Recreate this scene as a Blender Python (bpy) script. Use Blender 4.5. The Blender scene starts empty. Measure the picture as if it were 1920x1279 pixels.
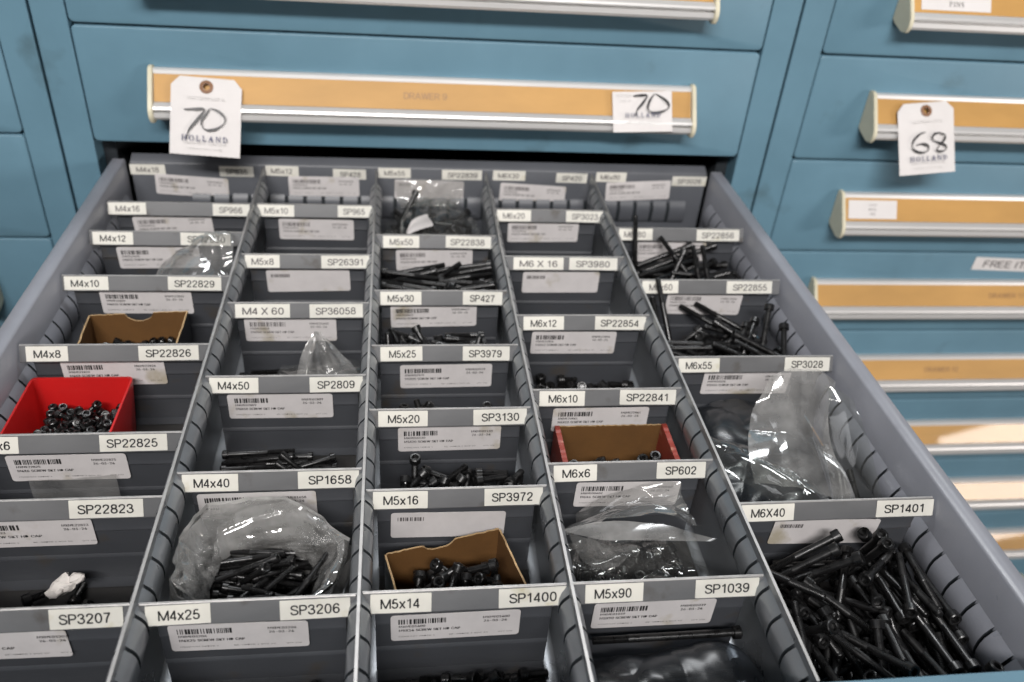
import bpy, bmesh, math, random
from mathutils import Vector, Matrix, Quaternion, noise
from mathutils.geometry import tessellate_polygon
R = math.radians
sc = bpy.context.scene
C = sc.collection

# ------------------------------------------------------------------ camera
cam = bpy.data.cameras.new('camera'); camo = bpy.data.objects.new('camera', cam); C.objects.link(camo)
camo.location = (-0.03930, -0.91274, 0.40233)
camo.rotation_euler = (0.962806, -0.0722057, -0.1120266)
cam.sensor_width = 36.0; cam.lens = 1609.5 / 1920 * 36.0
cam.clip_start = 0.02; cam.clip_end = 60
cam.dof.use_dof = True; cam.dof.focus_distance = 0.575; cam.dof.aperture_fstop = 6.6
sc.camera = camo

# ------------------------------------------------------------------ light: a shop under fluorescent ceiling fittings, with two added lamps
w = bpy.data.worlds.new('World'); sc.world = w; w.use_nodes = True
bg = w.node_tree.nodes['Background']; bg.inputs['Color'].default_value = (0.93, 0.96, 1.0, 1); bg.inputs['Strength'].default_value = 0.06
def area(name, loc, target, sx, sy, power, col=(1, 1, 1), spread=180):
    l = bpy.data.lights.new(name, 'AREA'); l.shape = 'RECTANGLE'; l.size = sx; l.size_y = sy; l.energy = power; l.color = col; l.spread = R(spread)
    o = bpy.data.objects.new(name, l); C.objects.link(o); o.location = loc
    d = Vector(target) - Vector(loc); o.rotation_euler = d.to_track_quat('-Z', 'Y').to_euler()
    return o
area('ceiling_or_added_lamp', (-0.30, -2.6, 2.1), (0.1, 0, 0.55), 2.2, 0.3, 28, (1.0, 0.97, 0.95), 70)
area('ceiling_or_added_lamp', (0.15, 0.8, 2.5), (0.0, -0.25, 0), 1.6, 0.3, 13, (0.96, 0.98, 1.0), 100)  # unseen lamp added to brighten top faces while plate fronts stay dark
area('ceiling_or_added_lamp', (-1.25, -0.6, 1.9), (0.2, -0.2, 0), 0.3, 1.2, 3, (0.96, 0.97, 1.0))
area('ceiling_or_added_lamp', (2.0, 1.7, 2.0), (0.2, -0.5, 0), 1.2, 0.4, 16, (0.93, 0.98, 1.0))  # unseen lamp added beyond the cabinets for highlights on tops and edges
area('window_light', (4.0, -3.4, 0.70), (0.6, 0, 0), 1.3, 0.8, 92, (1.0, 0.93, 0.88))
sc.view_settings.view_transform = 'Standard'; sc.view_settings.look = 'None'
sc.view_settings.exposure = -0.12; sc.view_settings.gamma = 1.0
sc.cycles.max_bounces = 8; sc.cycles.transparent_max_bounces = 24
sc.cycles.use_denoising = True
sc.render.filter_size = 1.7

# ------------------------------------------------------------------ baked data: glyph outlines, plate labels, screw poses
FONT = {
 "0": [113,"57,-2 44,0 32,6 24,15 17,28 13,44 12,64 13,83 17,99 24,112 33,121 44,127 57,129 70,127 81,121 90,112 96,99 100,83 101,64 100,44 96,28 90,15 81,6 70,0 57,12 65,14 73,18 78,26 83,36 85,49 86,64 85,79 83,91 78,101 73,109 65,113 57,115 48,113 41,109 35,101 31,91 28,79 27,64 28,49 31,36 35,26 41,18 48,14","11,13,12 10,13,11 10,14,13 9,14,10 9,36,14 36,15,14 9,37,36 35,15,36 9,38,37 34,15,35 8,38,9 34,16,15 8,39,38 33,16,34 8,40,39 32,16,33 7,40,8 32,17,16 7,41,40 31,17,32 6,41,7 31,18,17 6,42,41 30,18,31 5,42,6 5,43,42 29,18,30 29,19,18 5,44,43 28,19,29 4,44,5 28,20,19 4,45,44 27,20,28 3,45,4 27,21,20 3,46,45 26,21,27 3,47,46 25,21,26 2,47,3 25,22,21 2,24,47 24,22,25 2,22,24 1,22,2 1,23,22 1,0,23"],
 "1": [113,"19,0 19,14 98,14 98,0 69,127 69,0 53,0 53,112 52,112 22,89 22,107 50,127","10,4,11 10,8,4 8,7,4 7,5,4 10,9,8 6,5,7 0,2,1 0,3,2"],
 "2": [113,"16,0 16,12 59,57 65,64 71,71 75,76 78,82 79,87 80,93 79,99 77,105 73,109 68,112 62,114 56,115 49,114 43,112 38,108 35,103 32,97 32,90 16,90 18,101 22,111 28,118 36,124 45,128 56,129 67,128 76,124 84,119 90,111 94,103 95,93 95,86 93,79 89,72 84,65 77,56 67,45 38,15 38,14 97,14 97,0","26,28,27 26,29,28 25,29,26 25,30,29 24,30,25 24,31,30 23,15,24 15,14,24 14,13,24 13,31,24 12,31,13 23,16,15 11,31,12 23,17,16 11,32,31 22,17,23 10,32,11 22,18,17 9,32,10 22,19,18 9,33,32 21,19,22 8,33,9 21,20,19 8,34,33 7,34,8 6,34,7 6,35,34 5,35,6 5,36,35 4,36,5 4,37,36 3,37,4 3,38,37 2,38,3 1,38,2 1,39,38 1,40,39 1,41,40 1,42,41 1,43,42 0,43,1"],
 "3": [113,"54,-2 43,-1 33,2 24,7 18,14 13,23 11,33 27,33 29,27 32,22 36,18 41,15 48,13 55,12 62,13 69,15 74,19 79,23 81,29 82,36 81,43 79,49 75,54 69,58 61,61 50,62 39,62 39,75 72,112 72,113 17,113 17,127 93,127 93,115 53,70 53,72 66,72 77,69 86,63 93,56 97,46 98,36 97,26 93,17 86,9 77,3 67,-1","30,32,31 30,33,32 30,29,33 29,28,33 28,34,33 27,35,28 35,34,28 26,35,27 26,36,35 26,37,36 26,38,37 26,25,38 25,24,38 24,39,38 23,39,24 22,39,23 22,40,39 21,40,22 20,40,21 20,41,40 19,41,20 18,41,19 18,42,41 5,7,6 5,8,7 17,42,18 5,9,8 17,43,42 16,43,17 4,9,5 4,10,9 15,43,16 4,11,10 15,44,43 14,44,15 4,12,11 3,12,4 13,44,14 3,13,12 3,44,13 3,45,44 2,45,3 2,46,45 1,46,2 1,0,46"],
 "4": [113,"10,26 10,40 62,127 78,127 27,41 103,41 103,26 70,0 70,30 70,37 70,79 86,79 86,0","1,3,2 1,4,3 9,11,10 9,12,11 1,5,4 1,9,5 9,6,5 0,9,1 0,8,9 12,6,9 0,7,8 7,6,0 7,12,6"],
 "5": [113,"55,-2 45,-1 35,3 27,8 21,15 17,23 15,33 31,33 32,27 34,22 38,18 43,15 49,13 55,12 63,13 69,16 74,20 79,26 81,33 82,41 81,48 78,55 74,61 69,66 62,68 54,69 48,69 42,67 36,65 32,61 17,63 24,127 92,127 92,113 38,113 33,75 34,75 39,79 44,81 51,83 57,83 66,83 73,80 80,76 86,71 91,65 95,58 97,50 98,41 96,29 92,19 86,10 77,4 67,0","30,34,31 34,32,31 34,33,32 30,35,34 39,41,40 38,41,39 38,42,41 37,42,38 37,43,42 36,43,37 36,44,43 30,36,35 30,26,36 26,25,36 25,44,36 25,45,44 24,45,25 30,27,26 23,45,24 30,28,27 22,45,23 22,46,45 30,29,28 21,46,22 21,47,46 20,47,21 20,48,47 19,48,20 19,49,48 18,49,19 17,49,18 5,7,6 5,8,7 17,50,49 5,9,8 16,50,17 4,9,5 4,10,9 15,50,16 15,51,50 4,11,10 14,51,15 4,12,11 3,12,4 13,51,14 3,13,12 3,51,13 3,52,51 2,52,3 2,53,52 1,53,2 1,0,53"],
 "6": [113,"57,-2 45,0 36,4 27,10 21,19 17,29 16,40 17,50 20,60 26,71 34,85 63,127 80,127 38,65 36,65 38,69 41,72 45,75 49,77 54,78 59,79 70,77 79,74 87,68 92,60 96,50 97,39 96,28 92,18 86,10 78,4 68,0 57,12 64,13 70,16 75,20 79,25 81,32 82,39 81,47 79,53 75,59 70,63 64,65 57,66 50,65 43,63 38,59 34,53 32,47 31,40 32,32 34,25 38,20 43,16 50,13","10,12,11 10,16,12 16,13,12 9,16,10 19,21,20 18,21,19 18,22,21 17,22,18 16,22,17 16,23,22 9,15,16 13,44,16 44,23,16 8,15,9 8,14,15 44,43,23 43,24,23 13,45,44 13,46,45 42,24,43 8,13,14 8,46,13 8,47,46 41,24,42 41,25,24 7,47,8 7,48,47 40,25,41 7,49,48 39,25,40 39,26,25 6,49,7 6,50,49 38,26,39 5,50,6 5,51,50 37,26,38 37,27,26 5,52,51 36,27,37 4,52,5 36,28,27 4,53,52 35,28,36 4,54,53 34,28,35 3,54,4 34,29,28 3,55,54 33,29,34 3,32,55 32,29,33 3,29,32 2,29,3 2,30,29 1,30,2 1,31,30 0,31,1"],
 "7": [113,"24,0 81,112 81,113 16,113 16,127 98,127 98,112 41,0","3,5,4 3,2,5 2,6,5 1,6,2 1,7,6 0,7,1"],
 "8": [113,"57,-2 44,-1 34,3 25,8 19,15 14,24 13,34 14,42 16,49 20,55 25,60 31,64 38,66 38,67 30,70 23,77 19,85 18,95 19,104 23,112 29,119 36,124 46,128 57,129 67,128 77,124 84,119 90,112 94,104 95,95 94,85 90,77 83,70 75,67 75,66 82,64 88,60 93,55 97,49 99,42 100,34 99,24 95,15 88,8 79,3 69,-1 57,12 64,13 71,15 77,18 81,23 83,28 84,35 83,41 81,47 76,52 71,56 64,58 57,59 49,58 42,56 37,52 32,47 30,41 29,35 30,28 32,23 36,18 42,15 49,13 57,72 63,73 69,75 73,78 77,83 79,88 80,94 79,100 77,105 73,109 69,112 63,114 57,115 50,114 44,112 40,109 36,105 34,100 33,94 34,88 36,83 40,78 44,75 50,73","22,24,23 21,24,22 21,25,24 20,25,21 20,26,25 19,26,20 19,82,26 82,27,26 19,83,82 81,27,82 19,84,83 80,27,81 18,84,19 80,28,27 18,85,84 79,28,80 18,86,85 78,28,79 18,87,86 77,28,78 17,87,18 77,29,28 17,88,87 76,29,77 16,88,17 76,30,29 16,89,88 75,30,76 16,90,89 74,30,75 74,31,30 15,90,16 15,91,90 73,31,74 15,92,91 72,31,73 72,32,31 14,92,15 14,93,92 71,32,72 14,70,93 70,32,71 14,32,70 14,33,32 13,33,14 12,33,13 12,34,33 11,34,12 11,35,34 10,35,11 10,36,35 9,58,10 58,36,10 58,37,36 9,59,58 57,37,58 9,60,59 56,37,57 9,61,60 55,37,56 8,61,9 55,38,37 8,62,61 54,38,55 7,62,8 54,39,38 7,63,62 53,39,54 6,63,7 53,40,39 6,64,63 52,40,53 6,65,64 51,40,52 5,65,6 51,41,40 5,66,65 50,41,51 4,66,5 50,42,41 4,67,66 49,42,50 4,68,67 48,42,49 3,68,4 48,43,42 3,69,68 47,43,48 3,46,69 46,43,47 3,43,46 2,43,3 2,44,43 1,44,2 1,45,44 0,45,1"],
 "9": [113,"57,129 68,128 78,124 86,117 92,109 96,98 97,87 96,77 93,67 88,56 79,42 50,0 33,0 75,62 77,62 75,58 72,55 68,53 64,50 60,49 54,49 44,50 34,54 27,59 21,67 17,77 16,88 17,99 21,109 27,117 36,124 45,128 57,115 50,114 44,112 38,107 35,102 32,95 31,88 32,80 35,74 38,68 44,64 50,62 57,61 64,62 70,64 75,68 79,74 81,80 82,88 81,95 79,102 75,107 70,112 64,114","31,1,0 30,1,31 30,2,1 29,2,30 29,3,2 28,33,29 33,32,29 32,3,29 32,55,3 55,4,3 28,34,33 54,4,55 28,35,34 53,4,54 27,35,28 53,5,4 27,36,35 52,5,53 27,37,36 51,5,52 26,37,27 51,6,5 26,38,37 50,6,51 25,38,26 25,39,38 49,6,50 49,7,6 25,40,39 48,7,49 48,8,7 24,40,25 24,41,40 47,8,48 24,42,41 46,8,47 46,14,8 14,9,8 23,42,24 23,43,42 45,13,46 13,14,46 45,17,13 17,12,13 15,9,14 23,44,43 44,17,45 23,17,44 22,17,23 16,9,15 16,10,9 17,10,16 21,17,22 21,18,17 12,10,17 21,19,18 20,19,21 12,11,10"],
 "A": [120,"4,0 50,127 69,127 116,0 99,0 72,76 69,83 66,93 62,105 58,120 61,120 57,105 53,93 50,83 48,76 21,0 27,36 27,50 92,50 92,36","0,9,1 9,2,1 9,10,2 10,3,2 0,17,9 17,11,9 11,8,9 11,8,10 8,18,10 18,3,10 7,18,8 17,12,11 6,18,7 17,13,12 5,18,6 17,14,13 17,16,14 16,15,14 4,19,5 19,18,5 0,16,17 16,18,17 16,19,18 19,3,18 0,15,16 4,3,19"],
 "B": [114,"15,0 15,127 60,127 72,126 82,123 90,117 95,110 98,102 100,93 99,86 97,80 93,75 89,71 84,69 79,67 79,66 85,64 91,61 96,57 101,51 104,43 104,34 103,25 100,17 94,10 86,4 75,1 62,0 31,14 61,14 74,16 82,20 87,26 89,34 88,40 86,46 82,51 76,54 70,57 62,58 31,58 31,71 59,71 66,72 72,74 77,77 81,82 83,87 84,93 83,101 78,107 71,111 60,113 31,113","0,53,1 53,2,1 53,3,2 53,4,3 53,5,4 53,52,5 52,6,5 0,41,53 51,6,52 50,6,51 50,7,6 49,7,50 49,8,7 48,8,49 48,9,8 47,9,48 46,9,47 46,10,9 45,10,46 45,11,10 44,11,45 44,12,11 43,12,44 42,12,43 42,13,12 0,40,41 40,42,41 40,13,42 40,14,13 40,15,14 40,16,15 40,17,16 40,39,17 39,18,17 0,28,40 38,18,39 37,18,38 37,19,18 36,19,37 36,20,19 35,20,36 34,20,35 34,21,20 33,21,34 32,21,33 32,22,21 31,22,32 31,23,22 30,23,31 30,24,23 29,24,30 0,29,28 0,24,29 0,25,24 0,26,25 0,27,26"],
 "C": [128,"67,-2 51,0 38,6 26,16 17,29 12,45 10,64 12,82 17,98 26,111 38,121 51,127 67,129 76,128 85,126 93,123 101,118 107,112 112,105 116,96 118,87 102,87 100,93 97,99 94,103 89,107 84,110 79,112 73,114 67,114 56,112 46,108 38,101 31,91 27,78 26,64 27,49 31,36 38,26 46,19 56,15 67,13 73,14 79,15 84,17 89,20 94,24 97,29 100,34 102,40 118,40 116,31 112,23 107,16 101,9 93,5 85,1 76,-1","11,13,12 11,14,13 10,14,11 10,15,14 10,16,15 9,16,10 9,29,16 29,17,16 9,30,29 28,17,29 27,17,28 9,31,30 26,17,27 26,18,17 8,31,9 25,18,26 8,32,31 24,18,25 24,19,18 23,19,24 8,33,32 22,19,23 7,33,8 22,20,19 21,20,22 7,34,33 6,34,7 6,35,34 5,35,6 5,36,35 5,37,36 4,37,5 48,50,49 48,51,50 4,38,37 47,51,48 47,52,51 3,38,4 46,52,47 3,39,38 45,52,46 45,53,52 44,53,45 3,40,39 43,53,44 2,40,3 43,54,53 42,54,43 2,41,40 41,54,42 2,54,41 2,55,54 1,55,2 1,56,55 1,57,56 0,57,1"],
 "D": [126,"55,0 24,0 24,14 54,14 68,16 79,20 88,27 95,37 99,49 100,64 99,78 95,90 89,100 80,107 69,111 55,113 23,113 23,127 56,127 74,125 88,120 100,110 108,98 114,82 115,64 114,45 108,30 100,17 88,8 73,2 31,127 31,0 15,0 15,127","32,17,33 17,30,33 32,16,17 30,18,17 31,18,30 31,15,18 15,19,18 15,20,19 15,21,20 32,15,16 32,2,15 2,31,15 31,14,15 31,13,14 31,12,13 31,11,12 31,10,11 31,9,10 31,8,9 31,3,8 3,7,8 3,6,7 3,5,6 3,4,5 32,1,2 31,3,2"],
 "E": [105,"15,0 15,127 93,127 93,113 31,113 31,71 89,71 89,57 31,57 31,14 94,14 94,0","0,4,1 4,2,1 4,3,2 0,5,4 0,8,5 8,6,5 8,7,6 0,9,8 0,10,9 0,11,10"],
 "F": [103,"15,0 15,127 92,127 92,113 31,113 31,70 87,70 87,55 31,55 31,0","0,4,1 4,2,1 4,3,2 0,5,4 0,8,5 8,6,5 8,7,6 0,9,8"],
 "G": [130,"67,-2 51,0 37,6 26,16 17,29 12,45 10,64 12,82 17,98 26,111 37,121 51,127 66,129 76,128 85,126 93,122 101,117 107,111 112,104 116,96 119,87 102,87 100,93 97,98 93,103 89,107 84,110 79,112 73,113 66,114 56,112 46,108 38,101 31,91 27,78 26,64 27,49 31,36 38,26 46,19 56,15 67,13 77,14 86,18 94,23 99,31 103,40 104,51 109,50 71,50 71,64 119,64 119,50 118,35 113,23 105,12 94,5 82,0","11,13,12 11,14,13 10,14,11 10,15,14 10,16,15 9,16,10 9,29,16 29,17,16 9,30,29 28,17,29 27,17,28 9,31,30 26,17,27 8,31,9 26,18,17 25,18,26 8,32,31 24,18,25 24,19,18 23,19,24 8,33,32 7,33,8 22,19,23 22,20,19 21,20,22 7,34,33 6,34,7 6,35,34 49,51,50 49,47,51 47,52,51 5,35,6 5,36,35 49,46,47 48,52,47 48,53,52 46,48,49 46,53,48 5,37,36 4,37,5 45,53,46 4,38,37 45,54,53 44,54,45 3,38,4 3,39,38 43,54,44 43,55,54 3,40,39 42,55,43 2,40,3 2,41,40 41,55,42 2,55,41 2,56,55 1,56,2 1,57,56 0,57,1"],
 "H": [129,"15,0 15,127 31,127 31,72 98,72 98,127 114,127 114,0 98,0 98,58 31,58 31,0","0,2,1 0,3,2 4,6,5 4,7,6 0,10,3 10,4,3 10,9,4 9,7,4 0,11,10 8,7,9"],
 "I": [75,"8,0 8,14 30,14 30,113 8,113 8,127 67,127 67,113 46,113 46,14 67,14 67,0","4,6,5 4,7,6 3,7,4 2,8,3 8,7,3 2,9,8 0,2,1 0,9,2 0,10,9 0,11,10"],
 "K": [117,"26,36 26,54 30,60 35,65 39,71 44,76 48,81 53,86 91,127 112,127 58,69 57,69 15,0 15,127 31,127 31,84 31,56 31,48 31,0 93,0 47,65 57,77 112,0","12,14,13 12,15,14 7,9,8 7,21,9 21,10,9 6,21,7 12,1,15 1,2,15 2,16,15 5,21,6 5,20,21 10,22,21 4,20,5 3,20,4 0,10,11 0,22,10 2,20,3 2,19,20 16,19,2 17,19,16 12,0,1 18,19,17 12,22,0 18,22,12 19,22,18"],
 "L": [98,"15,0 15,127 31,127 31,14 90,14 90,0","0,2,1 0,3,2 0,4,3 0,5,4"],
 "M": [157,"15,0 15,127 38,127 69,47 70,44 72,40 73,35 75,31 76,26 78,21 79,16 80,12 77,12 78,16 79,21 81,25 82,30 84,35 86,40 87,44 88,47 119,127 142,127 142,0 126,0 126,73 126,77 126,82 126,87 126,92 126,98 127,103 127,109 127,114 128,114 126,108 124,102 122,96 120,91 119,85 117,80 115,76 114,73 85,0 72,0 43,73 41,76 40,80 38,85 36,90 34,96 32,102 30,108 28,114 30,114 30,109 30,104 30,98 30,93 30,87 30,82 30,77 30,73 30,0","0,53,1 53,2,1 53,54,2 54,3,2 20,33,21 33,22,21 33,34,22 34,23,22 0,52,53 55,3,54 20,32,33 35,32,34 32,23,34 56,52,55 52,3,55 20,35,32 35,31,32 20,36,35 0,56,52 56,51,52 0,57,56 20,37,36 0,58,57 20,38,37 0,59,58 20,39,38 0,60,59 20,40,39 0,61,60 20,41,40 0,62,61 20,42,41 0,63,62 20,43,42 19,43,20 18,43,19 17,43,18 16,43,17 15,43,16 14,43,15 13,10,14 10,43,14 13,11,10 12,11,13"],
 "N": [131,"15,0 15,127 34,127 86,46 88,42 91,38 94,32 97,27 100,20 103,14 101,13 101,20 100,27 100,33 100,39 100,44 100,49 100,127 116,127 116,0 97,0 51,73 47,77 44,83 41,88 37,95 32,103 27,113 30,113 30,104 31,96 31,88 31,82 31,77 31,73 31,0","0,27,1 27,2,1 27,28,2 28,3,2 16,18,17 16,19,18 29,26,28 26,3,28 0,29,27 29,26,27 0,30,29 25,3,26 0,31,30 24,3,25 23,3,24 0,32,31 22,3,23 0,33,32 21,3,22 0,34,33 0,35,34 20,3,21 15,19,16 20,4,3 14,19,15 20,5,4 13,19,14 20,6,5 12,19,13 20,7,6 11,19,12 20,8,7 20,10,8 10,9,8 10,19,11 20,19,10"],
 "O": [133,"67,-2 51,0 38,6 26,16 17,29 12,45 10,64 12,82 17,98 26,111 38,121 51,127 67,129 82,127 96,121 107,111 116,98 121,82 123,64 121,45 116,29 107,16 96,6 82,0 67,13 78,15 87,19 96,26 102,36 106,49 108,64 106,79 102,91 96,101 87,108 78,113 67,114 56,112 46,108 38,101 31,91 27,79 26,64 27,49 31,36 38,26 46,19 56,15","11,13,12 10,13,11 10,14,13 9,14,10 9,36,14 36,15,14 9,37,36 35,15,36 34,15,35 9,38,37 8,38,9 34,16,15 33,16,34 8,39,38 32,16,33 8,40,39 7,40,8 32,17,16 31,17,32 7,41,40 6,41,7 31,18,17 30,18,31 6,42,41 5,42,6 5,43,42 29,18,30 29,19,18 5,44,43 28,19,29 4,44,5 28,20,19 4,45,44 27,20,28 3,45,4 27,21,20 3,46,45 26,21,27 3,47,46 25,21,26 25,22,21 2,47,3 2,24,47 24,22,25 2,22,24 1,22,2 1,23,22 1,0,23"],
 "P": [111,"15,0 15,127 59,127 72,126 83,122 91,116 97,107 101,98 102,87 101,76 97,66 91,58 83,52 72,48 59,46 27,46 27,61 58,61 67,61 74,64 80,68 83,73 85,80 86,87 85,94 83,100 80,106 74,110 67,112 58,113 31,113 31,0","0,30,1 30,2,1 30,3,2 30,4,3 30,5,4 30,29,5 29,28,5 28,6,5 0,16,30 16,31,30 27,6,28 26,6,27 26,7,6 25,7,26 24,7,25 24,8,7 23,8,24 22,8,23 22,9,8 21,9,22 21,10,9 20,10,21 19,10,20 19,11,10 18,11,19 17,11,18 0,15,16 31,17,16 31,14,17 14,11,17 14,12,11 14,13,12 0,14,15 0,31,14"],
 "Q": [133,"61,40 78,40 92,21 96,16 117,-12 100,-12 86,7 83,11 67,-2 51,0 38,6 26,16 17,29 12,45 10,64 12,82 17,98 26,111 38,121 51,127 67,129 82,127 96,121 107,111 116,98 121,82 123,64 121,45 116,29 107,16 96,6 82,0 67,13 78,15 87,19 96,26 102,36 106,49 108,64 106,79 102,91 96,101 87,108 78,113 67,114 56,112 46,108 38,101 31,91 27,79 26,64 27,49 31,36 38,26 46,19 56,15","19,21,20 18,21,19 18,22,21 17,22,18 17,44,22 44,23,22 17,45,44 43,23,44 42,23,43 17,46,45 16,46,17 42,24,23 41,24,42 16,47,46 40,24,41 16,48,47 15,48,16 40,25,24 39,25,40 15,49,48 14,49,15 39,26,25 38,26,39 14,50,49 13,50,14 13,51,50 37,26,38 37,27,26 13,52,51 36,27,37 12,52,13 36,28,27 7,1,0 7,34,1 34,2,1 12,53,52 35,28,36 11,53,12 35,29,28 11,54,53 34,2,35 2,29,35 3,29,2 11,55,54 33,7,34 4,29,3 30,4,29 10,55,11 10,32,55 32,7,33 10,7,32 10,6,7 10,31,6 31,5,6 9,31,10 31,4,30 9,8,31 5,4,31"],
 "R": [112,"15,0 15,127 59,127 72,126 83,122 92,116 98,108 101,99 102,88 101,77 98,68 92,60 83,54 72,51 59,49 24,49 24,64 58,64 67,64 74,67 80,70 83,75 86,81 86,88 86,95 83,101 80,106 74,110 67,112 58,113 31,113 31,0 88,0 58,57 76,57 107,0","0,16,1 16,30,1 30,2,1 30,3,2 30,4,3 30,5,4 30,29,5 29,28,5 28,6,5 16,31,30 27,6,28 26,6,27 26,7,6 25,7,26 24,7,25 24,8,7 23,8,24 22,8,23 22,9,8 21,9,22 21,10,9 20,10,21 19,10,20 19,11,10 18,11,19 17,11,18 0,15,16 31,17,16 31,33,17 33,11,17 33,34,11 34,12,11 31,14,33 14,32,33 35,12,34 13,35,12 14,35,13 0,14,15 0,31,14 32,35,14"],
 "S": [112,"56,-2 43,-1 32,2 23,8 16,15 12,24 10,34 26,34 28,27 31,22 36,18 42,15 48,13 56,12 64,13 71,15 78,18 82,23 85,28 86,35 86,40 83,45 79,48 74,51 68,54 61,56 46,60 32,65 22,72 15,82 13,93 14,103 19,112 26,119 34,124 45,128 57,129 69,128 79,124 88,119 94,112 99,104 100,94 84,94 82,103 76,109 67,113 56,115 49,114 42,112 36,109 32,105 30,100 29,94 30,88 33,83 37,80 42,77 48,75 53,73 66,70 72,68 78,66 84,63 90,59 95,55 99,49 101,43 102,35 101,25 97,16 90,8 81,3 69,-1","35,37,36 34,37,35 34,38,37 33,38,34 33,39,38 33,40,39 32,47,33 47,40,33 32,48,47 46,40,47 32,49,48 45,40,46 45,41,40 31,49,32 31,50,49 44,41,45 31,51,50 31,52,51 44,42,41 30,52,31 43,42,44 30,53,52 30,54,53 29,54,30 29,55,54 29,56,55 28,56,29 28,57,56 28,58,57 28,59,58 28,60,59 27,60,28 27,61,60 27,62,61 27,63,62 26,63,27 26,64,63 25,64,26 25,65,64 24,65,25 24,66,65 23,66,24 22,66,23 22,67,66 21,67,22 20,67,21 20,68,67 19,68,20 18,68,19 18,69,68 5,7,6 5,8,7 17,69,18 5,9,8 17,70,69 4,9,5 16,70,17 4,10,9 15,70,16 4,11,10 15,71,70 14,71,15 3,11,4 3,12,11 13,71,14 3,13,12 3,71,13 3,72,71 2,72,3 2,73,72 1,73,2 1,0,73"],
 "T": [112,"8,113 8,127 104,127 104,113 64,113 64,0 48,0 48,113","0,2,1 0,3,2 7,3,0 6,4,7 4,3,7 6,5,4"],
 "U": [129,"65,-2 51,-1 38,4 29,11 21,20 17,31 15,43 15,127 31,127 31,45 32,36 35,28 40,22 47,17 55,14 65,13 74,14 83,17 89,22 94,28 97,36 98,45 98,127 114,127 114,43 113,31 108,20 101,11 91,4 79,-1","6,8,7 6,9,8 21,23,22 21,24,23 6,10,9 20,24,21 5,10,6 20,25,24 5,11,10 19,25,20 19,26,25 4,11,5 4,12,11 18,26,19 4,13,12 17,26,18 3,13,4 17,27,26 3,14,13 16,27,17 3,15,14 15,27,16 3,27,15 2,27,3 2,28,27 1,28,2 1,29,28 0,29,1"],
 "V": [120,"51,0 4,127 21,127 48,52 51,44 54,34 58,22 62,8 59,8 63,23 67,35 70,44 72,52 99,127 116,127 69,0","0,2,1 0,3,2 12,14,13 12,15,14 0,4,3 11,15,12 10,15,11 0,5,4 9,15,10 0,6,5 8,7,9 7,15,9 0,7,6 0,15,7"],
 "W": [172,"39,0 4,127 21,127 41,49 42,43 44,36 45,30 47,23 48,17 49,10 47,10 49,17 50,23 51,30 53,36 54,43 56,49 77,127 95,127 115,49 117,43 119,36 120,30 122,23 123,17 124,10 122,10 125,23 126,30 128,36 129,43 131,49 151,127 167,127 133,0 114,0 92,81 90,89 88,98 86,108 84,119 87,119 84,99 82,90 79,81 58,0","0,2,1 0,3,2 16,40,17 40,18,17 40,41,18 41,19,18 31,33,32 31,34,33 16,39,40 39,19,41 16,42,39 38,19,39 16,43,42 37,19,38 16,44,43 36,19,37 16,45,44 35,19,36 0,4,3 15,45,16 35,20,19 30,34,31 0,5,4 14,45,15 35,21,20 29,34,30 0,6,5 13,45,14 35,22,21 28,34,29 0,7,6 12,45,13 35,23,22 27,34,28 0,8,7 11,45,12 35,24,23 24,34,27 0,10,8 10,9,8 10,45,11 35,26,24 26,25,24 26,34,24 0,45,10 35,34,26"],
 "X": [119,"5,0 54,71 54,59 7,127 26,127 44,100 48,95 51,90 54,86 56,82 58,78 61,73 58,73 61,78 63,82 65,86 68,90 71,95 75,100 93,127 112,127 65,60 65,72 114,0 95,0 73,32 70,37 67,41 65,45 62,49 60,53 58,58 61,58 59,53 56,49 54,45 52,41 49,37 45,32 23,0","2,4,3 2,5,4 18,20,19 18,21,20 2,6,5 17,21,18 2,7,6 16,21,17 2,8,7 15,21,16 2,1,8 1,9,8 14,22,15 22,21,15 1,10,9 13,22,14 1,12,10 12,11,10 12,22,13 1,22,12 1,23,22 0,31,1 31,32,1 32,23,1 0,33,31 33,30,31 33,30,32 30,23,32 0,34,33 29,23,30 0,35,34 28,23,29 0,36,35 27,23,28 0,37,36 26,23,27 0,38,37 25,23,26 0,39,38 24,23,25"],
 "Y": [118,"51,0 51,52 4,127 23,127 48,86 52,79 56,73 59,66 62,58 56,58 63,73 66,80 70,86 95,127 114,127 67,52 67,0","1,3,2 1,4,3 12,14,13 12,15,14 1,5,4 11,15,12 10,15,11 1,6,5 7,15,10 1,7,6 9,8,7 8,15,7 1,8,7 1,15,8 0,15,1 0,16,15"],
 "J": [99,"46,-2 31,1 19,8 11,20 8,36 8,43 24,43 24,36 26,26 30,19 37,14 46,12 55,14 62,19 66,26 68,36 68,127 84,127 84,36 81,20 74,8 61,1","15,17,16 15,18,17 4,6,5 4,7,6 3,7,4 3,8,7 14,18,15 14,19,18 3,9,8 13,19,14 2,9,3 13,20,19 2,10,9 12,20,13 11,20,12 2,11,10 2,20,11 1,20,2 1,21,20 0,21,1"],
 "Z": [110,"10,0 10,12 68,96 72,102 77,108 81,113 85,119 87,114 79,113 71,113 64,113 56,113 10,113 10,127 99,127 99,115 42,32 38,26 33,20 29,14 24,8 23,14 30,14 38,14 46,14 54,14 100,14 100,0","12,14,13 12,6,14 6,15,14 12,5,6 7,15,6 7,16,15 8,5,7 5,16,7 12,8,5 8,4,5 12,9,8 12,10,9 12,11,10 24,26,25 24,27,26 23,27,24 22,27,23 21,27,22"],
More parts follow.
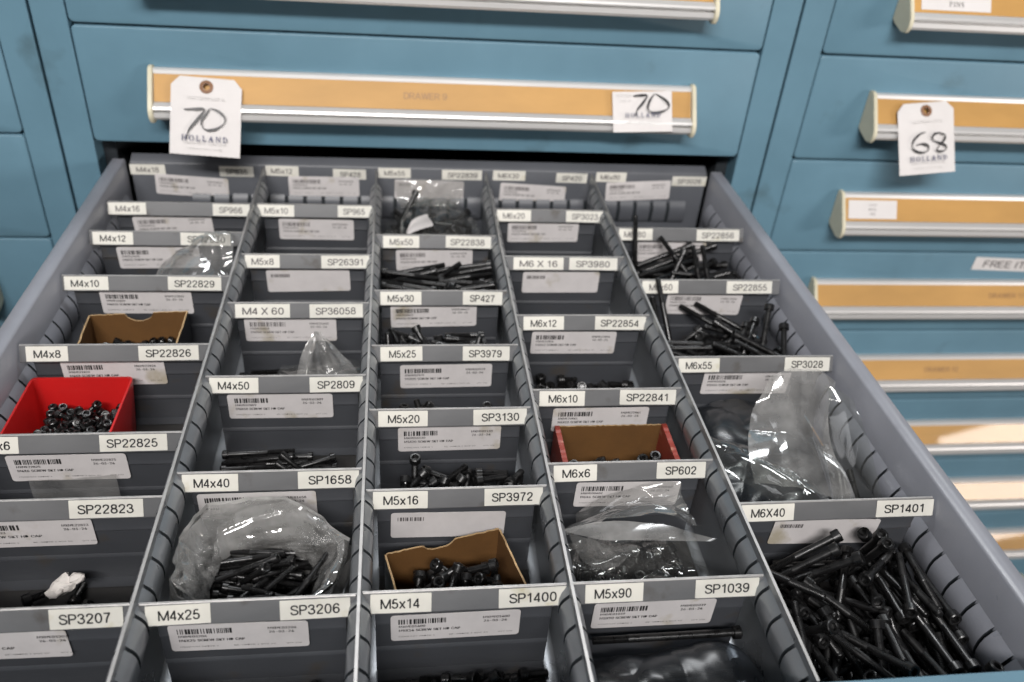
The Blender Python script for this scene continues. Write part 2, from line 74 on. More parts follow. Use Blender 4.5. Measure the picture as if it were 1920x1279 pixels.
 "x": [95,"5,0 43,55 43,43 7,95 25,95 37,76 41,70 45,63 48,57 52,51 44,51 47,57 51,63 54,70 58,76 70,95 88,95 52,42 52,54 89,0 72,0 58,21 54,28 50,34 47,40 43,45 51,45 48,40 45,34 41,28 37,21 23,0","2,4,3 2,5,4 14,16,15 14,17,16 2,6,5 13,17,14 2,1,6 1,7,6 12,18,13 18,17,13 1,11,7 11,8,7 11,8,12 8,18,12 1,10,11 9,18,8 0,10,1 9,19,18 0,25,10 25,9,10 25,26,9 26,19,9 0,24,25 27,19,26 0,28,24 28,23,24 28,23,27 23,19,27 0,29,28 22,19,23 0,30,29 21,19,22 0,31,30 20,19,21"],
 "n": [102,"28,57 28,0 13,0 13,95 28,95 28,72 26,72 31,83 38,91 47,95 57,96 66,95 74,92 80,87 85,80 88,71 89,60 89,0 74,0 74,59 73,69 68,76 61,81 52,82 46,82 40,79 35,76 32,71 29,64","9,11,10 9,12,11 2,4,3 2,6,4 6,5,4 8,12,9 8,13,12 7,13,8 7,23,13 23,14,13 6,25,7 25,24,7 24,23,7 22,14,23 21,14,22 21,15,14 6,26,25 20,15,21 6,27,26 2,28,6 28,27,6 20,16,15 19,16,20 2,0,28 19,17,16 18,17,19 2,1,0"],
 "-": [113,"84,61 84,47 29,47 29,61","2,0,3 2,1,0"],
 "#": [110,"60,0 81,127 94,127 73,0 3,35 5,48 100,48 98,35 16,0 37,127 50,127 29,0 10,79 12,92 107,92 105,79","8,10,9 8,11,10 0,2,1 0,3,2 12,14,13 12,15,14 4,6,5 4,7,6"],
 ".": [47,"24,-1 19,0 16,2 13,6 12,10 13,15 16,18 19,21 24,22 28,21 32,18 34,15 35,10 34,6 32,2 28,0","7,9,8 6,9,7 6,10,9 5,10,6 5,11,10 4,11,5 4,12,11 3,12,4 3,13,12 2,13,3 2,14,13 1,14,2 1,15,14 0,15,1"],
 "|": [57,"35,168 35,-41 22,-41 22,168","2,0,3 2,1,0"],
 "/": [62,"59,133 18,-19 4,-19 45,133","2,0,3 2,1,0"],
 "=": [113,"18,24 18,38 95,38 95,24 18,61 18,75 95,75 95,61","4,6,5 4,7,6 0,2,1 0,3,2"],
}
PLATES = [
 ["A16","M4x16",[-3275,-2910,-60,-54,-210],"SP966",[-2258,-1893,-48,-42,-200],[-3074,-217,-2291,-174],-852],
 ["A12","M4x12",[-3255,-2889,-48,-43,-197],"SP22830",[-2453,-1987,-66,-60,-188],[-3073,-218,-2305,-204],-1480],
 ["A10","M4x10",[-3267,-2901,-38,-35,-173],"SP22829",[-2400,-1945,-54,-52,-192],[-3006,-200,-2223,-204],-2307],
 ["A8","M4x8",[-3237,-2930,-77,-80,-215],"SP22826",[-2407,-1952,-68,-72,-193],[-3019,-205,-2240,-197],-3358],
 ["A6","M4x6",[-3250,-2940,-56,-64,-190],"SP22825",[-2419,-1974,-59,-71,-200],[-3069,-230,-2278,-229],-4414],
 ["A23","-",None,"SP22823",[-2437,-1992,-51,-70,-192],[-3034,-220,-2337,-219],-5034],
 ["A07","-",None,"SP3207",[-2299,-1911,-60,-88,-188],[-2893,-227,-2251,-236],-5866],
 ["B10","M5x10",[-1815,-1445,-55,-49,-196],"SP965",[-1000,-649,-53,-47,-201],[-1616,-216,-842,-223],-846],
 ["B8","M5x8",[-1794,-1480,-61,-58,-193],"SP26391",[-1098,-652,-61,-56,-194],[-1621,-221,-842,-204],-1903],
 ["B60","M4 X 60",[-1761,-1305,-51,-50,-198],"SP36058",[-1140,-687,-50,-50,-199],[-1704,-205,-922,-206],-2748],
 ["B50","M4x50",[-1799,-1440,-66,-71,-199],"SP2809",[-1059,-657,-61,-66,-196],[-1690,-219,-895,-222],-3783],
 ["B40","M4x40",[-1797,-1440,-56,-68,-201],"SP1658",[-1054,-652,-48,-62,-205],[-1729,-239,-947,-235],-4825],
 ["B25","M4x25",[-1793,-1442,-46,-71,-208],"SP3206",[-1062,-667,-56,-83,-198],[-1702,-235,-917,-247],-5870],
 ["C50","M5x50",[-526,-169,-60,-55,-204],"SP22838",[95,550,-52,-46,-197],[-402,-220,370,-194],-1489],
 ["C30","M5x30",[-539,-175,-56,-55,-192],"SP427",[198,556,-60,-59,-197],[-451,-204,330,-186],-2544],
 ["C25","M5x25",[-528,-189,-58,-60,-187],"SP3979",[142,530,-47,-50,-171],[-370,-245,396,-236],-3392],
 ["C20","M5x20",[-533,-171,-53,-61,-197],"SP3130",[168,570,-52,-60,-198],[-390,-219,387,-212],-4206],
 ["C16","M5x16",[-555,-197,-53,-67,-206],"SP3972",[180,574,-47,-63,-198],[-439,-257,340,-271],-5033],
 ["C14","M5x14",[-554,-202,-35,-59,-213],"SP1400",[194,599,-52,-79,-234],[-440,-259,341,-252],-5858],
 ["D20","M6x20",[670,1037,-56,-50,-183],"SP3023",[1421,1832,-56,-49,-190],[802,-205,1580,-193],-882],
 ["D16","M6 X 16",[732,1226,-66,-62,-204],"SP3980",[1284,1766,-61,-57,-200],[840,-221,1611,-216],-1905],
 ["D12","M6x12",[701,1060,-54,-54,-194],"SP22854",[1340,1800,-43,-44,-197],[792,-218,1561,-222],-2947],
 ["D10","M6x10",[696,1054,-56,-62,-189],"SP22841",[1334,1788,-56,-63,-185],[824,-231,1602,-230],-3996],
 ["D6","M6x6",[681,989,-50,-60,-204],"SP602",[1421,1779,-49,-61,-216],[866,-230,1636,-243],-4822],
 ["D90","M5x90",[715,1072,-65,-88,-230],"SP1039",[1399,1803,-65,-91,-218],[797,-237,1575,-240],-5856],
 ["E80","M6x80",[1921,2283,-73,-68,-193],"SP22856",[2767,3239,-61,-55,-195],[2112,-209,2905,-199],-1278],
 ["E60","M6x60",[1915,2270,-53,-51,-190],"SP22855",[2752,3209,-49,-47,-187],[2193,-189,2953,-205],-2337],
 ["E55","M6x55",[1927,2282,-45,-48,-195],"SP3028",[2856,3258,-37,-40,-189],[2183,-199,2958,-203],-3581],
 ["E40","M6X40",[1898,2273,-36,-52,-185],"SP1401",[2872,3293,-41,-59,-194],[2182,-213,2967,-239],-5252],
 ["AB","M4x18",[-3266,-2899,-18,-9,-130],"SP835",[-2328,-1963,-21,-12,-135],[-3018,-116,-2244,-163],0],
 ["BB","M5x12",[-1831,-1473,-3,6,-130],"SP428",[-1096,-731,-24,-15,-133],[-1593,-116,-811,-112],0],
 ["CB","M5x55",[-594,-231,1,9,-116],"SP22839",[125,581,-9,2,-140],[-411,-130,380,-139],0],
 ["DB","M6X30",[710,1086,-2,7,-127],"SP420",[1450,1815,-18,-10,-138],[806,-143,1583,-181],0],
 ["EB","M6x90",[1921,2283,6,14,-108],"SP3026",[2846,3263,-27,-18,-136],[2054,-117,2831,-73],0],
]
PILES = {
 "E40": {"d": "M6", "L": 53, "p": [
  [2068,-5789,-775,67,-41,133,127],[1965,-5905,-775,133,-128,55,53],[3156,-6200,-775,134,127,57,-51],[2618,-5912,-775,10,11,139,143],[2287,-6147,-775,20,19,138,142],[2189,-5889,-775,22,22,138,142],
  [2189,-6252,-775,15,15,138,143],[2552,-5878,-775,136,124,-63,45],[2702,-6088,-775,116,-82,113,85],[2933,-6130,-775,30,-76,-116,-141],[3019,-6202,-775,113,86,-110,89],[2892,-5920,-775,70,-122,-67,-125],
  [2723,-5723,-775,138,-122,67,41],[2521,-5660,-775,128,-132,-44,-65],[3185,-5667,-775,2,2,-139,-144],[2118,-5883,-775,125,-134,-37,-71],[2771,-6231,-775,71,121,68,-125],[2120,-6028,-717,119,-128,-40,-88],
  [2808,-6125,-707,57,36,131,136],[3168,-6258,-702,52,-57,-132,-129],[2424,-6027,-749,129,127,-69,48],[2182,-6058,-704,122,124,-90,39],[2573,-5800,-704,115,-141,5,83],[2818,-5655,-706,69,-49,145,109],
  [2565,-6209,-656,96,111,-118,66],[2323,-6202,-730,131,127,-72,38],[2376,-6202,-683,89,111,87,-110],[2252,-6204,-707,63,98,104,-125],[2886,-5790,-746,17,-74,-125,-137],[2471,-6197,-646,146,114,-33,-69],
  [3185,-5965,-629,137,124,49,-59],[2520,-5574,-700,132,74,116,-62],[2223,-6199,-638,137,39,118,77],[2357,-5985,-581,131,-103,105,37],[2776,-5659,-643,85,-75,130,101],[2213,-6104,-600,55,-2,154,115],
  [2699,-5590,-677,164,110,-23,21],[2837,-5969,-669,63,-119,-84,-122],[2194,-5789,-581,168,102,33,-19],[2575,-5672,-549,155,54,100,-54],[2944,-5661,-614,98,-102,-108,-90],[2311,-5345,-615,160,3,120,-2],
  [3185,-5788,-495,149,133,-2,-2],[3174,-5689,-439,137,111,-64,68],[2503,-5852,-451,129,-44,-126,-75],[3028,-6215,-600,64,99,137,-86],[2259,-5459,-545,20,146,-77,-111],[2403,-5968,-360,68,41,-132,127],
  [2959,-6027,-430,3,-11,139,-143],[2396,-5565,-397,126,-42,70,-132],[2057,-5660,-362,74,-58,136,113],[2131,-5654,-372,75,-32,122,136],[2367,-5639,-574,107,-168,-10,19],[2182,-5572,-618,70,28,95,-159],
  [3107,-5826,-630,91,-108,-90,-109],[2477,-6338,-645,172,-78,64,-5],[2571,-5633,-476,153,-117,52,-12],[3117,-5661,-403,126,-143,-36,-48],[2036,-5795,-646,9,10,-145,137],[2833,-6383,-480,69,-153,7,-108],
  [2956,-5631,-546,106,94,-95,105],[2555,-5602,-357,63,87,-120,119],[2871,-6205,-457,114,84,-84,114],[2097,-6081,-412,27,48,149,-121],[2718,-5964,-336,55,104,72,-145],[2051,-6299,-639,39,-53,-83,-170],
  [2150,-5955,-490,66,-5,58,-180],[2043,-5636,-563,45,46,136,-132],[1965,-5519,-177,65,173,72,-24],[2490,-5461,-440,95,-130,-104,57],[3091,-6027,-433,136,125,54,-55],[2265,-6258,-368,129,-129,-43,-69],
  [2194,-6179,-472,35,36,101,-165],[2957,-5938,-342,148,-127,-8,-42],[2017,-6200,-378,140,142,-11,-7],[2343,-5697,-269,138,-67,-128,8],[2513,-5693,-283,38,104,-112,-123],[2747,-6049,-301,144,-132,33,-28],
  [2317,-5662,-628,63,-52,-159,-89],[2944,-6209,-699,19,-23,-153,125],[3111,-5660,-554,98,-101,-91,-109],[2909,-6396,-547,19,94,-4,176],[3098,-6277,-660,121,-75,-75,-119],[2472,-5987,-367,121,101,-91,83],
  [2318,-5421,-391,134,-67,67,-114],[2729,-6202,-434,89,63,-108,128],[2787,-6092,-533,40,59,135,-129],[3134,-5736,-333,109,-121,-76,-87],[2973,-5664,-385,147,113,-71,27],[2884,-5512,-399,143,111,-50,-70],
  [2906,-5619,-331,137,-122,79,-6],[2889,-5652,-686,126,-152,14,-27],[2348,-6122,-545,105,122,28,-115],[3019,-5660,-586,74,-93,124,103],[3062,-5659,-646,120,-139,68,42],[2891,-6234,-601,125,70,123,-66],
  [2093,-5656,-675,22,-84,135,119],[2418,-6160,-430,71,134,-54,119],[1965,-5769,-588,129,-133,-52,-56],[2786,-5581,-486,166,106,-32,-8],[2971,-5658,-471,15,16,-148,-132],[2851,-6128,-356,167,-102,19,-35],
  [3119,-6119,-278,78,-71,-111,-128],[2724,-6270,-340,46,-102,-124,-110],[1974,-5923,-707,137,-124,52,57],[2433,-5530,-543,110,-31,157,45],[2985,-6471,-534,58,99,-152,-61],[2367,-6489,-503,123,65,-99,-104],
  [2290,-5490,-440,168,-30,82,-65],[3001,-5346,-490,186,-1,-73,12],[3183,-6044,-309,13,20,150,-131],[2005,-6200,-546,5,30,-146,133],[2289,-5831,-337,52,36,-170,-85],[2859,-5607,-463,131,134,-46,52],
  [3037,-5750,-407,107,-146,70,46],[2183,-5597,-425,24,76,-138,-120],[3021,-6178,-367,103,101,-86,108],[3181,-6118,-537,52,-56,-138,-123],[2562,-6276,-499,98,-47,93,140],[2656,-6264,-621,156,-118,-17,-37],
  [1965,-6201,-634,100,100,-97,103],[2309,-6515,-595,6,-110,0,167],[2656,-6253,-386,4,-21,-146,-135],[1999,-5739,-500,29,9,136,-144],[2775,-5483,-414,57,-2,32,-189],[2512,-6166,-405,10,36,-95,172],
  [1965,-6256,-437,2,2,135,148],[2939,-6515,-430,184,-13,24,-75],[2788,-5405,-438,179,17,21,-85],[2569,-5887,-300,98,134,5,-111],[2593,-5798,-600,38,-10,147,129],[3132,-5725,-702,39,68,125,-135],
  [2475,-5846,-672,74,132,-31,127],[2908,-5971,-605,74,-41,-128,-129],[2301,-5905,-515,60,-58,-142,-113],[2416,-6130,-501,55,-13,-124,-146],[2603,-6449,-541,177,-5,-85,-36],[2113,-5581,-619,171,104,3,5],
  [2532,-6515,-480,84,111,114,87],[2796,-5820,-572,67,-91,98,133],
 ]},
 "E60": {"d": "M6", "L": 60, "p": [
  [2130,-2903,-775,128,-62,124,65],[2272,-3068,-775,44,42,133,137],[3046,-3031,-775,137,133,-42,-43],[2602,-2946,-775,72,-35,135,124],[2500,-3070,-775,15,15,138,143],[2197,-2929,-775,130,-59,126,61],
  [2220,-3252,-775,96,-8,139,107],[2278,-2937,-740,104,146,7,-88],[2784,-3015,-775,52,51,130,134],[2837,-2876,-704,133,-46,127,64],[2735,-3170,-775,143,101,-96,4],[2798,-2894,-775,7,-94,-103,-143],
  [2730,-2889,-707,12,-99,-96,-145],[2627,-2905,-700,78,6,143,116],[2441,-3275,-716,33,70,103,153],[2130,-2902,-706,47,43,128,140],[2255,-3078,-707,42,-48,-135,133],[2233,-2896,-703,98,-8,135,110],
  [2835,-2980,-702,3,100,91,148],[2921,-3080,-775,127,-64,123,67],[2462,-2921,-682,66,128,64,-123],[2339,-2878,-665,141,103,-97,8],[2919,-3112,-703,120,-129,54,-77],[2815,-3029,-625,113,-114,79,89],
  [2676,-3198,-700,106,-5,-144,89],[2335,-3213,-734,64,132,66,-119],[2487,-3000,-644,144,120,-69,-10],[2317,-2857,-589,146,58,-122,22],[2734,-2951,-613,2,15,-144,-138],[2487,-3142,-633,132,130,-75,-9],
  [2993,-2840,-556,57,100,65,-150],[2290,-3494,-691,67,-122,-58,131],[2281,-3171,-608,140,90,-106,34],[2480,-2829,-566,147,-58,120,23],[2701,-3426,-677,133,2,149,5],[2503,-2896,-554,41,92,98,142],
  [2511,-3495,-633,112,-89,-86,110],[2906,-2981,-588,17,130,102,112],[2275,-2625,-611,72,-119,-121,76],[2622,-3140,-588,149,-33,-108,-71],[2885,-3109,-538,53,-140,10,-133],[2019,-2627,-366,156,-5,-12,125],
  [3122,-2812,-502,172,57,-56,64],[2959,-3079,-348,117,-103,-52,114],[2796,-2973,-380,123,-116,-20,-105],[2956,-3215,-513,154,85,-90,-32],[3073,-3206,-359,135,-86,-45,-112],[2244,-2941,-315,122,128,-77,-51],
  [3011,-3044,-609,105,162,-50,13],[2881,-3495,-663,60,108,-48,-150],[2582,-3268,-498,80,121,-30,-135],[2042,-2903,-510,74,35,116,-141],[2789,-2654,-455,71,136,80,100],[2741,-3230,-306,145,2,-138,2],
  [3188,-2912,-281,20,-20,-175,-93],[2797,-3261,-218,121,-15,-117,107],[3006,-2787,-278,139,12,-111,90],[2937,-2937,-234,150,100,-81,-32],[2123,-2878,-296,31,-2,-95,173],[2972,-2924,-311,34,0,167,104],
  [3162,-3137,-509,33,64,176,-61],[3072,-3140,-619,109,138,26,-90],[2603,-3495,-775,100,97,100,103],[2561,-3405,-588,119,75,-117,-81],[2648,-3015,-498,104,-148,35,-77],[1965,-2950,-622,93,-107,-104,-96],
  [2405,-3015,-358,72,91,-129,-100],[2340,-3060,-296,116,121,-88,-64],[2347,-2919,-381,25,-154,30,122],[2188,-3221,-203,45,-79,111,-139],[3155,-3167,-264,55,130,-123,70],[2138,-2691,-72,72,79,169,4],
  [2182,-2906,-644,121,145,-27,-61],[2182,-2762,-580,170,-9,95,45],[2305,-3218,-532,69,-19,-126,138],[2581,-2941,-393,90,150,-36,-90],[2051,-3287,-429,122,20,-26,155],[2940,-3396,-515,78,99,152,34],
  [2638,-3309,-251,88,136,69,95],[3046,-3495,-465,191,-3,-61,-1],[2758,-3283,-393,113,-62,118,-98],[2651,-3404,-308,68,-61,170,-52],[2761,-3339,-127,156,-22,-79,94],[2197,-2867,-289,142,88,52,-97],
  [2716,-3495,-533,115,78,-82,-118],[2191,-3193,-515,140,106,-92,27],[2685,-2841,-455,104,125,48,107],[2394,-3396,-487,99,-131,93,-66],[2805,-3353,-529,116,-107,95,-78],[2428,-3245,-388,89,-14,145,-104],
  [2249,-3166,-381,143,117,61,45],[2684,-3169,-342,102,-45,155,-60],[2307,-3495,-253,2,-148,2,135],[2012,-2830,-261,133,46,71,-123],[2317,-3417,-125,100,118,-100,-78],[2999,-3012,-190,5,-58,145,-124],
  [2661,-3058,-412,54,29,95,165],[2288,-3230,-443,50,130,42,-137],[1965,-3375,-109,1,77,185,5],[2367,-3434,-282,91,-114,-100,93],[2268,-3495,-335,134,51,127,58],[2307,-2701,-390,44,152,-103,-68],
  [1965,-3013,-470,50,-58,-134,-127],[2501,-2812,-369,96,-14,-102,142],[1965,-2948,-224,168,76,-28,71],[2131,-2755,-168,155,14,-68,107],[2892,-3404,-184,89,-110,124,-69],[2234,-2818,-239,11,125,-42,150],
  [2867,-2821,-425,104,31,-115,-122],[3205,-2905,-372,62,-127,125,66],[2868,-3168,-468,20,-117,-65,-147],[2287,-2932,-482,124,105,-117,4],[2287,-3187,-302,124,-44,-119,93],[2901,-3125,-368,53,-114,118,-101],
  [3090,-3362,-126,194,36,31,-2],[3039,-3440,-352,49,-132,141,-16],[2027,-2940,-318,40,-87,-133,-115],[3098,-3495,-338,181,13,-38,-75],[2954,-3495,-460,70,60,-28,-175],[2257,-3346,-304,132,38,-86,-117],
  [2269,-3077,-634,141,122,-67,-26],[2408,-2746,-548,77,-73,-118,122],[2647,-3345,-670,135,52,-98,-98],[2272,-2694,-590,9,-169,-40,99],[3205,-2884,-522,52,-135,127,53],[2548,-2724,-307,8,-162,-49,106],
  [1965,-3047,-537,102,98,-95,105],[2312,-2625,-419,169,-28,73,-72],
 ]},
 "E80": {"d": "M6", "L": 80, "p": [
  [2429,-1565,-775,34,-120,72,-139],[2780,-1844,-775,60,131,48,130],[2480,-1885,-775,61,-132,-47,130],[2626,-1366,-775,2,140,-2,143],[2781,-1549,-775,108,106,91,93],[2389,-1703,-739,90,129,35,119],
  [2704,-2005,-775,106,103,-94,-96],[2342,-1808,-704,117,8,-140,-82],[2693,-1875,-625,58,128,-1,143],[2786,-1952,-676,118,84,-97,-98],[2851,-1744,-697,139,-23,-140,-23],[2784,-1602,-728,87,-89,109,-112],
  [2396,-1430,-775,96,-93,104,-106],[2780,-1452,-658,134,24,145,20],[2333,-1365,-719,54,-126,54,-136],[2472,-1475,-698,14,140,-10,142],[2606,-1638,-619,120,-111,82,-81],[2813,-1365,-608,127,-54,-134,55],
  [2321,-1604,-775,31,-118,76,-140],[2448,-2000,-691,130,-13,-151,-10],[2785,-1685,-624,110,58,131,87],[2234,-1826,-497,13,60,-41,-186],[2801,-1753,-608,7,-129,-33,149],[2805,-1713,-528,125,-109,97,-56],
  [2726,-1891,-467,130,-58,138,-26],[2774,-1950,-500,132,87,-98,-74],[2376,-1651,-621,140,27,-139,22],[2781,-1544,-530,82,103,83,126],[2327,-1763,-566,125,-96,101,-69],[2389,-1425,-566,100,-98,-99,102],
  [2811,-1847,-548,43,102,102,132],[2769,-1479,-556,102,-75,-135,76],[1965,-1628,-431,181,-36,18,75],[2794,-1929,-408,97,63,130,99],[2665,-1852,-515,101,-46,-134,98],[2636,-1678,-476,92,78,-131,-91],
  [2341,-1499,-570,128,71,101,92],[2443,-1773,-473,97,83,-127,-87],[3123,-1880,-368,6,11,-196,37],[2842,-2018,-186,15,169,52,92],[2548,-1395,-353,106,-90,69,-127],[2240,-1773,-265,97,0,136,110],
  [3205,-1655,-242,1,-2,-85,181],[2773,-1774,-141,66,-90,-83,143],[2821,-2055,-259,126,-67,-64,125],[2371,-1477,-374,112,-12,-164,20],[2508,-1695,-244,141,80,-116,10],[2860,-1558,-230,102,79,-78,-131],
  [3205,-2055,-351,3,-142,-141,0],[2600,-1656,-394,139,-103,90,-43],[2576,-2055,-270,67,123,124,70],[2799,-1537,-106,85,73,129,104],[2761,-1719,-95,82,86,129,96],[2381,-1695,-511,15,150,-46,-123],
  [2857,-1879,-345,6,-126,-55,145],[2727,-1848,-304,13,-119,-52,152],[2460,-1665,-380,86,137,-4,-117],[2854,-1693,-216,85,107,-47,-139],[2783,-1465,-178,131,20,150,-1],[2725,-2055,-279,162,-39,-89,66],
  [2509,-1365,-533,132,55,129,53],[2692,-1365,-457,135,54,126,54],[2726,-1810,-366,104,-41,-133,99],[2072,-2013,-419,1,30,-7,198],[2832,-1724,-287,37,-78,-87,158],[3073,-1864,6,176,50,8,80],
  [2201,-1711,-265,144,-121,50,-43],[2789,-1676,-391,112,43,149,58],[2304,-1925,-543,56,63,62,171],[2317,-1475,-496,67,97,70,145],[2303,-1365,-386,66,99,39,156],[2488,-1674,-174,122,50,126,81],
  [2844,-1979,-286,144,-59,-70,105],[2593,-1586,-456,138,-47,-128,49],[2227,-1947,-519,12,-78,-27,-182],[2740,-1701,-258,36,96,134,107],[2797,-1886,-272,55,-145,7,-126],[2795,-1547,-300,85,74,118,116],
  [2210,-1512,-261,168,-52,53,-80],[2145,-1672,-182,85,-150,-101,-7],[2334,-1607,-359,44,-134,-3,-142],
 ]},
 "E55": {"d": "M6", "L": 55, "p": [
  [3127,-4534,-773,7,6,-139,-144],[3203,-4578,-773,3,2,-139,-144],[2887,-4288,-773,57,51,129,-132],[3043,-4697,-731,89,-48,119,125],[2967,-4404,-773,53,-55,128,134],[2891,-4475,-688,1,1,144,139],
  [3203,-4385,-688,3,2,-134,-148],[3014,-4304,-711,54,64,118,-138],[3060,-4677,-648,128,145,-49,9],[3123,-4676,-689,124,149,-46,12],[2895,-4277,-615,101,98,-98,102],[3189,-4679,-656,63,98,129,-98],
  [2979,-4338,-636,62,-65,134,118],[3054,-4338,-633,68,-64,137,113],
 ]},
 "C50": {"d": "M5", "L": 50, "p": [
  [-121,-2170,-777,7,-139,7,144],[-254,-1855,-705,6,155,-19,125],[111,-2099,-777,131,51,130,58],[78,-2095,-704,119,67,-123,-78],[-79,-2032,-777,144,-1,-139,-1],[205,-2162,-739,74,116,-63,-131],
  [213,-2257,-776,57,-130,-51,132],[516,-1987,-777,100,100,96,-103],[119,-1977,-777,132,-52,129,-56],[300,-2178,-687,127,94,-97,-76],[-299,-2256,-732,147,38,119,52],[-445,-2048,-710,21,26,153,125],
  [-215,-1733,-749,108,94,91,106],[245,-1733,-753,140,53,121,56],[-56,-2257,-600,61,110,49,148],[41,-1794,-777,134,57,127,51],[99,-1880,-708,58,142,62,112],[-33,-1961,-719,88,107,81,119],
  [-304,-2197,-691,118,-85,79,-113],[-321,-2089,-619,90,-8,-154,-90],[3,-2022,-687,91,116,77,111],[-199,-1795,-708,137,31,-128,-61],[79,-2212,-486,60,139,-49,-121],[104,-1733,-634,54,136,54,126],
  [96,-2121,-634,117,-75,117,-84],[-441,-1985,-576,60,43,-123,139],[-191,-2006,-576,123,101,-52,-110],[294,-1807,-688,107,-93,-92,107],[251,-1989,-615,105,54,133,91],[-114,-2159,-527,139,-11,-143,10],
  [-302,-1803,-577,108,65,147,51],[246,-2210,-613,48,-132,73,-122],[116,-2257,-436,105,92,-96,-107],[-247,-1860,-556,143,-37,-120,61],[247,-2161,-565,128,90,106,65],[-163,-2189,-455,113,105,-88,-92],
  [515,-1922,-528,167,-60,28,89],[-246,-1733,-557,105,98,-95,-101],[303,-1895,-607,63,-101,-103,124],[38,-2096,-501,23,147,47,125],[389,-2137,-457,40,-178,75,31],[-247,-1733,-466,134,55,-128,-53],
  [-246,-1733,-400,107,96,-94,-103],[165,-1992,-346,126,-85,101,-83],[207,-2167,-329,126,-1,-155,2],[-247,-2257,-317,93,104,106,97],[238,-2178,-252,53,-113,54,-147],[107,-2022,-126,79,67,151,81],
  [343,-1974,9,60,15,130,-139],[-25,-2257,-198,88,-1,179,3],[159,-1733,19,3,-111,6,-166],[-250,-1799,-523,151,51,-108,-55],[-249,-1925,-526,154,13,-126,15],[132,-1733,-383,134,2,148,-2],
  [299,-1872,-301,104,79,-134,-72],[246,-1733,-275,141,-47,120,-60],[-303,-2037,-302,37,-120,76,-136],[199,-2155,-187,102,-113,75,-106],[-253,-2174,-249,18,-131,30,147],[-137,-1918,-88,165,27,-102,39],
  [307,-2257,-355,67,81,-37,-166],[251,-2112,-7,69,-114,112,-99],[303,-2059,-258,107,-120,-87,80],[-308,-1914,-180,145,58,-116,48],[-49,-1916,-192,34,-150,56,-115],[153,-2047,-202,99,98,-105,-98],
  [297,-1896,-65,86,113,-55,-130],[-231,-2074,-24,145,41,-131,-14],[260,-1810,76,60,-135,102,-88],[306,-1963,-64,134,82,-84,-90],[253,-2053,49,56,8,-145,-126],[154,-2004,66,49,98,-89,142],
  [-353,-1859,10,40,51,-26,187],[273,-1949,-555,128,99,-97,-65],[246,-2002,-485,87,-93,111,-107],[29,-2083,-425,140,90,99,49],[246,-1916,-365,144,11,134,34],[248,-1804,-291,40,121,20,153],
  [-517,-1733,-27,4,185,76,2],[-122,-2012,-287,75,134,34,123],[266,-2257,-236,128,56,-61,-130],[-58,-1947,-128,20,103,70,155],[-319,-2255,26,0,176,95,7],[261,-2182,-2,24,-149,75,-108],
  [-197,-1839,-489,96,-75,-100,123],[459,-1936,-401,148,102,-34,81],[30,-1891,-289,113,65,-151,15],[292,-1733,-90,67,81,28,168],[-172,-1735,-165,9,-160,-17,118],[-250,-2127,-298,137,-73,-122,32],
  [364,-2054,-127,41,101,61,-156],[-182,-1863,-103,66,102,2,-159],[146,-2039,-73,122,100,-50,-112],[248,-1797,-139,119,78,119,76],[-248,-1924,20,28,-166,-39,-101],[-517,-1946,-571,164,114,3,2],
  [307,-1916,-430,59,-29,129,-138],[-99,-1878,-495,35,133,80,122],[-300,-2023,-367,136,105,-102,-8],[205,-1804,-391,50,140,-64,-117],[516,-2079,-60,42,-177,-81,-16],[-317,-2020,-164,54,107,61,-148],
  [-264,-2066,-111,26,-108,11,166],[-29,-2156,-159,116,50,124,93],[-186,-2106,-81,89,-151,49,-83],[-81,-1913,-19,125,-86,130,9],[465,-2048,-612,133,64,-40,128],[-110,-2014,-514,126,111,-54,-94],
  [246,-1865,-518,105,70,127,90],[187,-1924,-466,135,-79,-99,76],[-427,-1938,-211,158,-22,-18,119],[-164,-1758,-283,8,150,11,-131],[-300,-1859,-324,143,44,115,66],[-252,-2087,-240,71,-136,-23,126],
  [-249,-2163,-151,124,18,-156,7],[517,-2257,253,5,-142,-141,0],[167,-1935,-105,9,151,45,123],[246,-1875,-668,119,-64,137,-56],[-234,-1990,-497,148,-21,-109,75],[245,-1733,-554,92,-104,108,-95],
  [-39,-1981,-428,26,145,-24,133],[136,-2064,-351,134,-63,119,-63],[-104,-1793,-325,42,-144,-67,114],[-248,-1911,-264,14,-140,21,140],
 ]},
 "C30": {"d": "M5", "L": 30, "p": [
  [-329,-2936,-777,51,-125,57,-136],[64,-2953,-777,142,28,135,-29],[-182,-3036,-777,138,-63,122,-45],[-455,-2987,-684,140,-143,3,0],[227,-3102,-776,132,49,-129,-59],[-295,-2828,-777,100,-95,-100,105],
  [-181,-3102,-777,145,-4,138,4],[-294,-3009,-742,88,-104,-109,98],[135,-2941,-561,122,119,-72,75],[-59,-2902,-725,33,-116,60,-148],[-348,-2941,-615,132,-57,129,-52],[32,-3102,-692,97,97,-103,-102],
  [176,-2828,-777,145,4,138,-4],[228,-2878,-717,17,-127,14,153],[99,-2897,-769,34,-121,73,-137],[78,-3102,-628,102,92,-97,-108],[262,-2828,-597,134,53,-46,-131],[211,-3102,-526,71,-73,171,-24],
  [-170,-2921,-690,83,98,-116,-100],[-179,-2828,-700,106,99,93,101],[174,-2942,-651,12,91,-131,121],[269,-2909,-592,187,24,-66,10],[-35,-3005,-682,117,-47,141,-66],[-360,-3035,-616,72,-84,151,-69],
  [-85,-2967,-611,48,128,56,-135],[341,-3035,-371,5,-143,138,18],[73,-2991,-499,60,-30,98,161],[345,-2961,-616,156,-56,-44,-102],[347,-3102,-361,3,-185,77,7],[274,-2989,-635,192,29,-43,-18],
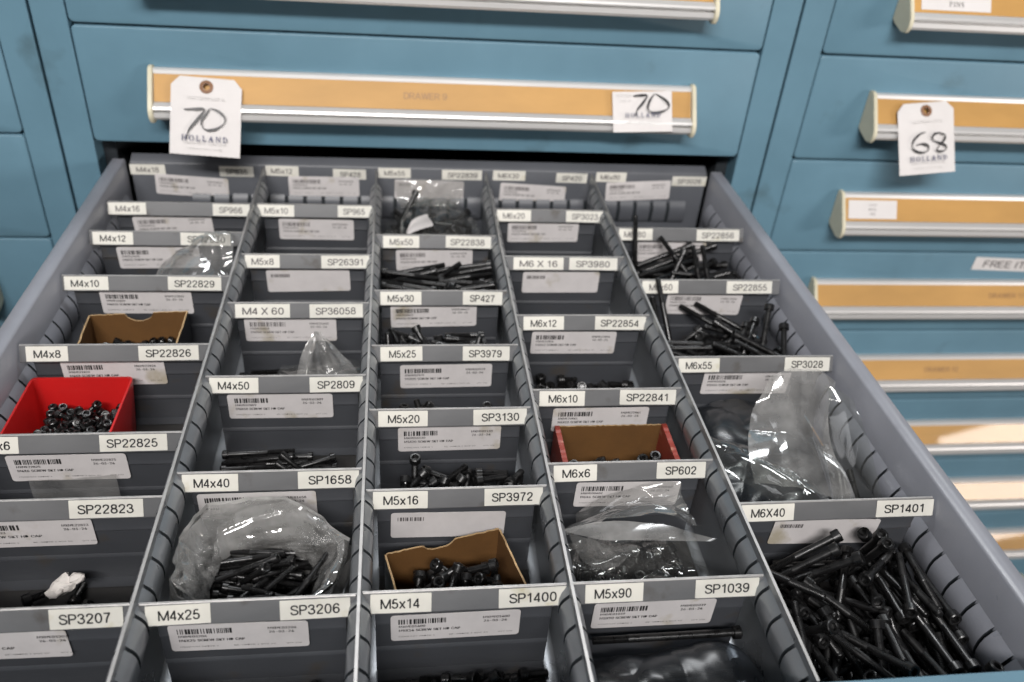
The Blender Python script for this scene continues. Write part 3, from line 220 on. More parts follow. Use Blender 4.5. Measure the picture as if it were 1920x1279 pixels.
  [-234,-2864,-633,48,118,60,142],[-154,-2829,-480,125,-65,77,-119],[192,-3025,-400,111,-139,73,-56],[288,-3102,-293,5,-199,0,16],[-467,-2927,-388,4,-76,185,-3],[-30,-2912,-483,11,-177,63,-67],
  [-187,-2865,-555,117,-96,81,-102],[119,-2939,-401,130,143,-33,-39],[-2,-2981,-469,191,-53,-22,-18],[178,-2834,-332,2,-141,5,-142],[175,-2974,-331,14,134,18,147],[-119,-3102,-467,143,-53,-117,56],
  [-113,-3099,-534,54,125,-54,-136],[-275,-2828,-284,52,145,56,115],[-321,-2947,-227,87,7,-142,111],[-180,-3102,-28,155,37,100,68],[-209,-3064,25,87,29,-170,-51],[175,-2828,-190,54,-122,55,-139],
  [-422,-3005,84,140,-50,-68,-116],[249,-2828,-13,166,-28,-79,74],[-232,-2984,27,130,45,29,-142],[-422,-3093,-579,26,142,136,27],[-295,-2829,-174,135,-8,-146,16],[59,-2831,-75,45,-143,-62,117],
  [-72,-2996,-133,63,-181,-54,18],[-287,-2887,-4,60,125,47,136],[53,-3102,-39,120,-81,75,-115],[-467,-2860,-435,1,77,184,11],[-386,-2936,-348,25,-62,178,-63],[128,-2995,-272,62,-132,-17,136],
  [48,-3031,-307,135,26,144,-21],[-292,-3022,-175,74,-105,-41,147],[50,-3102,-109,147,42,112,64],[-347,-2828,29,143,-44,117,-63],[-325,-3102,-237,198,-5,-31,-3],[133,-2828,-269,97,-98,-103,102],
  [14,-2904,-138,21,-108,-30,164],[16,-2891,-220,125,41,151,6],[31,-2931,46,99,-112,102,-84],[12,-2954,-59,138,-21,142,17],[-357,-3101,-483,143,-13,-6,139],[-102,-2940,-529,95,-109,-26,136],
  [-309,-2953,-518,136,-5,-74,-127],[59,-3042,-239,22,-127,56,-143],[183,-2995,-217,144,-62,-104,68],[328,-2862,45,16,140,-140,24],[152,-2992,-15,141,-51,126,-40],[-392,-2925,-144,188,13,-30,60],
  [-56,-2836,-25,119,-58,-141,50],[-211,-2974,-399,171,7,-100,23],[-287,-2942,-419,18,171,-78,67],[-181,-3002,-150,144,12,-104,-92],[66,-2828,-141,143,-44,117,-63],[262,-2912,-84,2,76,185,-5],
  [-351,-2828,-584,140,24,16,140],[-168,-3031,-429,115,-27,-40,156],[150,-3102,-153,88,-116,-111,82],[-294,-2906,61,25,139,-49,-133],[-466,-3084,13,1,185,-76,7],[-211,-3057,-110,2,-41,-37,-192],
  [-45,-3047,-449,196,21,12,-31],[224,-2903,-339,5,-133,-3,149],[-147,-3028,-317,139,-14,-77,-121],[-330,-2828,-337,4,162,-4,117],[-111,-2967,-351,150,-1,-121,-53],[269,-3028,-61,72,-175,-23,59],
  [-247,-2876,-125,77,-118,-38,137],[-430,-3044,-403,8,-126,-145,-56],[-467,-2934,-139,54,192,1,5],[-156,-3099,-267,184,-7,7,-77],[-282,-2940,121,99,153,26,-79],[344,-2944,-187,164,90,31,-64],
  [190,-3032,-163,165,-13,-112,10],
 ]},
 "C25": {"d": "M5", "L": 25, "p": [
  [186,-3790,-777,40,119,-67,-140],[-180,-3746,-777,51,125,56,137],[201,-3689,-777,135,54,126,55],[-60,-3812,-738,151,-11,-131,-7],[199,-3691,-707,129,55,-132,-53],[-118,-3857,-777,22,135,-21,144],
  [-347,-3917,-630,6,-200,0,-6],[241,-3762,-727,151,-47,-91,82],[-200,-3683,-777,60,128,-48,-133],[199,-3898,-777,146,5,137,-4],[347,-3683,-599,0,6,6,-200],[199,-3915,-709,84,-111,61,-130],
  [251,-3825,91,1,0,142,140],[-306,-3776,-720,116,157,34,26],[217,-3824,6,135,-132,47,46],[-117,-3683,-716,110,96,-89,-103],[-133,-3834,-570,68,-154,42,-100],[-154,-3747,-663,89,104,110,96],
  [-124,-3908,-690,149,0,-133,1],[-32,-3813,-677,149,51,-110,-55],[-44,-3914,-637,145,44,-115,-62],[188,-3683,-616,111,-80,-87,117],[-164,-3683,-638,108,-83,-89,116],[-70,-3690,-600,118,79,-79,-117],
  [179,-3856,-684,95,-98,49,-138],[-51,-3824,-384,100,-39,162,-46],[-347,-3804,-439,21,183,-75,16],[117,-3844,-644,166,-4,103,43],[316,-3784,-692,32,-41,44,188],[-265,-3808,-618,174,-3,78,61],
  [-347,-3760,-569,199,-23,6,0],[100,-3800,-577,83,26,109,143],[-271,-3774,-489,59,32,-100,159],[-295,-3819,-367,10,-69,-98,-160],[-209,-3774,-442,105,134,98,-38],[-347,-3683,-218,3,-76,185,-8],
  [253,-3909,-604,55,129,-54,-132],[-73,-3842,-450,165,-26,-94,57],[-22,-3683,-486,55,-118,-55,142],[-76,-3683,-405,120,66,138,48],[346,-3917,14,200,-6,-5,0],[-132,-3917,-418,17,176,75,57],
  [232,-3908,-374,27,-172,71,-67],[78,-3909,-521,67,85,35,164],[268,-3917,-225,72,-79,-26,167],[202,-3750,-350,117,70,-138,-47],[-263,-3814,-192,165,-66,77,-49],[64,-3805,57,1,93,29,-175],
  [19,-3794,-207,11,-117,-81,-140],[168,-3797,-244,159,12,119,-24],[16,-3909,-272,15,181,-75,-37],[117,-3836,-294,1,157,8,124],[24,-3820,-335,134,-101,-72,82],[111,-3687,-8,172,-21,-84,56],
  [129,-3791,-63,41,-139,53,-128],[-213,-3856,-101,132,-105,-105,22],[69,-3845,-94,109,-85,-140,38],[51,-3685,-249,21,-91,-19,176],[3,-3763,45,131,-54,-81,116],[-69,-3725,-88,81,-82,137,-89],
  [12,-3822,-5,71,-131,-27,131],[128,-3808,-498,122,50,145,-39],[264,-3770,-403,44,98,-132,-105],[-114,-3683,-280,5,162,-4,117],[-201,-3836,-288,89,67,-114,-121],[46,-3917,-396,140,-30,22,-138],
  [-198,-3917,-164,42,143,-63,-117],[200,-3683,-140,125,-49,138,-54],[-160,-3803,-247,127,-121,-56,79],[-93,-3729,-234,139,-78,-70,98],[-254,-3683,-20,115,-74,82,-120],[109,-3722,-77,160,-42,-108,32],
  [268,-3805,-497,153,-27,-75,101],[219,-3917,-270,83,-3,182,6],[-31,-3763,-486,95,-77,-37,154],[347,-3797,-86,199,22,-6,0],[212,-3683,-326,124,-61,69,-128],[199,-3752,-284,5,127,-18,153],
  [-251,-3917,-293,156,35,98,69],[-259,-3872,-239,113,58,84,129],[260,-3861,-144,28,-133,51,138],[347,-3746,14,185,9,-11,76],[-345,-3832,-63,98,-58,-72,-148],[-232,-3757,-84,148,41,101,-78],
 ]},
 "C20": {"d": "M5", "L": 20, "p": [
  [130,-4854,-776,147,94,97,13],[-223,-4727,-777,117,108,-83,-89],[94,-4566,-777,135,126,-50,59],[285,-4574,-777,54,-124,-54,137],[-225,-4493,-777,133,-47,-127,62],[39,-4549,-734,138,94,-11,110],
  [13,-4683,-777,144,-111,-77,-31],[315,-4709,-777,25,-133,24,145],[169,-4505,-739,121,70,-73,-123],[-163,-4889,-777,9,135,-9,147],[84,-4766,-736,108,-50,-84,137],[426,-4636,-759,22,-122,-12,157],
  [444,-4501,-777,56,-125,-51,136],[73,-4716,-684,99,113,95,91],[226,-4876,-706,43,133,105,98],[-228,-4814,-777,49,123,58,139],[417,-4875,-756,151,-106,-51,-57],[393,-4566,-729,119,61,142,44],
  [-96,-4612,-741,14,42,-115,-158],[16,-4843,-777,39,35,-131,-142],[167,-4792,-738,76,100,17,-155],[258,-4561,-698,13,21,102,-170],[301,-4744,-721,182,-77,23,-20],[-225,-4947,-777,133,47,-127,-62],
  [-275,-4670,-777,146,-18,134,20],[-249,-4688,-703,110,91,-100,99],[-343,-4564,-700,54,52,138,-124],[-114,-4628,-674,34,111,7,162],[-71,-4871,-699,11,145,-27,-135],[-347,-4873,-692,5,6,135,147],
  [420,-4668,-675,86,44,73,159],[10,-4947,-709,171,-7,-103,-4],[60,-4939,-664,69,-82,-34,165],[-197,-4666,-654,65,-41,170,-71],[189,-4608,-605,118,-148,64,-16],[122,-4524,-575,2,109,-161,48],
  [369,-4726,-609,104,148,-85,10],[263,-4493,-566,104,-59,152,-51],[56,-4709,-615,65,-74,-99,143],[-47,-4617,-565,83,-105,-95,-115],[1,-4493,-661,30,176,-74,-51],[-72,-4832,-635,91,-148,-72,67],
  [517,-4515,-561,5,77,182,-32],[-71,-4615,-498,109,-101,-119,-61],[283,-4614,-508,1,106,165,42],[-223,-4557,-547,54,140,-82,104],[417,-4823,-663,51,57,-151,106],[-307,-4622,-560,127,-73,-92,-101],
  [296,-4947,-438,29,162,71,88],[-173,-4711,-451,118,126,-58,-82],[226,-4866,-420,96,-110,-107,85],[-152,-4947,-452,39,148,67,110],[322,-4494,-436,17,135,-4,-147],[370,-4493,-376,8,122,4,-158],
  [156,-4703,-518,146,-121,-63,-15],[148,-4637,-361,156,-49,17,114],[-292,-4632,-408,81,-90,-8,-159],[-29,-4788,-303,138,-23,-139,-34],[-15,-4710,-291,140,14,139,-28],[167,-4844,-273,149,-77,-86,66],
  [327,-4756,-348,61,22,-132,135],[445,-4493,-709,159,6,-122,6],[205,-4725,-592,88,137,-104,51],[-286,-4615,-661,49,-61,-131,-130],[-157,-4725,-617,49,139,-19,-134],[224,-4941,-645,57,128,129,60],
  [-339,-4502,-323,0,-200,0,0],[-167,-4947,-647,73,-40,7,-182],[299,-4939,-528,32,-168,70,-76],[-346,-4876,-374,141,-5,15,141],[-10,-4829,-555,21,86,19,-178],[407,-4679,-498,88,167,58,-30],
  [436,-4611,-555,33,-48,31,-189],[-279,-4561,-438,60,107,130,90],[-72,-4925,-332,77,106,-88,-123],[43,-4711,-454,122,-155,15,30],[0,-4493,-343,175,-16,60,-74],[-9,-4710,-408,181,-42,71,21],
  [300,-4764,-411,72,49,167,-68],[-336,-4750,-516,93,95,-108,104],[72,-4659,-564,75,98,41,-152],[-268,-4493,-391,200,8,0,0],[417,-4820,-503,180,-86,-7,4],[-347,-4748,-397,159,-95,47,61],
  [189,-4591,-485,139,114,78,-43],[-84,-4493,-450,163,43,-89,-60],[32,-4534,-387,115,35,-154,41],[104,-4616,-425,104,-122,-80,-90],[478,-4558,-411,26,-45,-112,157],[66,-4573,-342,157,45,-106,-45],
  [226,-4815,-337,162,-109,42,-14],[384,-4686,-279,115,70,-55,138],[133,-4939,-303,56,127,52,135],[314,-4561,-419,29,-122,-59,144],[-203,-4735,-379,133,41,136,-46],[-182,-4850,-390,64,-42,31,182],
  [390,-4939,-274,26,139,-139,-26],[-14,-4860,-370,40,-71,-7,182],[255,-4781,-686,157,-22,52,111],[121,-4875,-615,27,-27,-121,-154],[-195,-4562,-677,175,41,73,50],[349,-4837,-585,123,33,-112,-106],
  [-315,-4836,-621,95,108,133,-39],[-275,-4619,-489,34,137,35,137],[-347,-4947,-476,11,-141,142,0],[-222,-4852,-509,45,159,70,88],[65,-4946,-477,187,-11,70,-6],[354,-4633,-536,68,7,-117,147],
  [-308,-4947,-328,79,-16,2,183],[-233,-4881,-438,178,-70,-29,51],[-241,-4671,-433,58,-117,-17,-151],[-15,-4845,-459,88,-88,156,-11],[71,-4877,-366,7,-4,-144,-139],[-82,-4929,-262,113,57,122,94],
  [320,-4817,-261,25,42,-99,-167],[-191,-4791,-576,1,-86,-49,-174],[45,-4524,-509,41,194,21,7],[-193,-4493,-602,107,-56,151,-51],[-252,-4921,-527,13,109,158,53],[-265,-4800,-550,159,-116,34,-8],
  [443,-4547,-597,165,-19,8,-111],[148,-4922,-490,7,180,-38,-78],[221,-4818,-471,158,-77,-95,1],[344,-4615,-472,56,-118,-112,-101],[-107,-4947,-396,55,-143,54,-117],[-104,-4736,-424,26,-51,-71,-178],
  [367,-4588,-372,156,-38,104,59],[289,-4585,-297,130,121,-38,-84],[204,-4684,-357,44,-7,-149,125],[-253,-4891,-308,85,-16,32,178],[417,-4895,-378,3,7,-71,-187],[417,-4832,-408,165,-82,26,73],
  [-343,-4616,-625,2,3,131,151],[260,-4875,-589,9,-101,22,171],[288,-4947,-611,127,53,-64,-131],
 ]},
 "C14": {"d": "M5", "L": 14, "p": [
  [475,-5954,-777,134,-43,-126,66],[357,-6347,-777,7,-98,90,-149],[-196,-5953,-777,111,100,88,99],[-117,-6269,-777,134,126,42,-66],[-254,-6074,-777,140,55,-121,-52],[-165,-6434,-777,138,123,50,56],
  [-252,-6008,-777,97,86,-102,-114],[78,-6423,-777,134,126,43,-65],[-347,-6356,-777,99,99,-89,112],[-117,-6078,-762,95,37,109,-133],[38,-6114,-777,149,133,-4,-4],[201,-6343,-738,58,0,0,191],
  [331,-6420,-777,95,-132,-13,115],[194,-5953,-777,134,-44,-126,65],[-47,-6325,-777,62,46,-125,136],[185,-6494,-777,51,-120,57,-141],[-21,-6496,-738,190,-45,-40,-12],[38,-6312,-763,124,75,-87,107],
  [-267,-6240,-777,141,-119,59,49],[165,-6267,-777,8,133,-8,149],[509,-6499,-688,0,-75,-185,0],[344,-6245,-777,69,-61,118,-133],[-5,-5974,-750,175,58,74,22],[344,-6139,-777,141,58,120,50],
  [-179,-6061,-728,130,117,63,-75],[-320,-6247,-738,143,-115,-62,-49],[106,-6201,-738,185,0,0,77],[200,-6096,-777,69,127,-40,-132],[512,-6384,-777,54,-53,122,139],[-33,-6141,-777,149,-133,4,-4],
  [231,-6014,-777,95,85,102,115],[268,-6175,-740,62,-125,-94,108],[344,-6517,-715,14,-172,0,-102],[-216,-6309,-777,81,-28,130,126],[352,-6068,-777,139,-54,122,-54],[-306,-6513,-777,5,-133,-4,-149],
  [-245,-6399,-728,155,97,67,45],[130,-6035,-741,17,-85,-9,-180],[514,-6091,-777,101,99,89,-110],[142,-6373,-757,161,103,32,-49],
 ]},
 "BXC": {"d": "M5", "L": 16, "p": [
  [-122,-5423,-747,124,74,112,-81],[-262,-5483,-747,141,119,62,-45],[89,-5487,-746,148,109,78,-12],[-175,-5535,-745,128,-131,38,71],[-51,-5587,-747,99,90,100,110],[142,-5396,-747,92,-83,105,-116],
  [136,-5324,-747,6,134,-6,148],[-267,-5426,-692,134,-148,5,-9],[158,-5473,-715,82,152,-12,100],[-52,-5414,-747,96,12,134,-113],[62,-5587,-662,48,127,-61,-134],[78,-5323,-655,167,-22,83,-70],
  [-38,-5324,-718,172,17,-100,-8],[165,-5542,-660,21,-138,21,142],[-23,-5465,-660,124,-114,106,-16],[59,-5422,-599,15,-129,-31,149],[-49,-5386,-662,51,60,71,170],[75,-5485,-585,150,70,-85,-74],
  [-163,-5414,-654,155,-60,-98,-53],[-183,-5492,-659,128,104,112,-20],[165,-5587,-606,65,-120,-41,140],[-267,-5418,-588,66,-41,-74,-169],[-219,-5587,-636,72,-90,28,-161],[247,-5331,-560,10,0,-200,0],
  [146,-5383,-675,12,98,-39,169],[-111,-5398,-602,100,114,66,-112],[-37,-5365,-465,41,-65,-112,147],[-1,-5390,-530,141,29,138,13],[-187,-5463,-508,8,47,-35,191],[-129,-5427,-527,72,-29,-152,-104],
  [-241,-5522,-620,177,-23,-2,90],[145,-5521,-563,97,-68,158,-32],[-43,-5587,-540,165,-44,-82,64],[83,-5323,-515,147,55,112,54],[142,-5587,-531,57,-144,55,-113],[-77,-5323,-524,135,55,-42,-130],
  [206,-5418,-519,171,13,-84,59],[34,-5535,-494,136,-86,74,93],[-41,-5587,-418,58,-140,51,-120],[38,-5323,-419,58,-99,-50,156],[-267,-5513,-455,59,-50,138,122],[199,-5504,-512,113,100,-28,-128],
  [166,-5586,-422,13,60,-15,-190],[-206,-5359,-422,84,91,-29,154],[-41,-5480,-453,30,-46,-55,-184],[134,-5376,-441,84,-88,65,-145],[-235,-5580,-533,195,-2,44,1],[245,-5485,-446,168,95,-35,39],
  [69,-5394,-407,51,94,6,169],[-266,-5375,-391,122,84,87,-102],
 ]},
 "D12": {"d": "M6", "L": 12, "p": [
  [723,-3309,-774,3,3,130,152],[809,-3454,-774,89,76,-106,-123],[1219,-3694,-774,133,63,-115,73],[762,-3772,-774,107,93,92,107],[1141,-3136,-774,87,74,-107,-124],[1739,-3753,-774,6,5,-130,-151],
  [1544,-3781,-774,113,-98,-87,101],[1483,-3513,-774,115,85,99,-99],[976,-3127,-774,47,-60,-116,-144],[1117,-3215,-774,43,115,-62,-145],[1292,-3784,-774,144,-59,117,-47],[1256,-3413,-774,107,93,92,-108],
  [1211,-3571,-774,30,-109,72,-149],[833,-3278,-774,105,2,130,-109],[1655,-3046,-774,0,-131,0,-152],[1453,-3289,-774,83,-128,-27,127],[1651,-3694,-774,5,-4,130,-151],[795,-3350,-748,156,0,0,125],
  [1080,-3522,-774,89,129,-21,-123],[806,-3682,-774,7,130,6,-151],[1584,-3627,-774,93,103,80,-120],[1096,-3287,-748,7,0,0,200],[1655,-3137,-774,140,-50,121,-58],[1006,-3298,-774,44,-125,38,145],
  [931,-3449,-774,150,129,-19,-22],[753,-3566,-774,34,-111,69,-148],[1336,-3679,-774,116,11,130,98],[1669,-3580,-743,155,-17,52,114],[723,-3126,-774,61,-47,122,139],[1646,-3381,-774,101,-97,-87,-113],
  [1410,-3143,-774,135,-60,-116,-69],[919,-3771,-748,42,0,0,-196],[1248,-3211,-774,77,67,112,131],[817,-3071,-774,14,-12,-130,151],[1637,-3300,-676,143,129,-35,-41],[1567,-3451,-774,152,-130,-3,3],
  [716,-3775,-680,184,-6,14,-76],[1483,-3678,-748,14,0,0,-199],[778,-3440,-686,142,91,107,5],[1468,-3037,-774,136,-41,124,-68],[1116,-3040,-774,96,-82,102,-118],[1341,-3534,-748,166,0,0,112],
  [1738,-3317,-774,104,95,90,-110],[1738,-3569,-774,142,-119,-53,-54],[719,-3533,-712,137,85,79,-89],[977,-3382,-723,129,-26,-105,108],[896,-3048,-748,95,0,0,176],[1265,-3701,-715,170,-91,-33,-43],
  [1506,-3146,-755,160,-34,-92,-68],[1413,-3354,-774,138,46,-122,-62],[1460,-3333,-714,67,87,-64,-154],[905,-3129,-744,135,63,9,133],[888,-3691,-724,45,69,-41,-178],[1421,-3427,-774,93,-81,-103,119],
  [1560,-3290,-743,132,-25,-28,146],[1493,-3227,-749,87,-80,-20,161],[871,-3215,-748,200,0,0,2],[1259,-3284,-774,77,-67,-112,130],[1000,-3735,-774,148,71,110,32],[1165,-3648,-748,3,0,0,-200],
  [1734,-3298,-704,50,-58,-140,-120],[1269,-3065,-750,58,38,76,-172],[965,-3648,-743,38,29,-6,194],[1253,-3783,-688,108,74,-93,-119],[1176,-3216,-715,40,-2,-118,-156],[1107,-3599,-750,148,-44,74,104],
  [1411,-3510,-743,162,-23,34,110],[1602,-3538,-700,31,-18,-41,-193],[1176,-3439,-748,199,0,0,20],[1259,-3438,-688,130,-131,-53,-56],[1583,-3109,-694,150,23,128,-24],[1506,-3473,-713,86,62,-82,149],
  [742,-3500,-650,111,118,-7,118],[739,-3685,-655,137,7,13,145],[1589,-3768,-690,131,-106,53,-93],[1170,-3046,-683,102,98,-102,-98],[1639,-3494,-747,157,-39,61,101],[1651,-3222,-757,149,26,-98,-86],
  [904,-3603,-748,167,0,0,-110],[1049,-3421,-774,117,13,130,97],[1072,-3471,-723,159,8,-119,21],[1046,-3669,-745,82,-27,56,-171],
 ]},
 "D16": {"d": "M6", "L": 16, "p": [
  [1574,-2626,-759,142,-136,29,21],[1594,-2663,-639,75,-15,6,185],[1536,-2622,-660,137,-39,53,130],
 ]},
 "BXD": {"d": "M6", "L": 10, "p": [
  [966,-4584,-744,142,118,-49,59],[1393,-4585,-743,141,120,49,-58],[962,-4376,-742,138,-123,-44,-62],[1619,-4585,-740,50,58,121,-140],[1536,-4318,-735,141,112,83,-21],[1616,-4296,-724,199,18,-4,0],
  [1047,-4621,-744,59,-49,-119,-142],[1374,-4296,-735,142,13,140,-12],[1492,-4581,-744,77,33,124,-133],[1209,-4584,-744,108,91,-90,109],[1032,-4394,-735,59,48,-133,128],[956,-4438,-686,57,-53,-88,-162],
  [1069,-4305,-744,1,128,-1,153],[1624,-4453,-724,8,-16,-78,183],[1363,-4369,-737,144,84,109,19],[1547,-4657,-642,106,-100,94,-100],[1124,-4654,-728,77,-2,1,-185],[1550,-4503,-744,154,-86,-95,5],
  [1122,-4397,-722,80,-50,-20,175],[1188,-4440,-670,75,-140,120,20],[1324,-4500,-744,117,11,-128,-99],[1236,-4299,-725,155,61,59,93],[1474,-4547,-679,40,123,3,-153],[1282,-4579,-730,140,53,85,-102],
  [1408,-4491,-722,189,-32,-45,33],[1510,-4296,-653,139,-35,-120,70],[1097,-4479,-686,55,165,50,85],[1464,-4390,-650,39,122,55,143],[1479,-4477,-642,171,5,99,29],[1309,-4412,-675,76,64,-47,-167],
  [1051,-4306,-668,155,41,100,64],[1380,-4664,-638,64,-139,44,-121],[966,-4416,-479,13,-141,141,13],[1364,-4349,-646,180,-42,-18,-74],[1555,-4582,-663,151,-64,28,-111],[1260,-4306,-595,72,-124,-113,82],
  [966,-4527,-666,174,-64,-26,-70],[1174,-4393,-606,98,59,1,164],[1118,-4298,-547,69,112,34,147],[1318,-4387,-564,168,-70,-13,83],[1623,-4480,-561,83,29,18,-179],[1034,-4586,-655,134,148,0,0],
  [1234,-4503,-642,140,32,-62,125],[957,-4597,-642,78,2,39,180],[1297,-4664,-564,63,70,-47,-170],[1047,-4370,-585,7,-16,82,-181],[986,-4333,-490,151,4,129,23],[1275,-4489,-560,58,65,-60,170],
  [1546,-4309,-569,73,46,-1,-180],[1339,-4475,-594,40,79,-19,178],[1097,-4475,-610,40,96,48,-164],[1308,-4540,-661,135,56,45,-129],[1140,-4654,-566,141,0,0,142],[1268,-4298,-460,137,-33,66,-125],
  [961,-4656,-431,22,-140,140,-18],[1618,-4299,-559,76,-2,-15,185],[1049,-4477,-483,151,-33,-40,-120],[1473,-4664,-562,14,-133,-11,-148],[1012,-4551,-508,166,90,62,19],[964,-4296,-631,184,18,-4,76],
  [1497,-4479,-534,20,53,66,180],[1618,-4400,-634,141,-10,1,142],[1213,-4362,-448,175,-63,10,72],[1388,-4416,-506,172,-43,75,-53],[1132,-4381,-523,101,27,-23,169],[1119,-4528,-439,128,-3,86,128],
  [1363,-4650,-531,177,-66,-23,59],[1223,-4583,-667,174,99,-1,1],[1483,-4569,-598,171,40,-95,-7],[1122,-4573,-565,20,-141,140,6],[992,-4660,-580,153,-4,127,16],[1450,-4347,-560,17,47,146,-128],
  [1162,-4483,-571,46,44,24,-188],[1618,-4622,-543,137,-24,15,143],[1428,-4655,-484,155,-24,-21,123],[1199,-4564,-504,130,3,66,136],[1419,-4296,-487,197,18,31,-3],[956,-4576,-459,199,0,18,0],
  [1458,-4528,-494,62,9,50,183],[1528,-4552,-538,127,26,-62,140],[1340,-4471,-467,73,83,-127,-108],
 ]},
 "D6": {"d": "M6", "L": 6, "p": [
  [1584,-5651,-775,148,110,-46,62],[949,-5046,-775,148,46,-110,-61],[1063,-5127,-739,105,-44,-17,163],[1362,-5704,-775,113,85,84,114],[1584,-5340,-775,113,-84,85,114],[796,-5389,-775,148,-110,-46,-61],
  [1584,-5099,-775,61,-46,110,148],[913,-5526,-775,155,115,31,43],[1352,-5368,-775,160,7,119,-9],[1545,-5409,-775,154,57,-105,-46],[1084,-5046,-775,61,-110,-46,148],[1584,-5477,-778,185,0,0,77],
  [893,-5186,-775,160,-119,5,-7],[1017,-5651,-775,148,110,46,-61],[1584,-5179,-778,185,0,0,77],[1036,-5362,-775,0,0,-119,160],[987,-5128,-773,61,47,114,-145],[1444,-5044,-775,55,-108,51,-151],
  [1163,-5242,-775,41,-103,60,-155],[940,-5704,-764,54,131,-54,-131],[796,-5515,-775,62,-46,-110,-148],[1165,-5195,-669,106,-54,25,-159],[1270,-5369,-775,56,49,-109,150],[887,-5343,-720,0,0,200,0],
  [1487,-5327,-778,57,0,0,192],[1508,-5210,-775,35,26,-117,-157],[1293,-5279,-778,200,0,0,8],[959,-5259,-775,79,115,31,140],[1424,-5276,-775,7,119,5,-160],[1117,-5704,-720,0,-141,142,0],
  [1058,-5494,-775,130,-22,-117,95],[1181,-5435,-775,140,-33,-115,78],[889,-5257,-737,63,-43,-54,-177],[1286,-5704,-775,148,46,-110,-61],[1318,-5098,-770,117,-82,98,99],[1400,-5643,-709,133,65,5,-135],
  [969,-5059,-704,174,26,-63,-72],[1068,-5637,-724,111,-64,1,153],[1302,-5580,-775,160,87,82,-4],[1167,-5046,-775,113,85,84,114],[1129,-5536,-775,3,83,86,-160],[897,-5575,-686,184,-2,78,-3],
  [1496,-5512,-778,59,0,0,191],[1383,-5543,-775,153,37,113,-50],[967,-5347,-745,186,9,11,-73],[1089,-5284,-770,27,-6,-45,193],[1584,-5568,-778,200,0,0,0],[1235,-5167,-778,27,0,0,198],
  [1311,-5500,-778,147,0,0,136],[1395,-5123,-778,22,0,0,-199],[1060,-5387,-687,28,8,31,195],[1565,-5694,-663,140,17,17,141],[1394,-5136,-654,68,112,41,145],[1090,-5203,-778,104,0,0,171],
  [843,-5576,-748,176,-28,-55,72],[1427,-5044,-702,11,68,-7,188],[1165,-5324,-684,79,-83,-98,-131],[1160,-5395,-698,48,40,51,-183],[1314,-5359,-710,182,38,-8,-73],[1566,-5167,-654,158,-99,-67,-30],
  [1137,-5352,-775,160,1,119,0],[1404,-5467,-778,80,0,0,183],[1152,-5127,-720,0,40,-196,0],[893,-5428,-773,53,-111,53,-148],[943,-5495,-703,149,-46,-3,-125],[1538,-5502,-657,195,0,0,-43],
  [1130,-5046,-719,74,53,-22,-177],[1419,-5212,-725,149,47,-34,-121],[796,-5402,-700,196,38,0,0],[1274,-5060,-695,147,53,49,-114],[1364,-5198,-775,141,33,-115,-77],[1493,-5704,-778,0,0,0,-200],
  [1518,-5242,-708,159,2,20,-120],[870,-5482,-723,8,27,30,-196],[1227,-5499,-775,142,114,35,-74],[980,-5269,-686,138,-22,-11,143],[1168,-5628,-778,79,0,0,-184],[1087,-5509,-705,100,-70,21,157],
  [1497,-5611,-778,177,0,0,93],[896,-5646,-709,0,0,49,-194],[1586,-5598,-654,160,2,-119,3],[1358,-5041,-682,198,19,13,-18],[889,-5295,-660,168,77,29,-71],[1249,-5625,-734,143,-18,23,-137],
 ]},
 "B60": {"d": "M4", "L": 60, "p": [
  [-1193,-3157,-783,131,52,130,56],[-1438,-2817,-783,102,100,98,100],[-1372,-3035,-783,61,132,47,129],[-1421,-2982,-736,130,-69,120,-63],[-1266,-3211,-783,53,-128,55,-133],[-1200,-3241,-730,119,-74,115,-85],
  [-1278,-3265,-783,134,58,127,50],[-1227,-2993,-783,104,102,96,98],[-1436,-3503,-783,53,128,-55,-133],[-1193,-3327,-783,135,61,126,47],[-1401,-3098,-761,53,-123,55,-138],[-1320,-3291,-737,28,136,14,143],
  [-1305,-3454,-734,70,115,56,137],[-1155,-2941,-783,143,-4,-140,-4],[-1274,-3089,-690,116,78,-124,-71],[-1280,-3431,-783,66,133,42,127],[-1437,-3503,-729,102,95,-98,-104],[-1193,-3382,-783,136,64,124,44],
  [-1388,-2817,-726,135,-51,127,-57],[-1437,-2869,-740,130,-56,-131,52],[-1202,-2883,-783,58,131,50,131],[-1442,-3039,-730,84,-112,69,-125],
 ]},
 "B50": {"d": "M4", "L": 50, "p": [
  [-1427,-4672,-783,100,97,-100,-102],[-1143,-4613,-783,109,106,90,93],[-1145,-4298,-783,6,139,5,-143],[-1454,-4607,-755,20,-131,16,-149],[-1427,-4390,-783,137,64,-124,-44],[-1427,-4198,-783,103,-100,-97,100],
  [-1241,-4466,-783,112,-109,87,-89],[-1319,-4671,-735,105,-97,-95,103],[-1215,-4404,-783,40,-122,-67,138],[-1224,-4500,-741,154,-12,-126,5],[-1143,-4067,-783,133,55,128,53],[-1334,-4253,-783,133,55,-128,-53],
  [-1105,-4129,-783,0,-139,0,143],[-1297,-4068,-737,55,133,-53,-128],[-1052,-4375,-718,87,-145,6,108],[-1177,-4423,-720,117,125,66,79],[-1315,-4543,-756,39,-130,-29,144],[-1102,-4111,-713,115,95,-102,-86],
  [-1114,-4067,-680,2,140,2,-142],[-1281,-4411,-685,127,96,67,100],[-1259,-4288,-710,50,-75,107,-143],[-1339,-4550,-697,16,-129,-18,151],[-1398,-4245,-689,96,-31,-159,69],[-1379,-4609,-686,60,117,50,142],
  [-1601,-4364,-699,150,-121,46,25],[-1693,-4407,-709,53,54,-127,135],[-1329,-4673,-679,124,55,137,54],[-1288,-4402,-631,108,-75,-143,48],[-1102,-4673,-638,58,-126,-50,135],[-1378,-4579,-638,127,-34,-127,81],
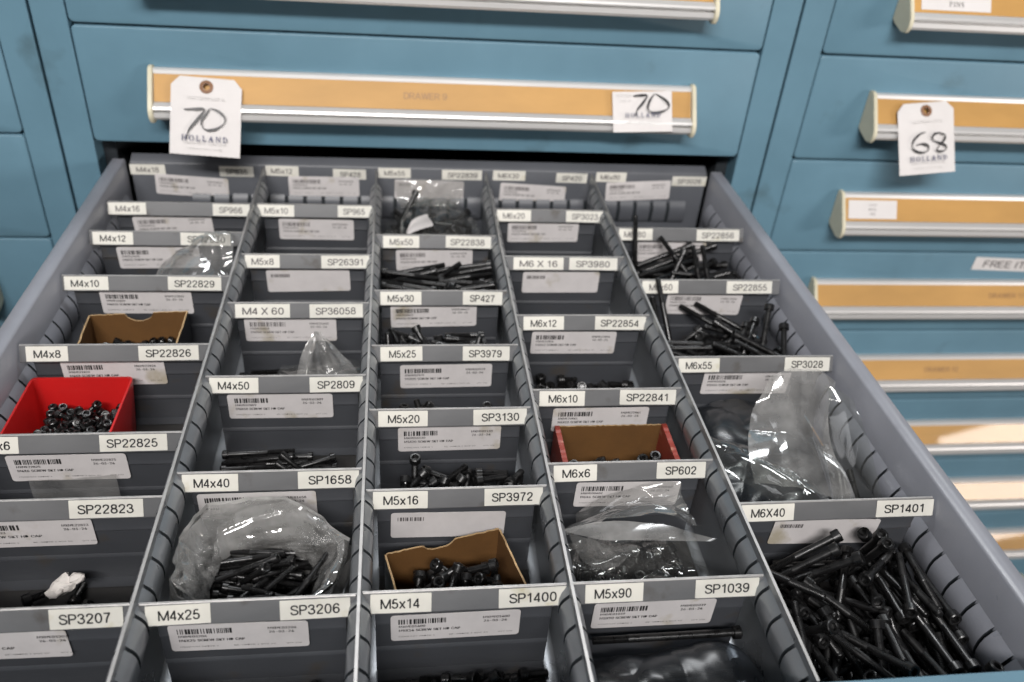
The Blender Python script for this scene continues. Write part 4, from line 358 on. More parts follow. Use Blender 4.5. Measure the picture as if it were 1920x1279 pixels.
  [-1120,-4528,-631,67,158,21,101],[-1507,-4290,-556,45,40,149,-119],[-1653,-4333,-681,136,-147,1,1],[-1138,-4206,-669,49,112,89,131],[-1429,-4170,-623,126,-47,-121,84],[-1102,-4668,-583,56,120,-53,-140],
  [-1332,-4067,-615,57,130,52,131],[-1064,-4325,-662,173,-45,-87,23],[-1052,-4271,-647,56,-91,7,169],[-1427,-4067,-566,130,56,-131,-51],[-1468,-4125,-591,13,-135,9,-147],[-1128,-4262,-673,30,143,83,109],
  [-1398,-4331,-628,111,-104,-92,91],[-1145,-4186,-619,108,-124,64,-94],
 ]},
 "B40": {"d": "M4", "L": 46, "p": [
  [-1199,-5589,-783,101,98,-99,-102],[-1320,-5107,-783,2,139,2,-144],[-1308,-5440,-783,60,130,-49,-130],[-1231,-5382,-783,143,-5,139,5],[-1084,-5417,-738,141,-34,-133,35],[-1357,-5200,-783,101,-98,-99,102],
  [-1120,-5323,-749,41,125,66,135],[-1290,-5269,-782,134,-64,124,-52],[-1125,-5157,-766,0,-134,1,149],[-1189,-5529,-783,131,50,-130,-58],[-1302,-5307,-744,82,-99,-110,106],[-1242,-5107,-720,97,106,102,94],
  [-1187,-5399,-674,144,14,-135,-26],[-1603,-5375,-734,0,-4,-130,-152],[-1265,-5469,-696,99,-101,102,-98],[-1098,-5526,-734,57,125,-51,-136],[-1243,-5476,-752,2,-148,0,-135],[-1197,-5530,-668,140,49,-121,-59],
  [-1051,-5522,-639,112,91,-87,-108],[-1301,-5593,-723,128,53,133,55],[-1088,-5468,-642,100,97,-100,-103],[-1183,-5215,-738,122,-54,-130,72],[-1219,-5591,-668,52,128,55,134],[-1306,-5404,-609,147,-37,-126,33],
  [-1270,-5237,-677,11,136,-23,144],[-1052,-5361,-702,82,100,-91,-122],[-1344,-5217,-624,138,-12,-143,-24],[-1123,-5107,-672,102,-95,-97,106],[-1552,-5346,-702,110,107,-98,82],[-1413,-5145,-574,110,25,165,-7],
  [-1412,-5315,-670,164,53,82,61],[-1034,-5225,-652,128,22,-122,-91],[-1357,-5268,-637,136,-62,-127,37],[-1209,-5294,-586,18,-137,8,144],[-1285,-5214,-570,127,-35,142,-50],[-1120,-5107,-569,112,63,147,44],
  [-1078,-5171,-578,50,113,-42,-151],[-877,-5303,-557,28,70,170,-72],[-1245,-5414,-564,28,-125,-10,153],[-1205,-5471,-579,85,104,-86,-121],[-934,-5347,-581,119,127,70,-69],[-1076,-5235,-521,48,-110,-89,133],
  [-1099,-5472,-530,84,47,122,126],[-1603,-5357,-572,52,-53,-127,-135],[-975,-5438,-440,10,141,107,-93],[-1231,-5461,-474,42,166,25,-100],[-1394,-5499,-512,86,-22,-173,48],[-1209,-5593,-509,103,94,-98,-105],
  [-1157,-5118,-488,93,105,106,95],[-1375,-5343,-512,36,-59,39,-184],[-1139,-5529,-447,109,-47,148,-63],[-848,-5584,-537,1,183,-81,-3],[-1311,-5281,-469,104,81,-134,-68],[-1406,-5320,-448,153,26,113,57],
  [-1407,-5529,-466,85,-85,82,-137],[-1416,-5472,-396,176,40,-83,19],[-1123,-5107,-436,54,135,53,126],[-1331,-5228,-493,81,-105,75,-130],[-1356,-5221,-441,69,130,-79,-111],[-1327,-5165,-445,7,-145,10,-137],
 ]},
 "B25": {"d": "M4", "L": 25, "p": [
  [-1652,-5947,-783,136,56,125,52],[-1263,-6390,-783,127,68,120,-71],[-1554,-6234,-783,127,-67,120,71],[-1510,-6265,-783,47,45,130,137],[-1753,-6381,-783,133,128,-49,59],[-1500,-6025,-783,29,115,76,142],
  [-1353,-6126,-783,144,82,111,22],[-889,-6091,-783,48,-59,124,137],[-1676,-6388,-783,4,4,137,145],[-1339,-6371,-769,91,-103,76,123],[-1403,-6381,-783,4,-3,137,-145],[-1493,-6382,-783,143,135,-25,-26],
  [-1585,-6435,-765,139,-63,110,69],[-1092,-6128,-783,90,-108,-85,-114],[-1189,-6309,-783,129,-122,-63,67],[-979,-6505,-783,13,-137,12,145],[-1718,-6053,-757,109,86,122,-76],[-1598,-6125,-753,145,-112,-38,-70],
  [-1152,-6153,-783,97,-103,-91,-108],[-1726,-6288,-750,116,89,96,-98],[-1030,-6121,-783,79,-28,135,122],[-1020,-6421,-783,145,1,137,-1],[-1236,-5989,-783,142,28,-135,30],[-1020,-6296,-783,48,-124,60,-137],
 ]},
 "TUB": {"d": "M4", "L": 8, "p": [
  [-2679,-3587,-697,78,130,118,56],[-3063,-4007,-743,152,-128,11,-13],[-2693,-3863,-739,114,15,136,92],[-2767,-3908,-743,97,128,-13,-118],[-2589,-3644,-743,6,-88,-94,-153],[-2864,-4223,-736,43,126,65,135],
  [-3063,-4150,-743,13,12,128,152],[-2921,-3978,-742,151,7,130,-8],[-2701,-3723,-742,125,34,124,88],[-2930,-3919,-741,145,-28,131,31],[-2988,-3640,-741,18,-133,-15,-148],[-3004,-3587,-736,12,141,12,-141],
  [-3061,-3860,-743,103,-98,-84,-114],[-2812,-4148,-723,115,-33,39,-155],[-2653,-4112,-743,127,-126,25,85],[-2537,-4163,-743,71,38,-123,136],[-2678,-3649,-726,172,4,-15,-101],[-3056,-3691,-736,0,0,141,-141],
  [-2732,-3646,-743,141,-119,-49,-58],[-2899,-4107,-740,145,-6,-130,47],[-2663,-3771,-742,148,26,-128,30],[-2542,-3594,-654,185,-2,-5,77],[-2755,-4096,-743,117,-99,-82,98],[-2550,-3682,-732,122,100,12,-123],
  [-2555,-3769,-736,9,-106,-92,142],[-2994,-3973,-743,145,115,-58,49],[-2714,-4162,-741,77,114,68,-128],[-2542,-4038,-685,9,-14,-199,-3],[-2776,-3646,-705,61,-55,-45,-177],[-2717,-4153,-685,137,-140,-38,-18],
  [-3023,-3903,-724,160,10,-45,-110],[-2583,-3908,-743,43,37,124,147],[-2537,-3923,-697,11,-13,-155,125],[-2662,-3974,-743,68,-41,122,137],[-2998,-4167,-734,93,88,111,-106],[-2766,-3831,-743,128,-126,27,84],
  [-2898,-3829,-688,0,-101,173,0],[-2884,-3902,-674,73,107,-76,132],[-2817,-3621,-743,106,129,-3,-110],[-3063,-3976,-661,173,-59,-8,-82],[-2594,-3587,-664,138,-16,-40,139],[-2612,-3991,-725,186,56,-42,-19],
  [-2979,-3908,-681,197,-4,-12,-34],[-2602,-3939,-680,149,30,-56,117],[-2612,-4171,-743,153,86,-96,-8],[-2940,-3698,-741,62,123,-47,-137],[-2886,-4047,-743,136,39,-123,-70],[-3012,-3755,-691,73,169,56,56],
  [-2875,-4078,-698,85,94,-49,-147],[-2621,-3749,-679,13,83,-76,-165],[-2748,-3871,-696,50,100,49,158],[-2718,-3955,-730,164,83,-35,70],[-2896,-3691,-698,39,66,-80,-167],[-2666,-3800,-673,144,-44,-123,-47],
  [-2837,-3816,-736,121,137,-34,73],[-2552,-4113,-707,77,-26,-111,145],[-2782,-3831,-677,126,37,62,137],[-2802,-3688,-539,80,5,72,168],[-2943,-4162,-681,58,56,146,-111],[-2654,-3913,-652,26,18,10,197],
  [-3063,-3706,-661,180,38,34,-70],[-2611,-4209,-684,176,-47,-65,-51],[-3063,-4120,-590,177,-51,-3,-78],[-2764,-4048,-674,159,-63,39,-96],[-2537,-3926,-644,134,126,39,-69],[-2874,-3587,-721,166,-16,74,-82],
  [-2986,-3861,-726,155,-24,-70,-103],[-2909,-3929,-617,17,109,15,166],[-2595,-3684,-629,130,33,144,33],[-2769,-3954,-688,156,105,-34,-58],[-2788,-3869,-620,149,-31,-122,-43],[-2829,-4087,-660,117,-54,-70,-136],
  [-3006,-3663,-556,152,124,37,16],[-2855,-3719,-646,171,54,25,85],[-2900,-3869,-612,29,24,-21,-195],[-3063,-3802,-564,72,30,-28,182],[-2701,-4158,-559,2,15,-98,-174],[-2778,-3735,-481,165,0,38,-106],
  [-2565,-3659,-492,114,-67,107,104],[-2676,-3776,-607,147,84,-52,-94],[-2609,-3780,-502,188,-57,-25,-25],[-2660,-3936,-537,16,-79,-59,-173],[-2929,-4116,-601,20,-96,-97,-145],[-2962,-3835,-520,139,-64,53,-118],
  [-3002,-4110,-676,62,133,7,-136],[-3031,-4016,-640,57,62,-173,54],[-2537,-3855,-651,198,-19,-17,2],[-2653,-4132,-690,137,-82,46,111],[-2899,-4175,-727,176,-38,72,51],[-2723,-3912,-643,164,-47,-3,-104],
  [-2582,-3898,-617,61,65,-27,177],[-3056,-4188,-602,135,28,-26,142],[-2590,-3998,-581,117,160,18,19],[-2777,-4093,-645,23,14,16,198],[-2815,-4223,-601,149,-59,108,-50],[-2781,-4147,-596,175,-2,13,-97],
  [-2852,-4128,-554,141,-137,33,-13],[-2696,-3881,-522,100,17,-16,172],[-2854,-3587,-595,1,4,17,-199],[-2537,-3939,-519,78,-6,-58,-175],[-2864,-3971,-524,178,58,-10,68],[-2938,-3695,-490,28,-128,28,149],
  [-2995,-3962,-505,38,44,-119,150],[-2861,-4182,-505,112,97,133,16],[-2854,-3795,-671,54,67,-116,-139],[-2872,-4025,-678,82,64,-63,-159],[-2676,-3965,-663,103,32,-20,-167],[-2882,-3812,-604,120,5,28,157],
  [-2978,-4039,-659,144,49,-55,117],[-3061,-4069,-614,159,-61,57,88],[-2766,-3942,-615,169,-72,-33,72],[-2738,-4173,-634,89,-99,-53,-139],[-2906,-4162,-641,20,-8,129,-151],[-2539,-4223,-654,183,-11,-19,-77],
  [-2803,-3607,-613,197,-13,32,-5],[-2912,-3689,-556,177,-39,83,-13],[-2891,-4096,-497,40,25,-91,-172],[-3056,-3594,-537,142,0,0,-141],[-2766,-3995,-591,63,31,62,177],[-2899,-3915,-532,190,-25,38,-44],
  [-2840,-3868,-540,192,-14,48,23],[-2937,-3873,-442,149,0,-100,-89],[-2555,-3587,-546,149,11,-132,14],[-2537,-4005,-555,119,76,55,-131],[-3038,-3754,-548,173,-36,-5,93],[-2776,-3717,-727,160,-69,39,-91],
  [-2609,-3836,-610,91,-172,41,16],[-2721,-3668,-619,155,-30,121,23],[-2537,-4147,-644,9,15,-101,-172],[-2592,-4142,-588,137,-55,-135,5],[-2690,-3716,-587,91,9,68,164],[-2760,-4052,-536,182,63,-54,3],
  [-3015,-3630,-692,137,-101,37,-98],[-2930,-3597,-561,169,45,-11,97],[-2765,-3588,-493,68,76,7,172],[-2860,-3615,-478,143,67,86,-87],[-2942,-3795,-550,148,-39,77,103],[-2695,-4063,-580,179,-68,38,43],
  [-2881,-3754,-460,28,-14,91,-175],[-2639,-3775,-566,191,1,-57,-6],[-2824,-3782,-475,68,-178,36,50],[-3063,-3899,-498,140,33,55,-128],[-2544,-4118,-538,182,23,9,-79],[-2751,-3744,-569,148,-3,60,120],
  [-2837,-4141,-478,145,60,-1,-125],[-2841,-3869,-672,51,123,-57,138],[-2976,-3972,-616,194,19,-21,-41],[-2693,-4223,-674,184,-16,-6,-76],[-2978,-3968,-687,143,-64,120,-30],[-2664,-3833,-601,175,3,28,-93],
  [-2759,-3741,-641,32,156,48,-111],[-3056,-3594,-660,76,0,0,185],[-2668,-4216,-512,43,-152,-61,107],[-3048,-3854,-617,106,-97,-1,-139],[-3056,-4205,-492,125,-70,-67,-122],[-2981,-4101,-553,5,6,-34,-197],
  [-2597,-3974,-524,32,71,119,-140],[-2613,-3726,-591,30,18,20,196],[-2934,-4223,-582,125,42,64,136],[-2944,-4028,-580,174,39,15,90],[-2680,-3977,-504,75,68,-97,-142],[-2995,-3781,-530,192,8,-2,-57],
  [-2823,-3922,-517,52,65,4,182],[-2988,-4216,-561,137,34,34,137],[-2719,-4052,-491,62,-12,-66,-178],[-2819,-3698,-697,132,-52,-11,-141],[-3003,-3786,-641,117,-49,-142,63],[-2597,-3664,-579,44,-119,28,-152],
  [-2588,-3825,-554,118,2,106,-122],[-2688,-3587,-633,129,80,-59,-116],[-2999,-3587,-536,76,-18,26,-182],[-2611,-4223,-607,4,-52,17,192],[-3011,-3881,-553,127,41,145,-36],[-2996,-3700,-612,130,-107,-106,-19],
  [-2652,-3646,-512,26,32,-79,179],[-2537,-4177,-539,178,47,-37,69],[-3055,-4021,-510,177,93,-2,4],[-2818,-4019,-570,122,-87,-129,30],[-2719,-4175,-483,103,66,-6,158],[-3056,-3909,-573,170,72,30,-70],
  [-2911,-4157,-567,64,-46,8,184],[-2712,-3829,-497,170,-17,-22,101],[-2604,-4171,-522,160,7,-3,-120],[-2794,-3771,-552,160,57,18,104],[-3063,-3662,-545,184,6,14,77],[-2953,-3900,-492,187,55,-45,12],
  [-2565,-3651,-684,79,114,-71,-126],[-2996,-3700,-671,113,128,27,101],[-2944,-3865,-687,159,-28,-38,-112],[-2875,-3638,-660,36,-79,58,171],[-2775,-4223,-672,67,-128,-39,132],[-2899,-3686,-618,125,20,106,113],
  [-2865,-4122,-632,152,58,88,-77],[-2644,-3993,-592,75,132,108,-73],[-2982,-3608,-603,148,79,99,-46],[-2537,-3724,-526,102,154,52,-57],[-2681,-3588,-567,189,13,-65,5],[-2645,-4131,-525,25,19,144,135],
  [-2780,-3816,-580,174,62,56,-50],[-3017,-4150,-586,70,16,-7,187],[-2597,-4075,-472,112,25,-62,-151],[-2807,-3978,-532,187,45,53,-20],[-2923,-3972,-567,107,3,-12,-169],[-2975,-4160,-469,129,83,59,114],
  [-2669,-4076,-481,69,37,-80,166],[-2537,-3795,-486,154,-100,26,75],[-2755,-4027,-743,146,-60,-114,46],[-2578,-3830,-682,134,126,-53,-57],[-2857,-3748,-743,152,15,-128,18],[-2604,-4070,-725,130,-16,20,-150],
  [-3056,-4221,-726,77,-5,-12,-184],[-2537,-3757,-667,187,-6,-21,-67],[-2765,-3687,-581,80,26,96,154],[-2978,-4164,-640,46,67,125,-133],[-2607,-3843,-486,155,39,23,118],[-2955,-3758,-594,146,-38,131,-6],
 ]},
 "BXA": {"d": "M4", "L": 10, "p": [
  [-2953,-2558,-753,68,42,125,-135],[-2941,-2706,-753,86,24,129,-124],[-2489,-2744,-753,151,-95,91,3],[-2550,-2738,-753,34,30,128,147],[-2429,-2517,-753,67,125,-42,-135],[-2913,-3097,-753,66,-43,-124,-135],
  [-2811,-3223,-753,143,-58,-118,48],[-2552,-3195,-702,3,-60,91,168],[-2782,-3170,-753,147,-69,-112,35],[-2770,-2517,-753,48,-118,-58,143],[-2317,-3047,-753,99,99,86,-114],[-2341,-3200,-753,109,2,-131,-105],
  [-2680,-2702,-753,75,35,127,-131],[-2533,-2890,-753,104,-96,-90,-110],[-2317,-2637,-753,100,-100,85,113],[-2629,-2612,-753,22,-105,79,-149],[-2386,-3223,-658,33,-179,-70,46],[-2953,-3154,-753,136,125,-41,66],
  [-2348,-2693,-725,104,-18,20,-169],[-2629,-3089,-753,117,83,102,-95],[-2884,-2966,-753,151,7,-131,8],[-2953,-2845,-753,48,59,-118,143],[-2683,-3098,-753,62,46,-123,137],[-2455,-2781,-725,119,-27,-20,-157],
  [-2657,-2823,-753,57,121,50,139],[-2881,-2588,-753,76,-33,-127,-130],[-2392,-2760,-753,45,61,116,-144],[-2666,-3223,-753,9,-131,-10,-151],[-2487,-2984,-753,128,112,69,79],[-2630,-2866,-705,161,7,119,2],
  [-2882,-3218,-682,147,43,-113,-63],[-2803,-2867,-753,16,14,-131,-150],[-2504,-2735,-691,134,122,17,-83],[-2514,-3195,-753,24,-77,107,149],[-2679,-2901,-753,121,130,-20,90],[-2624,-2520,-753,53,-119,55,-141],
  [-2534,-3158,-634,25,-53,54,184],[-2387,-2754,-621,83,135,63,104],[-2457,-3195,-753,70,-39,-125,-133],[-2690,-3223,-704,54,97,50,159],[-2512,-3103,-690,86,-150,101,9],[-2831,-3089,-753,97,-84,101,-115],
  [-2593,-3021,-753,124,129,-24,86],[-2884,-3081,-701,115,-75,72,126],[-2545,-3223,-651,6,-87,12,180],[-2442,-2606,-753,151,94,91,-2],[-2834,-2683,-709,113,-130,8,102],[-2408,-2885,-753,144,-64,-115,47],
  [-2812,-2652,-753,9,8,-131,-151],[-2389,-2735,-693,141,125,-26,62],[-2336,-2517,-726,141,19,0,140],[-2726,-2994,-736,123,70,-67,-125],[-2317,-2809,-753,135,-125,42,68],[-2606,-2908,-744,104,8,115,-126],
  [-2319,-2845,-706,96,104,-113,85],[-2953,-2546,-701,109,83,-71,127],[-2460,-2936,-752,14,132,-13,149],[-2473,-3178,-692,161,-107,42,-30],[-2317,-3223,-637,18,-76,-184,-8],[-2788,-3223,-681,8,-58,12,191],
  [-2564,-3058,-654,164,52,-70,-75],[-2513,-2861,-663,76,6,-17,184],[-2737,-2789,-730,99,67,38,-156],[-2631,-2691,-725,94,16,-39,171],[-2813,-2647,-663,175,97,-1,0],[-2928,-2941,-662,184,-33,13,-70],
  [-2464,-2832,-683,139,-12,71,-124],[-2713,-2600,-737,130,-48,-89,-114],[-2887,-2609,-634,153,77,64,-81],[-2441,-3223,-640,133,29,48,139],[-2318,-2646,-613,18,-7,-101,172],[-2776,-2574,-665,189,-18,19,60],
  [-2856,-2984,-624,183,18,30,-72],[-2414,-2680,-646,108,97,-27,-135],[-2490,-3108,-630,170,90,48,-31],[-2479,-2517,-656,184,9,-14,77],[-2709,-2870,-680,138,11,16,-143],[-2559,-2664,-606,162,96,42,52],
  [-2690,-2659,-624,169,-87,-25,56],[-2677,-3080,-606,126,-43,72,131],[-2587,-2579,-693,173,37,39,84],[-2858,-2907,-643,5,-104,84,-149],[-2692,-2787,-640,100,96,-34,-140],[-2573,-2717,-682,58,-1,53,-184],
  [-2953,-2831,-699,125,73,86,-109],[-2605,-3050,-693,143,114,-73,-35],[-2317,-2964,-725,197,31,-14,-2],[-2781,-3038,-753,151,-15,-130,-10],[-2953,-3089,-699,138,122,-39,67],[-2757,-2631,-727,89,9,3,179],
  [-2952,-2543,-640,180,85,9,15],[-2536,-3007,-725,149,-20,-15,-131],[-2883,-3164,-658,160,40,-10,-112],[-2659,-3037,-650,25,-117,-71,-144],[-2324,-3077,-687,113,85,85,-113],[-2880,-2706,-665,110,146,-29,76],
  [-2424,-2602,-673,174,54,27,79],[-2765,-2690,-692,59,-29,42,-184],[-2450,-2972,-693,126,-67,100,-98],[-2745,-3177,-678,192,-25,-13,-47],[-2779,-2742,-725,193,35,6,-38],[-2671,-2829,-680,168,5,68,-85],
  [-2832,-3079,-671,140,15,-57,131],[-2349,-3013,-613,152,-16,-128,-10],[-2900,-2824,-668,101,143,69,67],[-2826,-2595,-637,18,-31,70,-184],[-2788,-2872,-629,75,-130,55,121],[-2690,-2586,-641,134,80,73,102],
  [-2821,-3024,-657,124,2,49,-149],[-2351,-3068,-636,101,27,88,-146],[-2748,-3032,-641,104,70,101,-119],[-2366,-3020,-753,148,128,-27,-31],[-2604,-2744,-728,163,65,32,-91],[-2388,-2584,-722,169,79,37,62],
  [-2731,-2717,-729,110,3,75,-150],[-2415,-3048,-682,126,34,-122,-90],[-2881,-2691,-753,17,82,-103,150],[-2748,-2869,-753,145,115,63,-42],[-2588,-2928,-668,66,112,-86,-125],[-2532,-2587,-726,17,-58,-2,-191],
  [-2817,-2517,-631,115,-62,-76,131],[-2779,-2904,-691,145,104,52,75],[-2930,-2734,-689,57,-41,-145,-119],[-2372,-2862,-682,72,-55,-9,-178],[-2345,-2534,-606,77,-110,-47,140],[-2623,-3136,-612,188,42,-11,53],
  [-2374,-2567,-649,77,-169,-62,43],[-2379,-2921,-650,84,-51,-36,171],[-2688,-2977,-665,29,36,12,-194],[-2443,-2915,-693,71,-118,-69,128],[-2723,-3222,-637,189,-23,27,-55],[-2387,-3159,-655,80,11,-29,-181],
  [-2664,-2614,-703,111,49,-127,96],[-2534,-2521,-659,76,-31,-21,181],[-2530,-2809,-608,153,-73,102,-29],[-2553,-2661,-679,140,-26,-139,-22],[-2404,-3089,-645,101,40,-75,-150],[-2697,-2517,-644,159,10,120,-11],
  [-2317,-2912,-631,126,61,43,-136],[-2870,-2884,-753,150,-131,-13,15],[-2704,-3122,-689,62,65,-47,172],[-2953,-3019,-667,68,37,-56,176],[-2487,-2631,-728,78,-26,62,-171],[-2609,-2517,-693,100,112,-101,-84],
  [-2822,-2939,-718,30,109,-27,-163],[-2928,-2756,-627,31,-87,-23,-176],[-2640,-3011,-708,48,-95,-102,135],[-2829,-2522,-684,66,112,-44,-145],[-2774,-3096,-684,81,122,58,-124],
 ]},
 "A23": {"d": "M5", "L": 14, "p": [
  [-2482,-5154,-777,149,133,-4,-4],[-2759,-5416,-777,134,43,-126,-65],[-2710,-5167,-777,148,83,-104,-16],[-2411,-5372,-777,142,-118,61,46],[-2586,-5371,-777,63,-125,46,-135],
 ]},
 "C55": {"d": "M5", "L": 55, "p": [
  [-49,-1015,-777,139,135,-33,-34],[-293,-997,-777,44,-63,124,137],[-157,-514,-777,131,127,57,59],[-202,-719,-743,110,107,100,-80],[-344,-1082,-777,143,-139,-15,16],[361,-549,-777,135,-126,-59,-49],
  [98,-1031,-764,95,106,96,-104],[35,-963,-734,32,77,127,-130],[84,-1211,-691,54,139,-7,-133],[-283,-570,-741,110,-83,-100,-105],[283,-1048,-777,24,80,-114,141],[427,-548,-777,57,-52,-129,-132],
  [-157,-586,-719,23,52,-138,133],[374,-1030,-695,109,92,105,-93],[-427,-496,-735,140,118,-49,63],[133,-1276,-676,150,-63,105,-49],[-207,-1204,-694,95,49,124,114],[202,-755,-777,6,94,-103,143],
  [-360,-513,-710,101,97,-90,111],[62,-508,-756,48,-124,72,131],[104,-456,-777,143,103,94,-6],[-222,-1167,-637,121,-127,38,-88],[64,-423,-669,107,20,144,86],[-132,-939,-679,112,-109,-94,82],
  [-65,-615,-660,93,89,120,95],[22,-1164,-667,3,-140,-51,-134],[280,-689,-695,106,88,-109,95],[-14,-904,-654,138,-27,125,-69],[-22,-592,-598,77,61,-123,-124],[76,-493,-642,10,96,-12,-175],
  [-359,-1068,-678,63,-43,-101,-155],[417,-506,-709,129,132,-56,53],[-273,-1010,-603,122,-139,-46,-61],[104,-857,-663,118,-25,-102,-123],[180,-412,-610,122,133,62,60],[138,-868,-589,107,-120,92,-74],
  [68,-1069,-571,131,129,-77,-9],[-15,-290,-535,94,-114,-106,84],[-162,-965,-594,84,-48,142,102],[-176,-602,-589,128,120,13,96],[170,-491,-612,2,109,-96,137],[-164,-653,-455,115,140,28,-80],
  [-36,-722,-454,4,-162,-49,-106],[-106,-555,-522,136,-42,-126,61],[-421,-549,-642,64,-66,134,116],[-105,-692,-479,154,-81,79,58],[-354,-1170,-559,0,-31,-43,-193],[-25,-1270,-534,45,124,-33,-147],
  [-314,-425,-390,186,-59,44,-14],[-206,-359,-516,81,66,168,30],[233,-1115,-622,138,110,-89,-26],[-277,-769,-550,76,-117,95,107],[193,-253,-604,130,59,55,129],[131,-1327,-569,124,-59,137,-49],
  [-177,-406,-632,82,-93,10,157],[118,-1201,-523,6,141,-25,139],[426,-769,-558,128,-126,59,65],[-341,-789,-478,122,159,-3,-3],[-301,-445,-493,79,-11,104,-151],[305,-938,-516,75,20,125,-135],
  [182,-374,-499,61,119,-68,-132],[314,-751,-538,55,-79,108,138],[-427,-1078,-562,2,2,126,155],[347,-548,-545,78,-108,110,101],
 ]},
}
VISIBLE = [8,9,13,23,25,30,31,32,33,34,35,36,37,38,39,40,41,43,44,45,46,47,48,49,50,51,52,54,55,58,59,60,62,64,65,66,67,69,71,72,73,74,75,76,78,81,83,85,86,88,91,92,94,95,96,97,98,99,102,104,105,107,108,109,110,111,112,113,114,115,118,160,161,163,168,174,175,177,179,186,187,188,189,193,194,195,197,239,240,241,243,245,246,247,248,249,250,251,254,255,257,258,259,260,261,262,263,264,265,308,309,312,316,317,318,319,320,325,326,329,330,340,341,348,382,383,388,389,394,399,404,405,406,407,419,438,445,498,500,511,513,517,519,521,522,523,524,525,538,550,555,557,568,577,585,592,621,622,623,624,628,630,631,632,633,635,636,638,685,690,700,703,709,714,770,775,791,792,802,804,811,815,816,822,824,826,829,837,839,840,842,843,845,846,849,852,856,857,859,860,862,865,871,872,892,893,914,928,929,931,932,933,934,935,938,962,968,970,971,972,973,974,975,976,977,979,980,981,982,983,984,985,987,988,989,990,991,992,993,994,995,996,997,1099,1102,1105,1119,1123,1137,1139,1154,1155,1156,1160,1181,1190,1201,1204,1205,1216,1233,1310,1359,1384,1386,1387,1423,1426,1431,1432,1434,1437,1438,1441,1446,1447,1449,1450,1453,1454,1455,1456,1457,1458,1459,1460,1461,1462,1468,1473,1474,1476]

# ------------------------------------------------------------------ materials
def mat(name, col, rough=.5, metal=0.0, spec=.5, var=0.0, vscale=20, bump=0.0, bscale=300, rvar=0.0, coat=0.0, tint=None, stretch=(1, 1, 1), spots=None):
    m = bpy.data.materials.new(name); m.use_nodes = True; nt = m.node_tree; N = nt.nodes; L = nt.links
    b = N['Principled BSDF']; b.inputs['Base Color'].default_value = (*col, 1); b.inputs['Roughness'].default_value = rough
    b.inputs['Metallic'].default_value = metal; b.inputs['Specular IOR Level'].default_value = spec; b.inputs['Coat Weight'].default_value = coat
    tc = N.new('ShaderNodeTexCoord'); mp = N.new('ShaderNodeMapping'); mp.inputs['Scale'].default_value = stretch
    L.new(tc.outputs['Object'], mp.inputs['Vector'])
    last = None
    if var or rvar:
        n = N.new('ShaderNodeTexNoise'); n.inputs['Scale'].default_value = vscale; n.inputs['Detail'].default_value = 6; n.inputs['Roughness'].default_value = .62
        L.new(mp.outputs[0], n.inputs['Vector'])
        if var:
            r = N.new('ShaderNodeValToRGB'); t = tint or tuple(c * (1 - var) for c in col)
            r.color_ramp.elements[0].position = .35; r.color_ramp.elements[0].color = (*t, 1)
            r.color_ramp.elements[1].position = .65; r.color_ramp.elements[1].color = (*[min(1, c * (1 + var * .5)) for c in col], 1)
            L.new(n.outputs['Fac'], r.inputs['Fac']); last = r.outputs['Color']
        if rvar:
            q = N.new('ShaderNodeMapRange'); q.inputs['From Min'].default_value = .3; q.inputs['From Max'].default_value = .7
            q.inputs['To Min'].default_value = max(.02, rough - rvar); q.inputs['To Max'].default_value = rough + rvar
            L.new(n.outputs['Fac'], q.inputs['Value']); L.new(q.outputs[0], b.inputs['Roughness'])
    if spots:                                   # grime with a shape of its own: (colour, scale, threshold)
        scol, ss, th = spots
        n2 = N.new('ShaderNodeTexNoise'); n2.inputs['Scale'].default_value = ss; n2.inputs['Detail'].default_value = 5
        oi = N.new('ShaderNodeObjectInfo'); ad = N.new('ShaderNodeVectorMath'); ad.operation = 'ADD'
        ml = N.new('ShaderNodeVectorMath'); ml.operation = 'SCALE'; ml.inputs['Scale'].default_value = 1.0
        L.new(oi.outputs['Location'], ml.inputs[0]); L.new(tc.outputs['Object'], ad.inputs[0]); L.new(ml.outputs[0], ad.inputs[1]); L.new(ad.outputs[0], n2.inputs['Vector'])
        r2 = N.new('ShaderNodeValToRGB'); r2.color_ramp.elements[0].position = th; r2.color_ramp.elements[0].color = (0, 0, 0, 1)
        r2.color_ramp.elements[1].position = th + .12; r2.color_ramp.elements[1].color = (.75, .75, .75, 1)
        mx = N.new('ShaderNodeMix'); mx.data_type = 'RGBA'; L.new(n2.outputs['Fac'], r2.inputs['Fac']); L.new(r2.outputs['Color'], mx.inputs['Factor'])
        if last: L.new(last, mx.inputs['A'])
        else: mx.inputs['A'].default_value = (*col, 1)
        mx.inputs['B'].default_value = (*scol, 1); last = mx.outputs['Result']
    if last: L.new(last, b.inputs['Base Color'])
    if bump:
        nb = N.new('ShaderNodeTexNoise'); nb.inputs['Scale'].default_value = bscale; nb.inputs['Detail'].default_value = 3
        L.new(mp.outputs[0], nb.inputs['Vector'])
        bp = N.new('ShaderNodeBump'); bp.inputs['Strength'].default_value = bump; bp.inputs['Distance'].default_value = .001
        L.new(nb.outputs['Fac'], bp.inputs['Height']); L.new(bp.outputs[0], b.inputs['Normal'])
    return m

